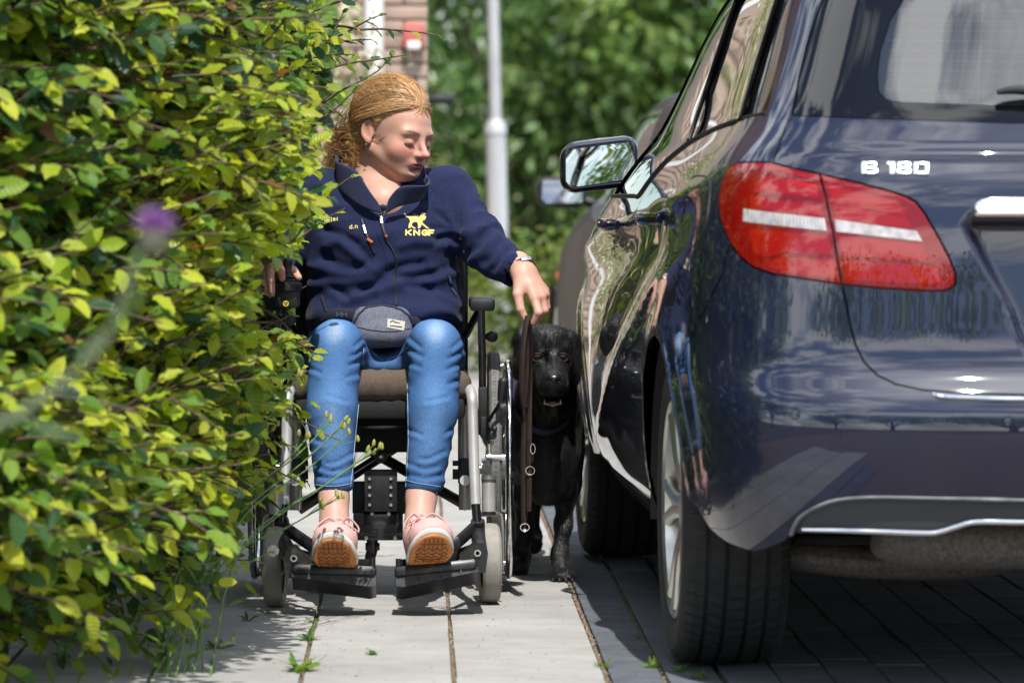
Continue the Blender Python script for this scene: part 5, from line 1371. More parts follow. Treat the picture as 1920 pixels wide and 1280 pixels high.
def letter(ch, x, y, w, h, t, sl=0.0):
    """stroke letters as pixel polygons; (x,y) top left"""
    S_ = {'K': [((0, 0), (0, 1)), ((.05, .55), (1, 0)), ((.25, .45), (1, 1))], 'N': [((0, 0), (0, 1)), ((0, 0), (1, 1)), ((1, 0), (1, 1))], 'G': [((1, .15), (.6, 0)), ((.6, 0), (.2, .1)), ((.2, .1), (0, .5)), ((0, .5), (.2, .9)), ((.2, .9), (.6, 1)), ((.6, 1), (1, .85)), ((1, .85), (1, .52)), ((1, .52), (.55, .52))],
          'F': [((0, 0), (0, 1)), ((0, .02), (1, .02)), ((0, .5), (.8, .5))], 'H': [((0, 0), (0, 1)), ((1, 0), (1, 1)), ((0, .5), (1, .5))], 'g': [((1, .0), (.2, .0)), ((.2, 0), (0, .3)), ((0, .3), (.2, .6)), ((.2, .6), (.9, .6)), ((1, 0), (1, 1)), ((1, 1), (.1, 1))],
          'e': [((0, .5), (1, .5)), ((1, .5), (.8, .1)), ((.8, .1), (.3, 0)), ((.3, 0), (0, .5)), ((0, .5), (.3, 1)), ((.3, 1), (.95, .9))], 'l': [((.5, -.5), (.5, 1))], 'i': [((.5, 0), (.5, 1))], 'n': [((0, 0), (0, 1)), ((0, .2), (.6, 0)), ((.6, 0), (1, .3)), ((1, .3), (1, 1))], 'd': [((1, -.5), (1, 1)), ((1, .1), (.2, .1)), ((.2, .1), (0, .5)), ((0, .5), (.2, 1)), ((.2, 1), (1, 1))], '.': [((.4, .9), (.6, .9))]}
    out = []
    for (a, b), (c, d_) in S_[ch]:
        p0, p1 = np.array([x + a * w, y + b * h + (x + a * w) * 0]), np.array([x + c * w, y + d_ * h]); dv = p1 - p0; L_ = np.linalg.norm(dv) + 1e-6; dv /= L_; nn = np.array([-dv[1], dv[0]]) * t / 2; ex = dv * t * .35
        out.append([tuple(p0 - ex + nn), tuple(p1 + ex + nn), tuple(p1 + ex - nn), tuple(p0 - ex - nn)])
    return out
pol = []
for ch, x_ in (('K', 761), ('N', 776), ('G', 791), ('F', 804)): pol += letter(ch, x_, 432 + (x_ - 761) * .02, 9.5 if ch != 'F' else 8, 9, 2.9)
decal('embroidered_letters', pol, jb, M_yel, jacket, lift=.0022, thick=.0025, res=4)
pol = []
for i, ch in enumerate('gelei'): pol += letter(ch, 609 + i * 5.4, 412.5 - i * 1.0 + (0 if ch != 'g' else 0), 3.8, 5, 1.2)
for i, ch in enumerate('d.n'): pol += letter(ch, 656 + i * 5.2, 424 - i * .5, 4, 5, 1.3)
tag_me = decal('breast_lettering', pol, jb, M_yel, jacket, lift=.0018, thick=.002, res=4); tag(tag_me, kind='stuff')
# cuff ribs, wrist band
wb = Vector(P(981, 503, 10.51)); wa = (Vector(P(990, 536, 10.475)) - Vector(P(966, 488, 10.535))).normalized()
MB().lathe([(.0285, -.006), (.0305, -.006), (.0305, .006), (.0285, .006)], wb, wa, 40, closed=True).build('wristband', M_blk, person)
e_ = Vector((.28, -.80, .55)); e_ = (e_ - wa * e_.dot(wa)).normalized()
M3 = Matrix((e_.cross(wa), wa, e_)).transposed()
MB().box(wb + e_ * .0315, (.026, .012, .005), M3, .002).build('wristband_face', M_satin, person)

# ---------------- jeans
f = Field((-.37, 10.14, .22), (.32, 10.92, .76), .0052)
C_ = lambda a, b, ra, rb: f.cone(P(*a), P(*b), ra, rb)
f.d = f.ell(P(722, 630, 10.74), (.18, .13, .11))
for s_, hip, kn, mid, an, ra in ((-1, (642, 668, 10.68), (631, 648, 10.372), (622, 770, 10.30), (626, 908, 10.255), .043), (1, (804, 668, 10.68), (815, 648, 10.372), (811, 770, 10.30), (796, 908, 10.255), .0435)):
    f.add(C_(hip, kn, .090, .0575), .04); f.add(C_(kn, mid, .0580, .0560), .02); f.add(C_(mid, an, .0570, ra), .02)
    f.add(f.ell(P(mid[0], mid[1] - 20, 10.35), (.050, .05, .09)), .03)
    e = P(an[0], 921, an[2])
    f.d = smax(f.d, (np.float32(e.z) - f.Z) + 0 * f.d, np.float32(.006))
f.add(f.ell(P(722, 684, 10.60), (.115, .10, .034)), .04)
f.sub(f.ell(P(722, 612, 10.50), (.050, .07, .045)), .03)
jeans = fmesh('jeans', f, M_denim, person, 2)
co = coords(jeans); no = normals(jeans); X_, Y_, Z_ = co.T
kz = float(P(628, 649, 10.37).z)
px_ = lambda q, Y=10.3: float(P(q, 700, Y).x)
shin = np.clip((kz - .02 - Z_) / .05, 0, 1)
cxl = np.where(X_ < px_(720), np.interp(Z_, [.27, kz], [px_(627), px_(628)]), np.interp(Z_, [.27, .44, kz], [px_(797), px_(811), px_(817)]))
qn = np.stack([X_ * .5, Y_ * .5, Z_ + .25 * np.abs(X_ - cxl) + vnoise(co, 12, 3) * .02], 1)
fold = (1 - np.abs(vnoise(qn, 34, 6))) ** 2 - .35
kneeb = gauss(Z_ - (kz - .085), .05) * .6 + gauss(Z_ - .31, .055) * .9 + .25
inner = np.clip(np.abs(X_ - cxl) / .045, 0, 1)
disp = shin * fold * .0030 * kneeb * (.4 + inner) + (1 - shin) * vnoise(np.stack([X_ * 1.5, Y_ * .4, Z_], 1), 22, 7) * .004
thg = np.clip((10.40 - Y_) * 0 + (Z_ - kz + .09) / .05, 0, 1)
cuff = gauss(Z_ - (.949 - (909 - 371) * 10.25 / 8300), .012); disp += .0022 * cuff * (Z_ < kz - .2)
ppj = to_px(co); frj = np.clip(-no[:, 1] * 2 + .5, 0, 1)
for l in ([(684, 632), (664, 650)], [(684, 652), (658, 668)], [(682, 674), (656, 684)], [(680, 700), (652, 706)], [(766, 632), (786, 650)], [(765, 655), (790, 668)], [(765, 680), (788, 688)], [(868, 634), (848, 652)], [(870, 656), (842, 672)], [(868, 680), (840, 692)], [(862, 712), (842, 720)],
          [(582, 655), (604, 668)], [(580, 690), (600, 698)], [(592, 872), (622, 884), (640, 880)], [(594, 892), (630, 898), (656, 892)], [(660, 850), (632, 866), (612, 868)], [(764, 868), (796, 880), (822, 874)], [(834, 846), (806, 860), (786, 860)], [(764, 890), (800, 897), (828, 890)], [(582, 820), (606, 830)], [(768, 806), (790, 815)], [(856, 800), (836, 812)], [(614, 740), (650, 752)], [(800, 752), (838, 744)]):
    disp -= .0040 * gauss(pdist(ppj, l), 3.4) * frj; disp += .0024 * gauss(pdist(ppj, [(a, b + 8) for a, b in l]), 5) * frj
set_coords(jeans, co + no * disp[:, None])
co = coords(jeans)
# indigo with worn knees and thighs, darker inside
front = np.clip(-normals(jeans)[:, 1], 0, 1); up = np.clip(normals(jeans)[:, 2], 0, 1)
cen = gauss(X_ - cxl, .034)
wear = .7 * gauss(Z_ - (kz + .034), .034) * gauss(X_ - cxl, .030) * (Y_ < 10.42) + .30 * shin * cen * front * gauss(Z_ - .47, .13) + .14 * vnoise(co, 16, 2) * shin
c0, c1_, c2 = np.array([.034, .095, .24]), np.array([.095, .205, .41]), np.array([.36, .46, .60])
w = np.clip(wear + .12, 0, 1)[:, None]
col = np.where(w < .45, c0 + (c1_ - c0) * (w / .45), c1_ + (c2 - c1_) * ((w - .45) / .55))
vcol(jeans, np.clip(col, .02, .9))
jnb = bvh_of(jeans)
for nm, pts in (('inseam', [(682, 650), (679, 700), (672, 760), (665, 830), (661, 880), (657, 912)]), ('inseam', [(763, 700), (765, 760), (766, 830), (763, 880), (761, 912)]), ('fly_seam', [(720, 690), (720, 712)]),
                ('thigh_seam', [(690, 650), (702, 664), (718, 676)]), ('thigh_seam', [(764, 652), (748, 665), (724, 676)])):
    seam_line(nm, pts, jnb, M_thread, jeans, r=.0009, lift=.0004, step=4)
for pts in ([(592, 908), (610, 911), (630, 911), (650, 908), (659, 905)], [(762, 900), (780, 905), (800, 908), (825, 912)]): seam_line('cuff_stitch', pts, jnb, M_thread, jeans, r=.0008, step=4)

# ---------------- shoes
def shoe(px_c, py_ball, Y_ball, yaw, tilt, sgn, label):
    """local frame: l heel->toe, w sideways, n up; sole ball at the origin"""
    sh_ = bpy.data.objects.new('shoe', None); link(sh_, person)
    O = P(px_c, py_ball, Y_ball)
    Lx = Vector((math.sin(yaw) * math.cos(tilt), -math.cos(yaw) * math.cos(tilt), math.sin(tilt))); Wx = Vector((math.cos(yaw), math.sin(yaw), 0)); Nx = Wx.cross(Lx); Nx = Nx if Nx.z > 0 else -Nx
    Mx = Matrix((Wx, Lx, Nx)).transposed()
    T = lambda p: O + Mx @ Vector(p)
    # outline of the sole (w, l)
    ol = [(0, .088), (.022, .083), (.038, .066), (.046, .04), (.0475, .012), (.044, -.03), (.038, -.07), (.036, -.11), (.034, -.14), (.024, -.160), (0, -.166), (-.024, -.160), (-.034, -.14), (-.034, -.11), (-.035, -.07), (-.040, -.03), (-.0455, .012), (-.044, .04), (-.036, .066), (-.021, .083)]
    ol = [(a * sgn * 1.1, b) for a, b in ol]
    oc = [tuple(v)[:2] for v in smooth_pts([Vector((a, b, 0)) for a, b in ol], [0] * len(ol), 3, True)[0]]
    rise = lambda l: 4.4 * max(0, l - .004) ** 2
    def slab(name, n0, n1, ins, m, par, bulge=.0):
        lv = []; n_ = len(oc)
        for h, i_ in ((n0, ins + .003), (n0 + .002, ins), ((n0 + n1) / 2, ins - bulge), (n1 - .002, ins), (n1, ins + .003)):
            for a, b in oc:
                r_ = math.hypot(a, b - (-.03)) + 1e-9; k = max(0, 1 - i_ / max(r_, .03)); bb = -.03 + (b + .03) * k
                lv.append(T((a * k, bb, h + rise(bb))))
        fs = [(r * n_ + i, r * n_ + (i + 1) % n_, (r + 1) * n_ + (i + 1) % n_, (r + 1) * n_ + i) for r in range(4) for i in range(n_)]
        # closed with centre strips
        for base_, flip in ((0, True), (4 * n_, False)):
            c = len(lv); lv.append(T((0, -.03, (n0 if flip else n1)))); fs += [((base_ + (i + 1) % n_, base_ + i, c) if flip else (base_ + i, base_ + (i + 1) % n_, c)) for i in range(n_)]
        o = mesh(name, lv, fs, m, par); autosmooth(o, 50); return o
    mids = slab('midsole', .004, .0165, .0, M_white, sh_, .002)
    outs = slab('outsole', -.001, .006, .004, M_gum, sh_)
    rg2 = random.Random(5)
    gm = MB()
    def gl_(p, q, r=.0011): gm.tube([T((p[0], p[1], -.0012 + rise(p[1]))), T((q[0], q[1], -.0012 + rise(q[1])))], r, 5)
    for i in range(7):                                            # tread cut in zigzags and bars, toe to ball
        l = .078 - i * .015; w_ = .036 if i > 1 else .022 + i * .008
        if i < 2:
            gl_((-w_, l), (w_, l))
            for k in range(-2, 3): gl_((k * .010, l), (k * .010, l - .015))
        else:
            xs_ = np.linspace(-w_, w_, 9)
            for a, b, k in zip(xs_[:-1], xs_[1:], range(8)): gl_((a, l + (.005 if k % 2 else -.005)), (b, l + (-.005 if k % 2 else .005)))
            if i % 2:
                for k in range(4): gl_((xs_[2 * k], l), (xs_[2 * k] + .006, l - .015))
    gm.build('tread_groove', M_gumd, outs)
    h = Field((-.06, -.185, .0), (.06, .10, .135), .0036)
    h.d = h.ell((0, .042, .040), (.0455 , .048, .037))
    h.add(h.cone((0, .025, .038), (0, -.04, .052), .042, .039), .03); h.add(h.cone((0, -.04, .05), (0, -.09, .075), .036, .033), .03)
    h.add(h.cone((0, -.125, .04), (0, -.125, .085), .033, .034), .03); h.add(h.cone((0, -.09, .07), (0, -.115, .105), .034, .036), .02)
    h.d = np.maximum(h.d, (np.float32(.014) + np.float32(4.4) * np.maximum(h.Y - np.float32(.004), 0) ** 2 - h.Z) + 0 * h.d)
    h.sub(h.cone((0, -.105, .10), (0, -.125, .17), .029, .038), .008)
    v, fc = surface_nets(h.d, h.lo, h.res)
    up = mesh('upper', [tuple(T(p)) for p in v], fc, M_pink, sh_); relax_mesh(up, 2)
    tg = MB().tube([T((-.022, -.075, .108)), T((0, -.082, .130)), T((.022, -.075, .108))], .006, 10, smooth_path=5, squash=(1.9, 1)); tg.build('tongue', M_pink, sh_)
    lc = MB()
    for i in range(5):
        l = .004 - i * .018; hgt = .073 + i * .0085; w_ = .020 + i * .0015
        lc.tube([T((-w_, l, hgt - .008)), T((0, l + .004, hgt + .004)), T((w_, l - .006, hgt - .008))], .0028, 6, smooth_path=4, squash=(1, .6))
        lc.tube([T((-w_, l - .010, hgt - .004)), T((0, l - .005, hgt + .006)), T((w_, l + .004, hgt - .010))], .0026, 6, smooth_path=4, squash=(1, .6))
    for s2 in (-1, 1):
        lc.tube([T((0, -.070, .116)), T((s2 * .022, -.052, .126)), T((s2 * .046, -.025, .098)), T((s2 * .050, -.012, .080)), T((s2 * .036, -.028, .094)), T((s2 * .010, -.062, .116))], .0034, 6, smooth_path=5, squash=(1, .5))
        lc.tube([T((0, -.070, .117)), T((s2 * .018, -.035, .108)), T((s2 * (.034 if s2 < 0 else .02), .005, .082)), T((s2 * (.042 if s2 < 0 else .026), .03, .052))], .0032, 6, smooth_path=5, squash=(1, .5))
    lc.tube([T((-.008, -.072, .117)), T((.008, -.068, .119))], .0065, 8)
    lc.build('lace', M_pinkl, sh_)
    gr = MB().tube([T((sgn * -.030, -.01, .046)), T((sgn * -.0385, .02, .034)), T((sgn * -.030, .052, .034)), T((0, .078, .036)), T((sgn * .030, .052, .034)), T((sgn * .0385, .02, .034)), T((sgn * .030, -.01, .046))], .0012, 5, smooth_path=4); gr.build('toe_seam', M_pinkl, sh_)
    return sh_
shoe(628, 1056, 10.005, R(-4), R(23), 1, 'left')
shoe(806, 1048, 10.00, R(9), R(23), -1, 'right')

# ---------------- belt bag
bag = wthing('belt_bag', 'grey blue belt bag with zip and small label on the woman\'s lap', 'bag', P(716, 640, 10.50))
M_bag = mat('heather_grey_canvas', (0.075, 0.082, 0.115), 0.9, col2=(0.14, 0.148, 0.19), vscale=220, bump=.4, bscale=700, bdist=.001)
M_bagd = mat('bag_trim', (0.02, 0.022, 0.035), 0.8, bump=.3, bscale=600, bdist=.001)
f = Field(tuple(P(640, 672, 10.62) - Vector((.02, .24, .0))), tuple(P(795, 560, 10.62) + Vector((.02, .02, .02))), .0036)
f.d = f.box(P(716, 612, 10.535), (.072, .036, .048), Matrix.Rotation(R(-12), 3, 'X'), r=.034)
f.add(f.ell(P(716, 628, 10.50), (.060, .026, .028)), .03)
bg = fmesh('pouch', f, M_bag, bag, 2); co = coords(bg); no = normals(bg); set_coords(bg, co + no * (vnoise(co, 40, 3) * .0022)[:, None])
bb_ = bvh_of(bg)
seam_line('zip', [(664, 606), (672, 590), (685, 578), (705, 573), (730, 574), (752, 581), (766, 592), (772, 606)], bb_, M_bagd, bag, r=.0032, lift=.0006)
seam_line('front_seam', [(664, 612), (690, 618), (720, 622), (745, 621), (768, 616)], bb_, M_bagd, bag, r=.0012)
decal('label_patch', [[(727, 598), (759, 603), (757, 620), (726, 614)]], bb_, mat('label_cloth', (.45, .42, .36), .9), bag, lift=.0016, thick=.002)
decal('label_print', [[(731, 604), (736, 601), (741, 604), (750, 606), (750, 607), (740, 606), (736, 603), (732, 606)], [(731, 610), (753, 613), (753, 614.5), (731, 611.5)]], bb_, M_bagd, bag, lift=.0022, thick=.001, res=3)
MB().tube([P(664, 592, 10.52), P(640, 588, 10.545), P(615, 592, 10.57), P(590, 600, 10.62), P(575, 606, 10.72)], .013, 10, smooth_path=4, squash=(1, .22), up=(0, 0, 1)).build('strap', M_bagd, bag)
MB().tube([P(768, 600, 10.52), P(790, 604, 10.55), P(830, 606, 10.60), P(866, 606, 10.70)], .011, 10, smooth_path=4, squash=(1, .22), up=(0, 0, 1)).build('strap', M_bagd, bag)
sb_ = bvh_of([c for c in bag.children if c.name.startswith('strap')][0])
pol = []
for i in range(2): pol += letter('H', 632 + i * 10.5, 585.5 + i * .2, 7.5, 7.5, 2.1)
decal('strap_lettering', pol, sb_, mat('grey_print', (.10, .11, .16), .7), bag, lift=.001, thick=.001, res=3)
flat_tab('zip_pull', [(771, 592), (772, 604)], .0026, .0018, M_metal, bag, bb_)
# ================================================================== wheelchair
wc = wthing('wheelchair', 'electric wheelchair with silver front tubes, grey casters and brown seat cushion', 'wheelchair', P(720, 1100, 10.5) * Vector((1, 1, 0)) if False else Vector((-.083, 10.55, 0)))
M_fblack = mat('black_frame_tube', (0.012, 0.012, 0.013), 0.22, coat=.5, var=.2, vscale=20)
M_fmatt = mat('black_bracket', (0.016, 0.016, 0.017), 0.48, var=.3, vscale=40, bump=.1, bscale=300, bdist=.0005)
M_fsilver = mat('silver_lacquer_tube', (0.52, 0.51, 0.49), 0.32, metal=.35, var=.10, vscale=24, coat=.2)
M_steel = mat('brushed_steel', (0.55, 0.54, 0.52), 0.3, metal=1.0, var=.15, vscale=40)
M_worn = mat('worn_chrome', (0.75, 0.75, 0.74), 0.12, metal=1.0, var=.2, vscale=60)
M_cast = mat('grey_caster_rubber', (0.27, 0.255, 0.225), 0.8, var=.15, vscale=26, bump=.2, bscale=200, bdist=.0008)
M_wtyre = mat('grey_wheel_tyre', (0.135, 0.13, 0.125), 0.85, var=.2, vscale=50, bump=.25, bscale=300, bdist=.001)
M_seat = mat('brown_seat_fabric', (0.098, 0.072, 0.052), 0.95, var=.16, vscale=130, bump=.35, bscale=600, bdist=.0012)
M_uphol = mat('black_upholstery', (0.011, 0.011, 0.012), 0.8, bump=.3, bscale=400, bdist=.001)
M_plate = mat('black_footplate', (0.014, 0.014, 0.016), 0.38, col2=(0.06, 0.057, 0.052), vscale=60, ramp=(.52, .8), bump=.1, bscale=200, bdist=.0006)
XC = -.086
def big_wheel(sgn):
    w = bpy.data.objects.new('drive_wheel', None); link(w, wc); w.location = (XC + sgn * .274, 10.78, .2885); WORLD = None
    w.matrix_parent_inverse = WORLDKIDS[wc.name]
    ax = (sgn, 0, 0)
    # tyre with chevron tread
    prof = [(.262, -.009), (.270, -.0135), (.280, -.0140), (.2868, -.009), (.2885, 0), (.2868, .009), (.280, .0140), (.270, .0135), (.262, .009)]
    t = MB().lathe(prof, (0, 0, 0), ax, 110).build('tyre', M_wtyre, w)
    tr = MB()
    for k in range(150):
        th = 2 * math.pi * k / 150
        for a, b, dt in ((-.0115, 0, .020), (0, .0115, -.020)):
            pts = []
            for yy, d in ((a, dt if a else 0), (b, dt if not a else 0)):
                pts.append((yy, th + (.020 if abs(yy) > .001 else 0)))
            q = []
            for yy, t_ in pts:
                rr = .2889 - (yy / .0115) ** 2 * .0048
                for e in (-.0022, .0022): q.append((yy, math.cos(t_ + e) * (rr + .0003), math.sin(t_ + e) * (rr + .0003)))
            tr.add(q, [(0, 1, 3, 2)])
    tr.build('tread', mat('tread_groove', (.03, .03, .03), .9), t, smooth=False)
    MB().lathe([(.262, -.010), (.250, -.009), (.246, 0), (.250, .009), (.262, .010)], (0, 0, 0), ax, 72).build('rim', M_steel, w)
    hub = MB().cyl((-.03 * 1, 0, 0), (.03, 0, 0), .026, 24).cyl((-.035, 0, 0), (.035, 0, 0), .012, 16).cyl((-.02, 0, 0), (-.017, 0, 0), .055, 32).build('hub', M_steel, w)
    sp = MB()
    for k in range(28):
        a0, a1 = 2 * math.pi * k / 28, 2 * math.pi * k / 28 + (.55 if k % 2 else -.55); xx_ = .02 if k % 4 < 2 else -.02
        sp.cyl((xx_, math.cos(a1) * .028, math.sin(a1) * .028), (0, math.cos(a0) * .25, math.sin(a0) * .25), .0012, 5)
    tag(sp.build('spokes', M_steel, w), kind='stuff')
    n_ = 64; hr = MB().tube([(sgn * .034, math.cos(2 * math.pi * k / n_) * .258, math.sin(2 * math.pi * k / n_) * .258) for k in range(n_)], .0092, 12, closed=True)
    hro = hr.build('hand_rim', M_worn, w)
    st = MB()
    for k in range(6):
        a = 2 * math.pi * k / 6 + .35; st.cyl((sgn * .006, math.cos(a) * .25, math.sin(a) * .25), (sgn * .034, math.cos(a) * .258, math.sin(a) * .258), .0055, 8)
    tag(st.build('rim_stand_off', M_steel, hro), kind='stuff')
for sgn in (1, -1): big_wheel(sgn)
def caster(pxc, py_b, Y, turn, sgn):
    c = bpy.data.objects.new('caster', None); link(c, wc); B = G(pxc, py_b); c.location = (B.x, B.y, .094); c.rotation_euler = (0, 0, turn)
    r = .094
    MB().lathe([(.062, -.017), (.075, -.021), (.086, -.022), (.092, -.016), (.094, 0), (.092, .016), (.086, .022), (.075, .021), (.062, .017)], (0, 0, 0), (1, 0, 0), 56).build('tyre', M_cast, c)
    MB().lathe([(.063, -.015), (.050, -.012), (.02, -.014), (.014, -.022), (0, -.022)], (0, 0, 0), (1, 0, 0), 32).lathe([(.063, .015), (.050, .012), (.02, .014), (.014, .022), (0, .022)], (0, 0, 0), (1, 0, 0), 32).build('rim', M_blk, c)
    fk = MB()
    for s_ in (-1, 1):
        fk.tube([(s_ * .031, .0, -.012), (s_ * .031, .0, .05), (s_ * .030, .012, .100), (s_ * .022, .022, .112), (0, .026, .114)], .011, 8, smooth_path=4, squash=(1.0, .26), up=(0, 1, 0))
    fk.build('fork', M_fsilver, c)
    MB().cyl((0, .026, .112), (0, .026, .120), .018, 20).build('fork_bearing', M_fmatt, c)
    MB().cyl((-.036, 0, 0), (.036, 0, 0), .006, 12).build('axle', M_steel, c)
    h = MB().cyl((0, .026, .120), (0, .026, .192), .0165, 24).build('stem_housing', M_fsilver, c)
    MB().lathe([(.0175, .190), (.0175, .196), (.010, .204), (0, .205)], (0, .026, 0), (0, 0, 1), 24).build('stem_cap', mat('dark_grey_cap', (.06, .06, .065), .5), h)
    return c
caster(918, 1130, 10.38, R(4), 1); caster(516, 1137, 10.28, R(-4), -1)
T = lambda name, pts, r, m, par=wc, n=12, sp=0, **k: MB().tube([P(*p) for p in pts], r, n, smooth_path=sp, **k).build(name, m, par)
def mir(pts):                                                     # mirror photo points across the chair's middle plane
    out = []
    for p in pts:
        w = P(*p); w.x = 2 * XC - w.x; out.append(w)
    return out
def both(name, pts, r, m, n=12, sp=0, **k):
    for l in ([P(*p) for p in pts], mir(pts)): MB().tube(l, r, n, smooth_path=sp, **k).build(name, m, wc)
# front tubes, foot hangers
both('front_tube', [(862, 716, 10.62), (874, 722, 10.45), (884, 742, 10.375), (886, 775, 10.36), (888, 850, 10.335), (892, 946, 10.30)], .0128, M_fsilver, 16, 5)
both('hanger_tube', [(892, 944, 10.30), (896, 992, 10.285)], .0108, M_fblack)
both('seat_rail', [(862, 716, 10.62), (862, 722, 10.80), (862, 722, 10.95)], .0125, M_fblack)
both('rear_post', [(868, 480, 10.92), (868, 620, 10.92), (868, 760, 10.93), (868, 905, 10.93)], .0125, M_fblack)
both('push_handle', [(868, 482, 10.92), (868, 474, 10.95), (868, 473, 11.05)], .016, M_blk, 12, 3)
both('lower_rail', [(872, 900, 10.42), (872, 905, 10.70), (872, 910, 10.95)], .0125, M_fsilver)
both('side_post', [(872, 760, 10.50), (872, 830, 10.50), (872, 955, 10.50)], .0150, M_fsilver)
for yy in (868, 884, 893):
    for q in ([P(858, yy, 10.49)], mir([(858, yy, 10.49)])): MB().cyl(q[0] + Vector((-.012, 0, 0)), q[0] + Vector((.012, 0, 0)), .0065, 8).build('clamp_bolt', M_fmatt, wc)
for q in (P(872, 880, 10.49), mir([(872, 880, 10.49)])[0]): MB().box(q, (.03, .03, .055), bev=.006).build('axle_clamp', M_fmatt, wc)
# footplates
def footplate(side, front, hinge):
    """front: top edge inner->outer in pixels at the plate's front, hinge at the outer end"""
    p = bpy.data.objects.new('footplate', None); link(p, wc)
    (xi, yi), (xo, yo) = front; Y = 10.03
    a, b = P(xi, yi, Y), P(xo, yo, Y); ex = (b - a).normalized(); L_ = (b - a).length
    ey = Vector((0, math.cos(R(20)), -math.sin(R(20)))); ez = ex.cross(ey); ez = ez if ez.z > 0 else -ez
    M3 = Matrix((ex, ey, ez)).transposed(); c = (a + b) / 2
    pl = MB().box(c + ey * .06 - ez * .012, (L_, .13, .024), M3, .007); pl.build('plate', M_plate, p)
    tp = MB()
    poly = [(0, 0), (L_, 0), (L_ * 1.0, -.012), (L_ * .08, -.030), (0, -.026)]
    tp.prism([(x_, z_ - .018) for x_, z_ in poly], a + ey * .004, ex, ez, ey * .11); tp.build('plate_skirt', M_plate, p)
    rb = MB()
    for k in (.28, .55, .8): rb.box(a + ex * (L_ * k) + ey * .001 - ez * .026, (.003, .006, .020), M3)
    rb.build('plate_rib', M_fmatt, p)
    hg = P(*hinge, 10.10)
    MB().prism([(-.026, -.030), (.014, -.034), (.020, .012), (.010, .034), (-.006, .036), (-.045 * 1, .002)] if side > 0 else [(.026, -.030), (-.014, -.034), (-.020, .012), (-.010, .034), (.006, .036), (.045, .002)], hg + Vector((0, -.06, 0)), (1, 0, 0), (0, .0, 1), (0, .10, 0)).build('hinge_block', M_plate, p)
    MB().lathe([(.008, 0), (.008, .003), (.0045, .003), (.0045, -.002), (0, -.002)], hg + Vector((-.004 * side, -.062, .012)), (0, -1, 0), 20).build('hinge_bolt', M_steel, p)
    top = P(896 if side > 0 else 0, 985, 10.285) if side > 0 else mir([(896, 985, 10.285)])[0]
    MB().tube([top + Vector((0, 0, .012)), top + Vector((.0, -.01, -.022)), hg + Vector((side * .004, -.0, .015))], [.0165, .0175, .015], 14, smooth_path=3).build('clamp_sleeve', M_fmatt, p)
    MB().tube([top + Vector((-side * .01, .0, -.005)), hg + Vector((-side * .05, .03, .028)), hg + Vector((-side * .075, .05, .012))], [.012, .012, .008], 10, smooth_path=3, squash=(1.4, .7)).build('calf_strap_arm', M_fmatt, p)
    st = a + ex * .010 + ey * .105
    MB().cyl(st, st + Vector((0, 0, .045)), .007, 10).build('heel_stop_post', M_fmatt, p)
    MB().tube([st + Vector((0, .006, .03)), a.lerp(b, .5) + ey * .15 + Vector((0, .03, .04)), hg + Vector((-side * .01, .08, .01))], .013, 8, smooth_path=5, squash=(1, .18), up=(0, 0, 1)).build('heel_strap', M_uphol, p)
footplate(-1, ((706, 1060), (548, 1056)), (549, 1052)); footplate(1, ((739, 1062), (893, 1046)), (898, 1042))
# cross brace, power box, bars
T('cross_brace', [(560, 955, 10.55), (714, 856, 10.60), (858, 762, 10.66)], .0132, M_fblack); T('cross_brace', [(876, 948, 10.55), (714, 856, 10.63), (575, 768, 10.66)], .0132, M_fblack)
MB().cyl(P(714, 856, 10.585), P(714, 856, 10.66), .016, 20).build('pivot_sleeve', M_fmatt, wc); MB().lathe([(.0085, 0), (.0075, .003), (.004, .004), (.003, .001), (0, .001)], P(714, 856, 10.583), (0, -1, 0), 16).build('pivot_bolt', M_steel, wc)
q = P(714, 919, 10.50); pb = MB().box(q, (.078, .05, .098), bev=.003).build('power_box', M_fmatt, wc)
MB().box(P(714, 932, 10.56), (.135, .06, .075), bev=.004).build('motor_housing', M_fmatt, wc)
MB().box(P(709, 986, 10.52), (.118, .05, .064), bev=.003).build('mounting_plate', M_fblack, wc)
sc_ = []
for x_ in (693, 733):
    for y_ in (897, 913, 928, 946): MB().lathe([(.0042, 0), (.0036, .0016), (.0015, .0016), (.001, .0006), (0, .0006)], P(x_, y_, 10.472), (0, -1, 0), 10).build('screw', M_steel, pb)
for x_, y_ in ((687, 1008), (741, 1008), (698, 963), (729, 963)): MB().lathe([(.0048, 0), (.004, .0018), (.0015, .0018), (0, .001)], P(x_, y_, 10.49), (0, -1, 0), 10).build('bolt', M_steel, wc)
MB().tube([P(698, 1005, 10.56), P(698, 1030, 10.56), P(694, 1044, 10.60)], .0135, 14).build('anti_tip_tube', M_fblack, wc)
MB().cyl(P(685, 1024, 10.56), P(712, 1024, 10.56), .009, 12).build('anti_tip_axle', M_fmatt, wc)
MB().box((XC, 10.72, P(714, 812, 10.6).z), (.34, .36, .085), bev=.008).build('battery_box', M_uphol, wc)
MB().box((XC, 10.47, P(714, 800, 10.45).z), (.17, .02, .012), bev=.004).build('battery_handle', M_fblack, wc)
# seat, back
f = Field((XC - .235, 10.36, .455), (XC + .235, 10.90, .56), .006)
f.d = f.box((XC, 10.63, .5045), (.212, .245, .034), r=.03); f.add(f.ell((XC, 10.42, .510), (.20, .035, .028)), .03)
cush = fmesh('seat_cushion', f, M_seat, wc, 2); co = coords(cush); set_coords(cush, co + normals(cush) * (vnoise(co * np.array([2, .5, 1]), 30, 4) * .003)[:, None])
cb_ = bvh_of(cush)
MB().box((XC, 10.62, .455), (.40, .46, .05), bev=.012).build('seat_base', M_uphol, wc)
f = Field((XC - .24, 10.78, .50), (XC + .24, 10.95, .91), .007)
f.d = f.box((XC, 10.885, .705), (.205, .030, .185), r=.03); fmesh('backrest', f, M_uphol, wc, 1)
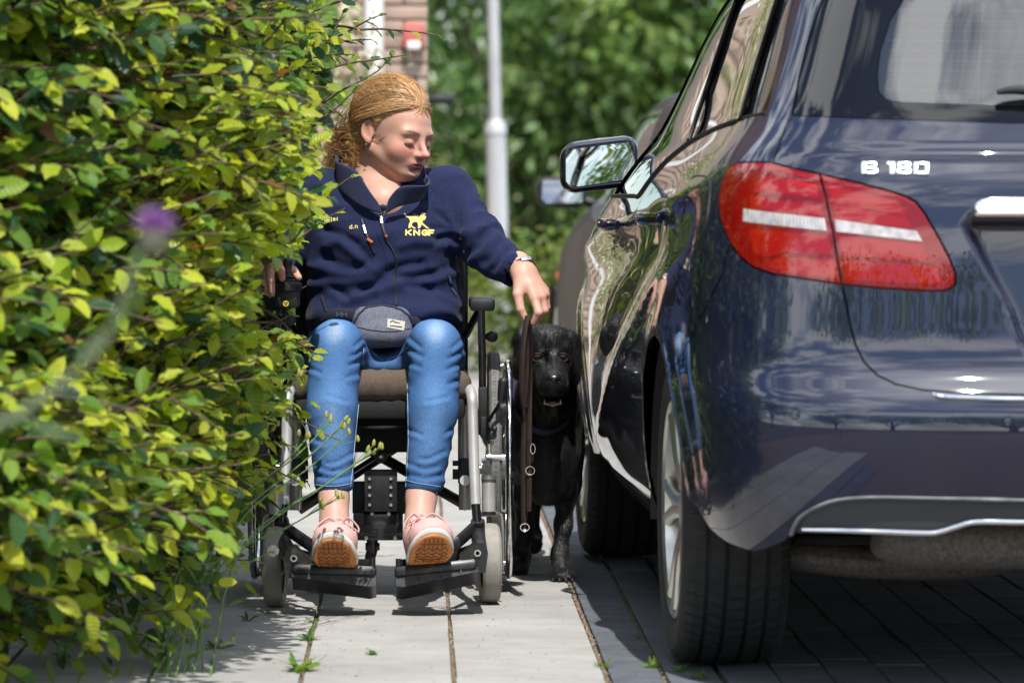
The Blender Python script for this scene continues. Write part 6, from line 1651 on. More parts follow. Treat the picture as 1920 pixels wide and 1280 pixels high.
# arm rests
for l in ((903, 569), None):
    c = P(903, 569, 10.68) if l else Vector((2 * XC - P(903, 569, 10.68).x, 10.72, P(903, 569, 10.68).z))
    MB().box(c, (.060 if l else .055, .26, .030), bev=.008).build('armrest_pad', M_fmatt, wc)
both('armrest_post', [(902, 580, 10.56), (904, 660, 10.56), (905, 738, 10.56)], .0092, M_fblack)
both('armrest_strut', [(898, 583, 10.68), (886, 604, 10.72), (874, 628, 10.78)], .0090, M_fblack)
for c in (P(905, 770, 10.56), mir([(905, 770, 10.56)])[0]): MB().box(c, (.021, .03, .115), bev=.003).build('armrest_socket', M_fmatt, wc)
MB().box(P(906, 800, 10.53), (.014, .03, .050), bev=.003).build('brake_bracket', M_fmatt, wc)
k_ = MB().cyl(P(923, 631, 10.62), P(917, 631, 10.70), .0105, 18).lathe([(0, .014), (.010, .012), (.0135, .006), (.0135, -.006), (.0105, -.01)], P(923, 631, 10.61), (-.0, -1, 0), 24); k_.build('side_knob', M_blk, wc)
# brake lever
br = bpy.data.objects.new('brake_lever', None); link(br, wc)
MB().tube([P(944, 708, 10.50), P(944, 714, 10.50), P(942, 732, 10.50), P(939, 752, 10.50)], [.006, .0125, .0115, .0085], 14, smooth_path=3).build('grip', M_blk, br)
MB().tube([P(939, 750, 10.50), P(934, 761, 10.50), P(917, 789, 10.50), P(916, 803, 10.50), P(917, 832, 10.50)], .0045, 8, smooth_path=3).build('rod', M_worn, br)
MB().tube([P(917, 826, 10.50), P(918, 858, 10.50)], .0065, 8, squash=(1, .5)).build('link_plate', M_worn, br); MB().tube([P(924, 826, 10.505), P(924, 852, 10.505)], .003, 8).build('spring_rod', M_worn, br)
MB().cyl(P(912, 857, 10.50), P(947, 857, 10.50), .0085, 18).build('brake_bar', M_worn, br)
MB().lathe([(0, .006), (.0075, .003), (.0085, 0), (.0075, -.004), (.004, -.008)], P(928, 804, 10.50), (1, -.2, 0), 16).build('release_knob', M_blk, br)
# control stick
js = bpy.data.objects.new('control_stick', None); link(js, wc)
c = P(538, 556, 10.36); MB().box(c + Vector((0, .03, 0)), (.058, .10, .052), bev=.008).build('control_box', M_fmatt, js)
MB().lathe([(.034, -.004), (.035, .004), (.034, .012), (.029, .016), (.026, .018), (.0265, .020), (.019, .024), (.0205, .026), (.0215, .028), (.0145, .033), (.012, .042), (.0105, .054), (.0115, .060), (.0105, .066), (.006, .070), (0, .071)], P(539, 541, 10.36), (0, 0, 1), 36).build('stick', M_blk, js)
jf = c + Vector((0, -.0205, 0))
MB().lathe([(.0068, 0), (.0068, .001), (.0052, .001), (.0052, 0)], P(536, 569, 10.335), (0, -1, 0), 24, closed=True).build('warning_ring', mat('yellow_mark', (.75, .6, .05), .6), js)
mk = MB()
for a in (90, 210, 330): q = P(536, 569, 10.335) + Vector((math.cos(R(a)) * .0033, -.0006, math.sin(R(a)) * .0033)); mk.lathe([(0, .0006), (.0017, .0005), (.0017, -.001)], q, (0, -1, 0), 10)
mk.build('warning_dots', MATS['yellow_mark'], js)
MB().tube([P(534, 578, 10.36), P(533, 610, 10.37), P(532, 660, 10.42), P(535, 720, 10.5)], .0055, 8, smooth_path=4).build('cable', M_fmatt, js)
MB().box(P(545, 600, 10.50), (.02, .22, .02), bev=.004).build('control_arm', M_fmatt, js)
# ================================================================== dog and leash
dog = wthing('dog', 'black labrador walking between the wheelchair and the parked car', 'dog', Vector((.33, 11.15, 0)))
M_coat = mat('black_dog_coat', (0.0065, 0.0062, 0.0068), 0.55, var=.35, vscale=120, bump=.55, bscale=700, bdist=.0016, stretch=(1, 1, .3), spec=.35, sheen=.05)
M_nose = mat('dog_nose', (0.008, 0.008, 0.009), 0.28, bump=.4, bscale=500, bdist=.0008)
M_iris = mat('amber_iris', (0.19, 0.062, 0.012), 0.08, coat=1)
M_pup = mat('pupil', (0.003, 0.003, 0.003), 0.05, coat=1)
M_tong = mat('dog_tongue', (0.30, 0.085, 0.085), 0.35)
M_tooth = mat('dog_tooth', (0.62, 0.57, 0.47), 0.35)
f = Field((.10, 10.58, .0), (.46, 12.05, .66), .0058)
D = lambda a, b, ra, rb: f.cone(P(*a), P(*b), ra, rb)
# trunk: deep chest, narrower loin, croup
f.d = f.ell(P(1024, 838, 11.02), (.074, .12, .118))
f.add(f.ell(P(1006, 796, 11.22), (.084, .19, .112)), .06)
f.add(f.ell(P(980, 790, 11.55), (.082, .20, .095)), .08)
f.add(f.ell(P(962, 775, 11.80), (.085, .12, .100)), .06)
f.add(D((1024, 800, 11.02), (1026, 680, 10.92), .088, .062), .06)          # neck
f.add(D((1024, 860, 10.95), (1030, 905, 10.96), .062, .055), .05)
# fore legs: near one planted, the other a step behind
f.add(D((1056, 850, 11.02), (1064, 905, 11.03), .046, .031), .04); f.add(D((1064, 905, 11.03), (1056, 985, 11.00), .028, .0205), .03); f.add(D((1056, 985, 11.00), (1050, 1040, 10.985), .0205, .0185), .02); f.add(D((1050, 1040, 10.985), (1053, 1072, 10.965), .0205, .0235), .02)
for i, q in enumerate((1038, 1049, 1061, 1072)): f.add(D((q * .6 + 1054 * .4, 1068, 10.965), (q, 1080, 10.925 if i in (1, 2) else 10.94), .0125, .0115), .008)
f.add(D((990, 850, 11.05), (982, 915, 11.12), .050, .034), .04); f.add(D((982, 915, 11.12), (984, 985, 11.15), .031, .0225), .03); f.add(D((984, 985, 11.15), (976, 1040, 11.17), .0225, .0215), .02); f.add(D((976, 1040, 11.17), (974, 1062, 11.14), .023, .026), .02)
# hind legs with stifle and hock
for dx, dy in ((0, 0), (34, -.10)):
    a = lambda x_, y_, Y_: (x_ + dx, y_ - (8 if dx else 0), Y_ + dy)
    f.add(D(a(955, 790, 11.78), a(958, 870, 11.66), .075, .052), .05); f.add(D(a(958, 870, 11.66), a(962, 945, 11.82), .042, .025), .03); f.add(D(a(962, 945, 11.82), a(965, 1015, 11.78), .023, .020), .02); f.add(D(a(965, 1015, 11.78), a(966, 1030, 11.72), .022, .024), .02)
f.add(D((955, 735, 11.88), (945, 830, 12.00), .026, .012), .03)              # tail
# ---- head at finer resolution
h = Field(tuple(P(945, 800, 10.95) - Vector((0, .36, 0))), tuple(P(1100, 600, 10.95) + Vector((0, .10, 0))), .0034)
E_ = lambda a, r, rot=None: h.ell(P(*a), r, rot)
Cn = lambda a, b, ra, rb: h.cone(P(*a), P(*b), ra, rb)
h.d = E_((1026, 660, 10.86), (.071, .075, .061))
h.add(E_((1026, 640, 10.83), (.048, .05, .032)), .03)
h.add(Cn((1031, 690, 10.80), (1037, 716, 10.705), .046, .033), .035)            # muzzle
h.add(E_((1037, 727, 10.728), (.033, .032, .020)), .025)                          # flews
h.add(Cn((1031, 738, 10.82), (1037, 764, 10.735), .031, .019), .02)              # lower jaw
h.add(E_((1012, 652, 10.80), (.018, .014, .010)), .014); h.add(E_((1052, 652, 10.80), (.018, .014, .010)), .014)     # brows
for ex_ in (1008, 1055): h.sub(E_((ex_, 671, 10.775), (.0125, .014, .0085)), .010)
h.sub(h.box(P(1036, 748, 10.715), (.022, .045, .0085), r=.007), .006)             # open mouth
h.add(Cn((1026, 690, 10.90), (1026, 790, 11.00), .066, .085), .05)               # throat into neck
h.sub(E_((1026, 690, 10.772), (.0035, .03, .03)), .02)
# ears: flat flaps hanging beside the cheeks
h.add(E_((975, 664, 10.845), (.0135, .032, .062), Matrix.Rotation(R(8), 3, 'Y')), .012); h.add(E_((981, 632, 10.85), (.024, .03, .018), Matrix.Rotation(R(-25), 3, 'Y')), .02)
h.add(E_((1077, 674, 10.845), (.0125, .032, .060), Matrix.Rotation(R(-8), 3, 'Y')), .012); h.add(E_((1068, 640, 10.85), (.024, .03, .018), Matrix.Rotation(R(28), 3, 'Y')), .02)
v1, f1_ = surface_nets(f.d, f.lo, f.res); v2, f2_ = surface_nets(h.d, h.lo, h.res)
dbody = mesh('body', np.concatenate([v1, v2]), np.concatenate([f1_, f2_ + len(v1)]), M_coat, dog); relax_mesh(dbody, 2)
co = coords(dbody); set_coords(dbody, co + normals(dbody) * (vnoise(co * np.array([1, 1, .35]), 110, 3) * .0018 + vnoise(co, 38, 5) * .0016)[:, None])
# short coat: fine blades lying along the hair's growth
fc_ = coords(dbody); fn_ = normals(dbody); pick = np.where((fn_[:, 1] < .35) & (fc_[:, 1] < 11.9))[0]; rf = np.random.default_rng(8)
hd = pick[fc_[pick, 1] < 10.98]; ch = np.concatenate([rf.choice(pick, 26000), rf.choice(hd, 30000)])
nz_ = np.array(P(1038, 712, 10.66)); base_ = fc_[ch] + rf.normal(0, .0022, (len(ch), 3)); nn_ = fn_[ch]
flow = np.where((base_[:, 2] > .50)[:, None], base_ - nz_, np.array([[0, .30, -.95]])); flow = flow / (np.linalg.norm(flow, axis=1)[:, None] + 1e-9) + rf.normal(0, .22, base_.shape)
flow = flow - (flow * nn_).sum(1)[:, None] * nn_; flow /= np.linalg.norm(flow, axis=1)[:, None] + 1e-9
mz = (np.linalg.norm(base_ - nz_, axis=1) < .085); Lh = np.where(mz, .0035, rf.uniform(.006, .012, len(ch)))[:, None]
sd_ = np.cross(flow, nn_); tip = base_ + (flow * .93 + nn_ * .30) * Lh; wv_ = .00055
ok_ = np.ones(len(ch), bool)
for e_c in (P(1008, 671, 10.775), P(1055, 671, 10.775), P(1038, 711, 10.68)): ok_ &= np.linalg.norm(base_ - np.array(e_c), axis=1) > .019
base_, sd_, tip = base_[ok_], sd_[ok_], tip[ok_]; nb_ = len(base_); vv_ = np.stack([base_ - sd_ * wv_, base_ + sd_ * wv_, tip], 1).reshape(-1, 3)
tag(mesh('fur', vv_, np.arange(nb_ * 3).reshape(-1, 3), mat('black_fur', (.010, .0095, .010), .45, spec=.4), dbody), kind='stuff')
# nose, eyes, mouth
g = Field(tuple(P(1038, 712, 10.69) - Vector((.03, .035, .025))), tuple(P(1038, 712, 10.69) + Vector((.03, .035, .025))), .0016)
g.d = g.ell(P(1038, 711, 10.685), (.021, .016, .0155)); g.add(g.ell(P(1038, 719, 10.69), (.012, .012, .010)), .01)
for s_ in (-1, 1): g.sub(g.ell(P(1038 + s_ * 9, 714, 10.671), (.0045, .007, .0032)), .003)
fmesh('nose', g, M_nose, dog, 1)
for ex_ in (1008, 1055):
    c = P(ex_, 671, 10.785)
    e = MB().lathe([(0, .0108), (.0034, .0103), (.0062, .0083), (.0088, .0046), (.0098, 0), (.0085, -.006)], c, (.02, -1, .02), 24).build('eye', M_iris, dog)
    MB().lathe([(0, .0114), (.0024, .0111), (.0042, .0101)], c, (.02, -1, .02), 20).build('pupil', M_pup, e)
    for dz_, k_ in ((7.4, .0036), (-6.8, .0028)): MB().tube([P(ex_ - 13, 671 + dz_ * .2, 10.783), P(ex_ - 6, 671 - dz_ * .8, 10.772), P(ex_ + 1, 671 - dz_ * 1.0, 10.770), P(ex_ + 7, 671 - dz_ * .75, 10.772), P(ex_ + 13, 671 + dz_ * .2, 10.783)], k_, 8, smooth_path=3).build('eyelid', M_coat, e)
MB().tube([P(1036, 755, 10.79), P(1036, 754, 10.74), P(1036, 756, 10.715)], [.014, .015, .009], 12, smooth_path=3, squash=(.35, 1.1)).build('tongue', M_tong, dog)
tt = MB()
for x_, l in ((1021, 8), (1025, 4), (1029, 3), (1033, 3), (1036, 3), (1039, 3), (1043, 3), (1047, 4), (1051, 8)): tt.tube([P(x_, 761 - abs(x_ - 1036) * .22, 10.712 + abs(x_ - 1036) * .0006), P(x_, 761 - l - abs(x_ - 1036) * .22, 10.710 + abs(x_ - 1036) * .0006)], [.0027, .0012], 6)
tag(tt.build('teeth', M_tooth, dog), kind='stuff')
cl = MB()
for i, q in enumerate((1037, 1049, 1061, 1073)): cl.tube([P(q, 1083, 10.92 if i in (1, 2) else 10.935), P(q, 1089, 10.905 if i in (1, 2) else 10.92)], [.0035, .0015], 6)
cl.build('claws', mat('dog_claw', (.06, .055, .055), .35), dog)
MB().tube([P(962, 760, 10.98), P(985, 795, 10.90), P(1025, 812, 10.885), P(1065, 790, 10.92), P(1085, 740, 11.0), P(1030, 690, 11.08), P(975, 710, 11.06)], .009, 8, closed=True, smooth_path=5, squash=(1, .3)).build('collar', mat('violet_webbing', (.05, .03, .09), .7), dog)
# ---- leash hanging folded from the hand
leash = wthing('leash', 'dark brown leather leash hanging folded from the woman\'s hand', 'leash', P(985, 990, 10.43))
M_leather = mat('brown_leather', (0.022, 0.012, 0.010), 0.42, var=.25, vscale=60, bump=.25, bscale=300, bdist=.001)
def strap(name, pts, w=.0065, th=.0016): return MB().tube([P(*p) for p in pts], w, 10, smooth_path=5, squash=(1, th / w), up=(1, -.25, 0)).build(name, M_leather, leash)
strap('handle_loop', [(990, 592, 10.435), (985, 615, 10.43), (980, 660, 10.425), (978, 710, 10.425), (980, 748, 10.43), (984, 765, 10.435), (989, 752, 10.44), (994, 710, 10.44), (996, 660, 10.44), (994, 620, 10.44), (991, 594, 10.44)])
strap('lead_strap', [(990, 600, 10.45), (988, 680, 10.455), (983, 780, 10.455), (981, 880, 10.455), (982, 992, 10.455)])
strap('lead_strap', [(992, 600, 10.458), (993, 680, 10.46), (992, 780, 10.45), (992, 880, 10.445), (991, 958, 10.445)], .0072)
strap('lead_strap', [(991, 905, 10.452), (988, 950, 10.46), (984, 985, 10.46)], .005)
def dring(px_, py_, Y, rx, rz): MB().tube([P(px_, py_, Y) + Vector((math.cos(t) * rx, 0, math.sin(t) * rz)) for t in np.linspace(0, 2 * math.pi, 17)[:-1]], .0016, 6, closed=True).build('metal_ring', M_worn, leash)
dring(999, 841, 10.44, .0055, .0115); dring(994, 882, 10.44, .0105, .010); dring(984, 988, 10.45, .0105, .0085)
MB().tube([P(999, 852, 10.44), P(998, 862, 10.44), P(996, 872, 10.44)], .0026, 8).build('snap_hook', M_worn, leash)
MB().cyl(P(984, 994, 10.447), P(984, 994, 10.440), .004, 10).build('rivet', M_worn, leash)
# ================================================================== vegetation
def leaf_mat(name, trans=.48, gloss=.34, veins=True):
    m = bpy.data.materials.new(name); m.use_nodes = True
    nt = m.node_tree; N, L = nt.nodes, nt.links; b = N['Principled BSDF']
    a = N.new('ShaderNodeVertexColor'); a.layer_name = 'tint'
    src = a.outputs['Color']
    b.inputs['Roughness'].default_value = gloss; b.inputs['Specular IOR Level'].default_value = .5
    tr = N.new('ShaderNodeBsdfTranslucent'); ms = N.new('ShaderNodeMixShader'); ms.inputs[0].default_value = trans
    br = N.new('ShaderNodeMix'); br.data_type = 'RGBA'; br.blend_type = 'MULTIPLY'; br.inputs['Factor'].default_value = 1; br.inputs['B'].default_value = (1.35, 1.25, .55, 1)
    if veins:
        uv = N.new('ShaderNodeUVMap'); sp = N.new('ShaderNodeSeparateXYZ'); L.new(uv.outputs[0], sp.inputs[0])
        ab = N.new('ShaderNodeMath'); ab.operation = 'ABSOLUTE'; L.new(sp.outputs[0], ab.inputs[0])
        m1 = N.new('ShaderNodeMath'); m1.operation = 'MULTIPLY_ADD'; m1.inputs[1].default_value = -.55; L.new(ab.outputs[0], m1.inputs[0]); L.new(sp.outputs[1], m1.inputs[2])
        m2 = N.new('ShaderNodeMath'); m2.operation = 'MULTIPLY'; m2.inputs[1].default_value = 50; L.new(m1.outputs[0], m2.inputs[0])
        si = N.new('ShaderNodeMath'); si.operation = 'SINE'; L.new(m2.outputs[0], si.inputs[0])
        bu = N.new('ShaderNodeBump'); bu.inputs['Strength'].default_value = .55; bu.inputs['Distance'].default_value = .0016; L.new(si.outputs[0], bu.inputs['Height']); L.new(bu.outputs[0], b.inputs['Normal'])
        mr = N.new('ShaderNodeMapRange'); mr.inputs['From Min'].default_value = -1; mr.inputs['To Min'].default_value = .86; mr.inputs['To Max'].default_value = 1.1; L.new(si.outputs[0], mr.inputs['Value'])
        mm = N.new('ShaderNodeMix'); mm.data_type = 'RGBA'; mm.blend_type = 'MULTIPLY'; mm.inputs['Factor'].default_value = 1; L.new(src, mm.inputs['A']); L.new(mr.outputs[0], mm.inputs['B']); src = mm.outputs['Result']
    L.new(src, b.inputs['Base Color']); L.new(src, br.inputs['A']); L.new(br.outputs['Result'], tr.inputs['Color'])
    L.new(b.outputs[0], ms.inputs[1]); L.new(tr.outputs[0], ms.inputs[2]); L.new(ms.outputs[0], N['Material Output'].inputs['Surface'])
    MATS[name] = m; return m
M_leaf = leaf_mat('beech_leaf')
M_leaf_far = leaf_mat('bush_leaf', .45, .38, False)
M_twig = mat('brown_twig', (0.10, 0.065, 0.042), .8, var=.3, vscale=60)
M_bark = mat('bark', (0.07, 0.055, 0.04), .9, var=.35, vscale=18, bump=.6, bscale=60, bdist=.01)
M_stem = mat('green_stem', (0.10, 0.19, 0.045), .6, var=.15, vscale=40)

def leaf_base(rows, kind, seed):
    """leaf blade along +y, length 1, normal +z: ovate, folded on the midrib, wavy edge, tip curled"""
    r = random.Random(seed); V, UV, F = [], [], []
    curl = r.uniform(-.45, .2); fold = r.uniform(.05, .55); wav = r.uniform(.02, .075) if kind == 'beech' else .02; ph = r.uniform(0, 6)
    wid = {'beech': .74, 'bush': .62, 'blade': .12, 'lance': .30}[kind]
    for i in range(rows + 1):
        t = i / rows
        w = wid / 2 * (1.72 * t ** .58 * (1 - t) ** .72 * r.uniform(.92, 1.08) if kind != 'blade' else (1 - t) ** .6 * min(1, t * 8 + .4))
        if i == rows: w = .002
        if i == 0: w = .012
        zc = curl * t * t
        for s_ in (-1, 0, 1):
            V.append((s_ * w, t, zc + (fold * w if s_ else 0) + (wav * math.sin(ph + t * 15 + s_) if s_ else 0))); UV.append((s_ * w / (wid / 2) * .5 if False else s_ * w, t))
    for i in range(rows):
        for c in (0, 1): a = i * 3 + c; F.append((a, a + 1, a + 4, a + 3))
    return np.array(V), np.array(UV), np.array(F)
BEECH = [leaf_base(6, 'beech', 40 + k) for k in range(12)]
BUSH = [leaf_base(2, 'bush', 60 + k) for k in range(4)]
LANCE = [leaf_base(4, 'lance', 80 + k) for k in range(4)]
BLADE = [leaf_base(4, 'blade', 90 + k) for k in range(4)]

def frames(dirs, nrm):
    d = dirs / (np.linalg.norm(dirs, axis=1)[:, None] + 1e-9); n_ = nrm - (nrm * d).sum(1)[:, None] * d; n_ /= np.linalg.norm(n_, axis=1)[:, None] + 1e-9
    return np.cross(d, n_), d, n_
def leaf_cloud(name, pos, dirs, nrm, size, tint, bases, m, parent, kind=None, seed=0):
    g = np.random.default_rng(seed); which = g.integers(0, len(bases), len(pos)); X_, Y_, Z_ = frames(dirs, nrm)
    Vs, Fs, Ts, Us = [], [], [], []; off = 0
    for k, (bv, buv, bf) in enumerate(bases):
        s_ = which == k
        if not s_.any(): continue
        n_ = s_.sum(); sc = size[s_][:, None, None]
        v = pos[s_][:, None] + sc * (bv[None, :, 0:1] * X_[s_][:, None] + bv[None, :, 1:2] * Y_[s_][:, None] + bv[None, :, 2:3] * Z_[s_][:, None])
        f = bf[None] + (np.arange(n_) * len(bv))[:, None, None] + off; off += n_ * len(bv)
        Vs.append(v.reshape(-1, 3)); Fs.append(f.reshape(-1, 4)); Ts.append(np.repeat(tint[s_], len(bv), 0)); Us.append(np.tile(buv, (n_, 1)))
    V, F_, T_, U_ = np.concatenate(Vs), np.concatenate(Fs), np.concatenate(Ts), np.concatenate(Us)
    me = bpy.data.meshes.new(name); nv, nf = len(V), len(F_)
    me.vertices.add(nv); me.vertices.foreach_set('co', V.ravel()); me.loops.add(nf * 4); me.loops.foreach_set('vertex_index', F_.ravel().astype(np.int32))
    me.polygons.add(nf); me.polygons.foreach_set('loop_start', np.arange(0, nf * 4, 4, dtype=np.int32)); me.polygons.foreach_set('use_smooth', np.ones(nf, bool))
    me.update(calc_edges=True); me.materials.append(m)
    uvl = me.uv_layers.new(name='UVMap'); uvl.data.foreach_set('uv', U_[F_.ravel()].astype(np.float32).ravel())
    o = bpy.data.objects.new(name, me); link(o, parent); vcol(o, np.clip(T_, 0, 1))
    if kind: tag(o, kind=kind)
    return o
def twig_mesh(name, lines, radii, m, parent, kind='stuff', n=4):
    mb = MB()
    for l, r in zip(lines, radii): mb.tube([tuple(p) for p in l], r, n, cap=False)
    o = mesh(name, mb.v, mb.f, m, parent); tag(o, kind=kind) if kind else None
    return o
rv = np.random.default_rng(21)
def unit(v): return v / (np.linalg.norm(v) + 1e-9)
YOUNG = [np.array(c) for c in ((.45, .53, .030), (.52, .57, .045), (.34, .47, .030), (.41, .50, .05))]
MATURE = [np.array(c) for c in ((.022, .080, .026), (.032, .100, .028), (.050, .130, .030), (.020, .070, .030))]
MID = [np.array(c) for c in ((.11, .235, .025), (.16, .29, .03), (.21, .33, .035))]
# ---------------- beech hedge along the path
hedge = wthing('beech_hedge', 'beech hedge with yellow green young shoots leaning over the pavement', 'hedge', Vector((-.75, 9.0, 0)))
FY = np.array([7.45, 7.75, 8.1, 8.5, 9.0, 9.6, 10.2, 10.6, 11.5, 16.0]); FX = np.array([-1.30, -.86, -.66, -.56, -.475, -.415, -.36, -.35, -.50, -.55])
def face_x(y, z):
    y = y - .42 * max(0, z - .45) * max(0, min(1, (9.9 - y) / .8))          # the end leans back with height
    b = np.interp(y, FY, FX) + .055 * math.sin(y * 4.1 + z * 3) + .045 * math.sin(z * 7 + y * 2.3)
    b -= .42 * max(0, .40 - z) / .40 + (.03 if z < .6 else 0)
    b += .10 * max(0, min(1, (z - 1.05) / .3)) * (1 if y > 9 else .3)
    return b
LI = []; SHN = [0]
LP, LD, LN, LS, LT, LQ = [], [], [], [], [], []      # leaves: position, direction, normal, size, tint, priority
TW, TR = [], []
def shoot(p0, d, L_, young, nl, lsz, droop=.25):
    """one twig with alternate leaves in a loose plane"""
    SHN[0] += 1; LI.extend([-1] * (len(LP) - len(LI)))
    q = [np.array(p0)]; dd = unit(np.array(d, float)); seg = 6
    for i in range(seg):
        dd = unit(dd + rv.normal(0, .10, 3) + np.array([0, 0, -.035 * droop * 4])); q.append(q[-1] + dd * L_ / seg)
    q = np.array(q); TW.append(q); TR.append(np.linspace(.0034, .0013, seg + 1) * (.7 + .6 * min(1, L_ / .4)))
    pn = unit(np.array([.15 * rv.normal() + .25, -.45 + .35 * rv.normal(), .85 + .25 * rv.normal()]))
    for i in range(nl):
        t = (i + .6 + rv.uniform(-.2, .2)) / nl; x_ = min(t * seg, seg - 1e-3); k = int(x_); p = q[k] + (q[k + 1] - q[k]) * (x_ - k); td = unit(q[k + 1] - q[k])
        side = 1 if i % 2 else -1; cr = unit(np.cross(pn, td))
        tip = i == nl - 1
        ld = unit(td * (.75 if not tip else 1.5) + cr * side * (.85 if not tip else .1) + np.array([0, 0, -droop * .8]) + rv.normal(0, .16, 3))
        ln = unit(pn + rv.normal(0, .33, 3))
        sz = lsz * float(np.interp(p[1], [7.8, 9.0, 10.0], [1.38, 1.12, .9])) * rv.uniform(.75, 1.15) * (1 - .35 * t ** 2 if young else 1.05)
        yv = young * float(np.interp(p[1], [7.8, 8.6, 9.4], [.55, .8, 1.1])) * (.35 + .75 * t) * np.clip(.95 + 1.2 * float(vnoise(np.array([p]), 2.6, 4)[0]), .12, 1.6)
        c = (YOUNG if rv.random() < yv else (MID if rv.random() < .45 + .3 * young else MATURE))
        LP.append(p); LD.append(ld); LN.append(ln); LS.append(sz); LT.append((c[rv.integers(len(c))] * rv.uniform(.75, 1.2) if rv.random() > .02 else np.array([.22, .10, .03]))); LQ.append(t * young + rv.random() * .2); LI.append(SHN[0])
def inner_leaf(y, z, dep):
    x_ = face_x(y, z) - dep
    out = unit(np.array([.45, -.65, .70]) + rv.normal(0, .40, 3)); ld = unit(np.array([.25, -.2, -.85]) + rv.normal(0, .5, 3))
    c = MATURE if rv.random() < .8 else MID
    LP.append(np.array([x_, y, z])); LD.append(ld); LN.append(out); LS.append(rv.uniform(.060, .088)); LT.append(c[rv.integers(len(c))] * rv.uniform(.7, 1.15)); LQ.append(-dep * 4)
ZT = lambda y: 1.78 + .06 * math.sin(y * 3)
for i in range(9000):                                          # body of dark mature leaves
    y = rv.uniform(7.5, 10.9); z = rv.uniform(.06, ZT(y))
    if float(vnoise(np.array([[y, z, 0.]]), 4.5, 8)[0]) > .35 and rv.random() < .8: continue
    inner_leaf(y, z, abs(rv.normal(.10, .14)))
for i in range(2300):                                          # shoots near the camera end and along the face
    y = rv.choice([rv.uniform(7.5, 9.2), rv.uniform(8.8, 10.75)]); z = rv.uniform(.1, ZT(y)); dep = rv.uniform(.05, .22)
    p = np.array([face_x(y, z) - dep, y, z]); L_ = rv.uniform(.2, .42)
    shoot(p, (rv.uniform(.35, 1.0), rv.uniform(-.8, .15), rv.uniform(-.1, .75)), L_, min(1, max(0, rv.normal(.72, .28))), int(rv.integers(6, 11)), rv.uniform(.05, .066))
for i in range(340):                                           # long whips over the path
    y = rv.uniform(8.0, 10.5); z = rv.uniform(.25, 1.6); p = np.array([face_x(y, z) - .08, y, z])
    shoot(p, (rv.uniform(.7, 1.1), rv.uniform(-.5, .0), rv.uniform(-.05, .65)), rv.uniform(.28, .5), rv.uniform(.55, 1), int(rv.integers(8, 13)), rv.uniform(.045, .058))
# twigs that reach in front of the woman and above her head, placed from the photograph
N_PLACED = [len(LP), 0]; T_PLACED = len(TW)
for a, b, nl, yg in (((560, 420, 10.25), (660, 335, 10.28), 9, .7), ((540, 470, 10.2), (640, 390, 10.22), 8, .8), ((480, 620, 10.1), (610, 640, 10.05), 9, .7), ((470, 760, 10.0), (640, 800, 9.98), 9, .5), ((440, 720, 10.0), (590, 660, 10.0), 8, .8),
                     ((450, 880, 9.9), (560, 870, 9.85), 7, .7), ((600, 50, 10.95), (822, 72, 10.95), 9, .75), ((590, 140, 10.9), (760, 85, 10.95), 9, .7), ((580, 210, 10.9), (720, 115, 10.95), 9, .7), ((590, 20, 10.9), (750, 20, 11.0), 9, .7), ((560, 260, 10.85), (660, 180, 10.9), 8, .7),
                     ((590, 110, 10.95), (700, 5, 11.0), 9, .7), ((560, 180, 10.9), (670, 60, 11.0), 9, .7), ((570, 90, 10.9), (690, 90, 11.0), 9, .6), ((420, 960, 9.7), (520, 960, 9.7), 8, .7), ((380, 1040, 9.5), (480, 1060, 9.5), 7, .6), ((480, 430, 10.2), (560, 350, 10.2), 8, .8), ((500, 330, 10.3), (610, 280, 10.35), 8, .8), ((500, 230, 10.4), (625, 230, 10.5), 9, .8), ((520, 150, 10.7), (660, 130, 10.8), 9, .8), ((420, 660, 9.9), (540, 700, 9.85), 8, .7), ((400, 830, 9.7), (545, 820, 9.7), 9, .8), ((400, 900, 9.6), (520, 910, 9.6), 8, .8), ((350, 1000, 9.3), (460, 1010, 9.3), 8, .7), ((300, 1090, 9.0), (400, 1130, 9.0), 8, .6), ((260, 1150, 8.8), (360, 1190, 8.8), 8, .5), ((520, 60, 10.7), (650, 60, 10.9), 9, .8), ((470, 680, 10.0), (560, 730, 10.0), 7, .5)):
    A_, B_ = np.array(P(*a)), np.array(P(*b)); shoot(A_, B_ - A_ + np.array([0, 0, .04]), np.linalg.norm(B_ - A_) * 1.05, yg, nl, .047, .22)
N_PLACED[1] = len(LP); T_PLACED = (T_PLACED, len(TW))
for i in range(6500):                                          # the hedge going on beyond her (coarse)
    y = rv.uniform(10.8, 16); z = rv.uniform(.05, 1.75); inner_leaf(y, z, abs(rv.normal(0, .10)) - .04); LS[-1] *= 1.6
    if rv.random() < .55: LT[-1] = (YOUNG if rv.random() < .4 else MID)[rv.integers(3)] * rv.uniform(.7, 1.1)
for i in range(3500):                                          # top and the far side
    y = rv.uniform(8.4, 16); x_ = rv.uniform(-1.6, min(-.5, face_x(y, 1.75) - .05)); LP.append(np.array([x_ - (.3 if y > 11 else 0), y, ZT(y) + rv.normal(0, .05)])); LD.append(rv.normal(0, 1, 3)); LN.append(np.array([0, 0, 1.]) + rv.normal(0, .4, 3)); LS.append(.085); LT.append(MID[rv.integers(3)] * 1.0); LQ.append(-9)
LI.extend([-1] * (len(LP) - len(LI))); LI = np.array(LI); SEXT = np.clip(rv.exponential(34, SHN[0] + 2), 0, 130); SEXT[-1] = 0; SEXT[0] = 0
LP, LD, LN, LS, LT, LQ = np.array(LP), np.array(LD), np.array(LN), np.array(LS), np.array(LT), np.array(LQ)
pxy = (LP - np.array([0, 0, CAM_H])) @ np.array(CAMR); sx_, sy_ = 960 + FPX * pxy[:, 0] / -pxy[:, 2], 640 - FPX * pxy[:, 1] / -pxy[:, 2]
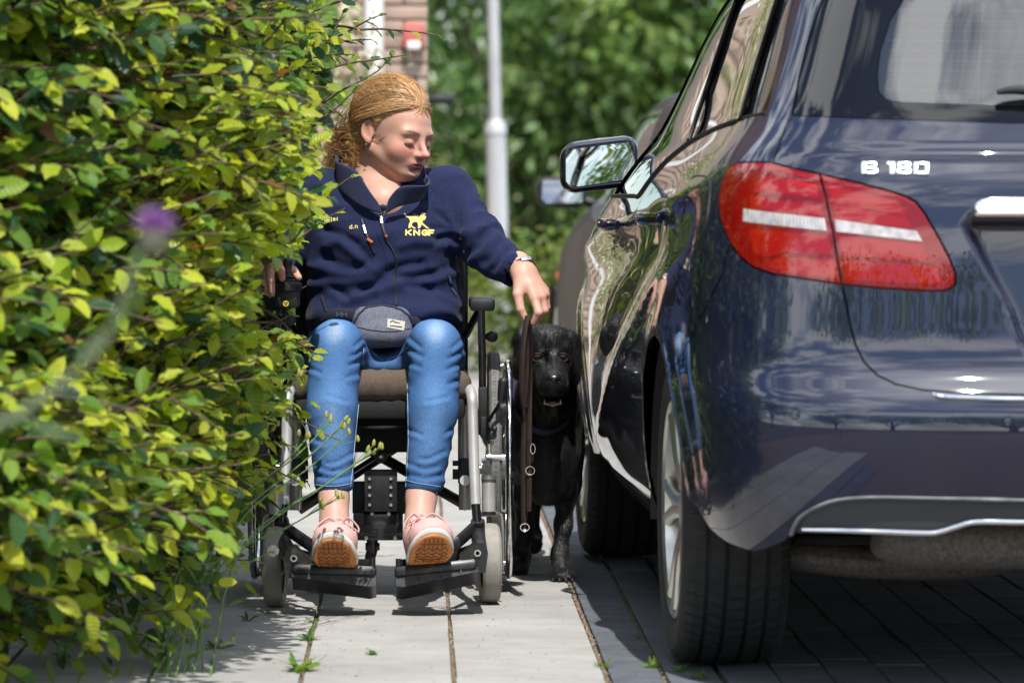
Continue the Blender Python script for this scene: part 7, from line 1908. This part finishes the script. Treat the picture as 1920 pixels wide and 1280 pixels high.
inv = (sx_ > 5) & (sx_ < 760) & (sy_ > 5) & (sy_ < 1270) & (LP[:, 1] < 10.7) & (LP[:, 2] > .06)
BY = np.array([-200, 0, 130, 200, 300, 400, 470, 500, 560, 640, 700, 900, 1000, 1080, 1150, 1280, 1500]); BX = np.array([610, 600, 595, 590, 580, 575, 520, 452, 452, 485, 482, 470, 440, 385, 320, 270, 250])
LDIR = -np.array(sun_from); LDIR = LDIR / LDIR[1]
def shades_her(p):
    """does this point, carried along the sunlight, land on the seated woman?"""
    r = np.zeros(len(p), bool)
    for Yp in (10.1, 10.3, 10.5, 10.65, 10.78):
        q = p + (Yp - p[:, 1])[:, None] * LDIR; r |= (p[:, 1] < Yp - .05) & (q[:, 0] > np.where((q[:, 2] > .6) & (q[:, 2] < .92), -.38, -.27)) & (q[:, 0] < .26) & (q[:, 2] > .12) & (q[:, 2] < 1.2)
    return r
placed = np.zeros(len(LP), bool); placed[N_PLACED[0]:N_PLACED[1]] = True
lim = np.interp(sy_, BY, BX) + SEXT[LI] * np.where((sy_ > 460) & (sy_ < 620), .15, 1) + np.abs(rv.normal(0, 8, len(LP))) + 30 * np.sin(sy_ / 23.) * np.sin(sy_ / 61. + 1)
keep_clear = ~placed & (LP[:, 1] < 10.8) & (sx_ + LS * 350 > lim) & (LP[:, 2] < 1.55)
keep_clear |= ~placed & (LP[:, 1] >= 10.8) & (LP[:, 1] < 11.2) & (sx_ > 700)
keep_clear |= shades_her(LP) & ~(placed & (rv.random(len(LP)) < .45))
keep_clear |= placed & (LP[:, 1] < 10.6) & (sx_ > 672)
cand = np.where(inv & ~keep_clear)[0]; order = cand[np.argsort(-(LQ[cand] + LS[cand] * 8 - (LP[cand, 1] - 8) * .25))][:300]
single = np.zeros(len(LP), bool); single[order] = True
rest = ~single & ~keep_clear & (LP[:, 2] > .02)
leaf_cloud('foliage', LP[rest], LD[rest], LN[rest], LS[rest], LT[rest], BEECH, M_leaf, hedge, 'stuff', 5)
lm = []
for ci, c in enumerate(YOUNG + MID + MATURE):
    for k in range(3):
        bv, buv, bf = BEECH[(ci + k * 4) % 12]; o = leaf_cloud('leaf', np.zeros((1, 3)), np.array([[0, 1., 0]]), np.array([[0, 0, 1.]]), np.array([1.]), np.array([c]), [(bv, buv, bf)], M_leaf, None); me = o.data; bpy.data.objects.remove(o); lm.append((c, me))
lc = np.array([c for c, _ in lm]); XX_, YY_, ZZ_ = frames(LD[order], LN[order])
for j, i in enumerate(order):
    k = int(np.argmin(((lc - LT[i]) ** 2).sum(1) + rv.random(len(lc)) * .0008)); o = bpy.data.objects.new('leaf', lm[k][1]); link(o, hedge)
    M4 = Matrix((XX_[j], YY_[j], ZZ_[j])).transposed().to_4x4(); M4.translation = Vector(LP[i]); o.matrix_basis = M4 @ Matrix.Scale(float(LS[i]), 4)
def clear_twig(i, l):
    if T_PLACED[0] <= i < T_PLACED[1]: return True
    v = (l - np.array([0, 0, CAM_H])) @ np.array(CAMR); x_, y_ = 960 + FPX * v[:, 0] / -v[:, 2], 640 - FPX * v[:, 1] / -v[:, 2]
    return not ((x_ > np.interp(y_, BY, BX) - 4 + (SEXT[i + 1] if i >= 0 else 0)).any() or shades_her(l).any())
tk = [(l, r) for i, (l, r) in enumerate(zip(TW, TR)) if clear_twig(i, l)]
twig_mesh('twigs', [q[0] for q in tk], [q[1] for q in tk], M_twig, hedge)
BL, BR = [], []
for i in range(70):                                             # woody stems and limbs inside
    y = rv.uniform(7.7, 15.5); x_ = face_x(y, .8) - rv.uniform(.42, .75); q = [np.array([x_, y, 0])]; d = np.array([rv.normal(0, .12), rv.normal(0, .15), 1.])
    for k in range(7): d = unit(d + rv.normal(0, .16, 3) + np.array([0, 0, .1])); q.append(q[-1] + d * .25)
    BL.append(np.array(q)); BR.append(np.linspace(.016, .004, 8))
    for k in range(5):
        s0 = q[rv.integers(1, 7)]; dd = unit(np.array([rv.uniform(-.2, 1), rv.uniform(-.8, .6), rv.uniform(.1, .7)])); BL.append(np.array([s0, s0 + dd * .15, s0 + dd * .32 + np.array([0, 0, .04])])); BR.append(np.array([.006, .004, .002]))
bk = [(l, r) for l, r in zip(BL, BR) if l[:, 1].min() > 11.2 or clear_twig(-1, l)]
twig_mesh('stems', [q[0] for q in bk], [q[1] for q in bk], M_twig, hedge, n=6)
# ---------------- bushes, trees and low hedge behind
def bush(name, label, cat, c, rad, n_, size, tints, seed, group=None, trunk=None, bases=BUSH, lumps=9):
    """crown of many small leaf clumps round several limbs"""
    g = np.random.default_rng(seed); o = wthing(name, label, cat, Vector((c[0], c[1], 0)), group)
    cen = np.array(c, float); rad = np.array(rad, float)
    lc_ = [cen + g.uniform(-.75, .75, 3) * rad for _ in range(lumps)]
    nc = n_ // 26; P_, D_, N_, S_, T_ = [], [], [], [], []
    for k in range(nc):
        b = lc_[g.integers(lumps)]; d = g.normal(0, 1, 3); d /= np.linalg.norm(d); cc = b + d * rad * .45 * g.uniform(.75, 1.08)
        if cc[2] < .05: cc[2] = .05 + g.random() * .3
        tone = g.uniform(.55, 1.25); tc_ = tints[g.integers(len(tints))]
        for j in range(26):
            p = cc + g.normal(0, 1, 3) * size * 1.3; dd = unit(d * .5 + g.normal(0, .6, 3) + np.array([0, 0, -.25]))
            P_.append(p); D_.append(dd); N_.append(unit(d * .5 + np.array([0, -.55, .7]) + g.normal(0, .45, 3))); S_.append(size * g.uniform(.7, 1.3)); T_.append(tc_ * tone * g.uniform(.85, 1.15))
    leaf_cloud('crown', np.array(P_), np.array(D_), np.array(N_), np.array(S_), np.array(T_), bases, M_leaf_far, o, None, seed)
    mb = MB(); base = Vector((c[0], c[1], 0)); h0 = trunk or .3
    mb.tube([base, base + Vector((.03, 0, h0 * .6)), Vector((c[0], c[1], max(h0, c[2] - rad[2] * .3)))], [rad[0] * .06 + .03, rad[0] * .05 + .02, .02], 8)
    for b in lc_: mb.tube([base + Vector((0, 0, h0 * .7)), (base + Vector((0, 0, h0 * .7))).lerp(Vector(b), .5) + Vector((0, 0, .1)), Vector(b)], [.03 + rad[0] * .02, .02, .008], 6)
    mb.build('trunk', M_bark, o)
    return o
DK = [np.array(c) for c in ((.06, .15, .04), (.12, .24, .065), (.19, .33, .095), (.27, .40, .125))]
LT_ = [np.array(c) for c in ((.15, .24, .04), (.22, .31, .05), (.11, .2, .04), (.26, .30, .06))]
MIDG = [np.array(c) for c in ((.15, .29, .065), (.22, .37, .09), (.29, .43, .115))]
bush('broadleaf_tree', 'dark leafy tree standing behind the lamp post', 'tree', (1.2, 47.0, 2.6), (2.3, 1.4, 3.0), 15000, .18, DK, 31, 'trees at the end of the path', 1.4)
bush('broadleaf_tree', 'mid green tree behind the parked cars', 'tree', (4.2, 46.0, 3.0), (2.2, 1.4, 3.2), 15000, .18, MIDG + DK[2:], 32, 'trees at the end of the path', 1.4)
bush('broadleaf_tree', 'dense tree filling the gap behind the lamp post and the cars', 'tree', (2.8, 51.0, 3.6), (4.6, 1.2, 4.2), 14000, .25, DK, 33, 'trees at the end of the path', 1.8)
bush('clipped_hedge', 'low light green hedge behind the dog and the lamp post', 'hedge', (.95, 24.2, .44), (.85, .35, .42), 9000, .055, LT_, 34, lumps=14)
bush('flowering_shrub', 'cream variegated shrub in front of the brick house', 'shrub', (-.52, 17.3, 1.55), (.40, .45, 1.0), 7000, .05, [np.array(c) for c in ((.62, .60, .48), (.70, .68, .58), (.45, .50, .30), (.30, .38, .18))], 35)
for i, (x_, y_, h_, rr) in enumerate(((-5.5, -9, 4.2, 2.2), (-2.2, -17, 5.5, 2.6), (3.2, -15, 4.6, 2.2), (7.5, -11, 5.2, 2.6), (-8, 2, 4.5, 2.0))):
    bush('street_tree', ['rounded street tree beside the hedge behind the photographer', 'tall street tree across the road behind the photographer', 'small street tree behind the parked car', 'broad street tree at the far side of the parking bays', 'garden tree beyond the beech hedge'][i], 'tree', (x_, y_, h_), (rr, rr, rr * .9), 2600, .30, DK + MIDG, 50 + i, 'trees outside the view', 1.8)
# ---------------- thistle in front, weeds
th = wthing('thistle', 'tall thistle with purple flower head in front of the hedge', 'thistle', P(-250, 900, 4.3) * Vector((1, 1, 0)))
tp_ = [P(286, 440, 4.3), P(262, 480, 4.3), P(238, 540, 4.3), P(205, 625, 4.3), P(140, 700, 4.3), P(40, 775, 4.3), P(-60, 850, 4.3), P(-250, 1200, 4.3), Vector((P(-250, 900, 4.3).x, 4.3, 0))]
MB().tube(tp_, [.0022, .0025, .003, .0035, .0042, .005, .006, .007, .008], 8, smooth_path=4).build('stem', mat('thistle_stem', (.13, .16, .09), .8), th)
fl_ = P(290, 426, 4.3); tl, tr_ = [], []
for i in range(240):
    d = unit(np.array([rv.normal(0, .55), rv.normal(0, .55), rv.uniform(.1, 1)])); tl.append(np.array([fl_ + Vector((0, 0, -.012)), fl_ + Vector(d) * rv.uniform(.014, .021)])); tr_.append(np.array([.0014, .0008]))
twig_mesh('florets', tl, tr_, mat('thistle_purple', (.36, .15, .46), .7), th)
MB().lathe([(0, -.022), (.009, -.020), (.014, -.010), (.0135, 0), (.009, .004), (0, .006)], fl_ + Vector((0, 0, -.006)), (.15, 0, 1), 16).build('calyx', mat('thistle_calyx', (.13, .14, .10), .8), th)
leaf_cloud('leaves', np.array([tuple(tp_[k]) for k in (3, 4, 5, 6, 7)]), rv.normal(0, 1, (5, 3)), rv.normal(0, 1, (5, 3)), np.full(5, .07), np.tile([.12, .2, .08], (5, 1)), LANCE, M_leaf_far, th)
hk = wthing('hawkweed', 'wiry flowering weed with buds and white seed heads in front of the hedge foot', 'weed', G(330, 1265))
b0 = G(330, 1265); tips = [((712, 838), 9.85, 'b'), ((690, 852), 9.85, 'b'), ((640, 800), 9.8, 'b'), ((655, 812), 9.8, 'b'), ((580, 818), 9.7, 'b'), ((634, 932), 9.75, 'b'), ((602, 950), 9.75, 'b'), ((512, 1032), 9.3, 's'), ((441, 1028), 9.2, 's'), ((620, 790), 9.8, 'b'), ((500, 800), 9.6, 'b'), ((560, 700), 9.75, 'b')]
sm_ = MB(); bd = MB(); sd_l, sd_r = [], []
for (tx, ty), Y, k in tips:
    e = P(tx, ty, Y); m1 = b0.lerp(e, .45) + Vector((-.06 + rv.normal(0, .02), 0, .06 + rv.normal(0, .02))); m2 = b0.lerp(e, .8) + Vector((-.02, 0, .02))
    st0 = b0 + Vector((rv.normal(0, .04), rv.normal(0, .05), 0))
    sm_.tube([st0, m1, m2, e], [.0024, .002, .0016, .0013], 6, smooth_path=5)
    if k == 'b':
        for j in range(3):
            q = e + Vector((rv.normal(0, .014), rv.normal(0, .01), rv.normal(.0, .012))) if j else e
            if j: sm_.tube([m2.lerp(e, .6), q], .0009, 5)
            bd.lathe([(.0012, -.004), (.0038, -.001), (.0042, .004), (.0030, .009), (.0012, .012), (0, .0125)], q, unit(np.array([rv.normal(.2, .3), 0, 1])), 10)
    else:
        for j in range(150):
            d = unit(rv.normal(0, 1, 3)); sd_l.append(np.array([e, e + Vector(d) * .0125])); sd_r.append(np.array([.0003, .0009]))
sm_.build('stem', M_stem, hk); tag(bd.build('buds', mat('yellow_green_bud', (.34, .33, .06), .7), hk), kind='stuff'); twig_mesh('seed_heads', sd_l, sd_r, mat('seed_fluff', (.8, .79, .76), .9), hk)
n_ = 130; hp = np.array([np.array(b0) + np.array([rv.normal(-.08, .10), rv.normal(.08, .22), abs(rv.normal(.04, .10)) + .01]) for _ in range(n_)])
leaf_cloud('leaves', hp, rv.normal(0, 1, (n_, 3)) + np.array([.4, 0, .4]), rv.normal(0, .6, (n_, 3)) + np.array([0, -.4, .8]), rv.uniform(.025, .06, n_), np.array([MID[rv.integers(3)] * .8 for _ in range(n_)]), LANCE, M_leaf, hk, 'stuff', 9)
def weed(px_, py_, s_, nl, lab, spread=1.0):
    nl = int(nl * 1.5)
    b = G(px_, py_); w = wthing('seam_weed', lab, 'weed', b, 'weeds in the paving seams')
    p = np.array([[b.x + rv.normal(0, .006), b.y + rv.normal(0, .01), .001] for _ in range(nl)]); d = np.array([[rv.normal(0, 1) * spread, rv.normal(0, .8) * spread, rv.uniform(.15, .8)] for _ in range(nl)])
    leaf_cloud('leaves', p, d, np.tile([0, -.3, 1.], (nl, 1)) + rv.normal(0, .3, (nl, 3)), rv.uniform(.5, 1.1, nl) * s_ * .62, np.array([(MID[rv.integers(3)] if rv.random() < .7 else MATURE[2]) * rv.uniform(.8, 1.2) for _ in range(nl)]), LANCE if nl < 22 else LANCE + BLADE, M_leaf, w, None, int(px_))
for px_, py_, s_, nl, l in ((592, 1113, .045, 8, 'small weed under the left footplate in the paving seam'), (578, 1200, .055, 14, 'bushy weed in the left paving seam beside the grass tuft'), (562, 1258, .075, 26, 'leafy grass tuft in the left paving seam, largest of the weeds'), (462, 1164, .040, 9, 'small weed in the slab joint beside the left caster'),
                          (408, 1216, .055, 12, 'flat weed between slabs in the shade of the hedge'), (700, 1228, .045, 7, 'sparse long leaved weed lying across the joint of a pale slab'), (583, 1166, .035, 7, 'tiny weed in the left seam in front of the left caster'), (836, 1114, .018, 5, 'very small weed in the middle paving seam between the footplates'),
                          (1130, 1250, .040, 9, 'small weed where the pale slabs meet the blue grey kerb'), (1226, 1250, .045, 14, 'dry tipped weed beside the rear tyre of the navy car'), (1268, 1258, .030, 10, 'low creeping weed touching the front of the rear tyre'), (1312, 1272, .045, 11, 'weed in the bay paving below the rear tyre tread'),
                          (1194, 1196, .028, 6, 'tiny weed with a red leaf in the kerb seam'), (497, 1150, .03, 6, 'tiny weed behind the left caster by the hedge foot')): weed(px_, py_, s_, nl, l)
lt = []
NL_ = 300
for i in range(NL_):                                            # fallen bits on the slabs
    px_, py_ = rv.uniform(380, 1200), rv.uniform(1100, 1280); g_ = G(px_, py_); lt.append((g_.x, g_.y, .0035))
lt = np.array(lt); leaf_cloud('leaf_litter', lt, np.concatenate([rv.normal(0, 1, (NL_, 2)), np.zeros((NL_, 1))], 1), np.tile([0, 0, 1.], (NL_, 1)) + rv.normal(0, .2, (NL_, 3)), rv.uniform(.004, .009, NL_), np.array([np.array([.12, .05, .02]) * rv.uniform(.6, 1.6) for _ in range(NL_)]), BUSH, M_leaf_far, pav, 'stuff')
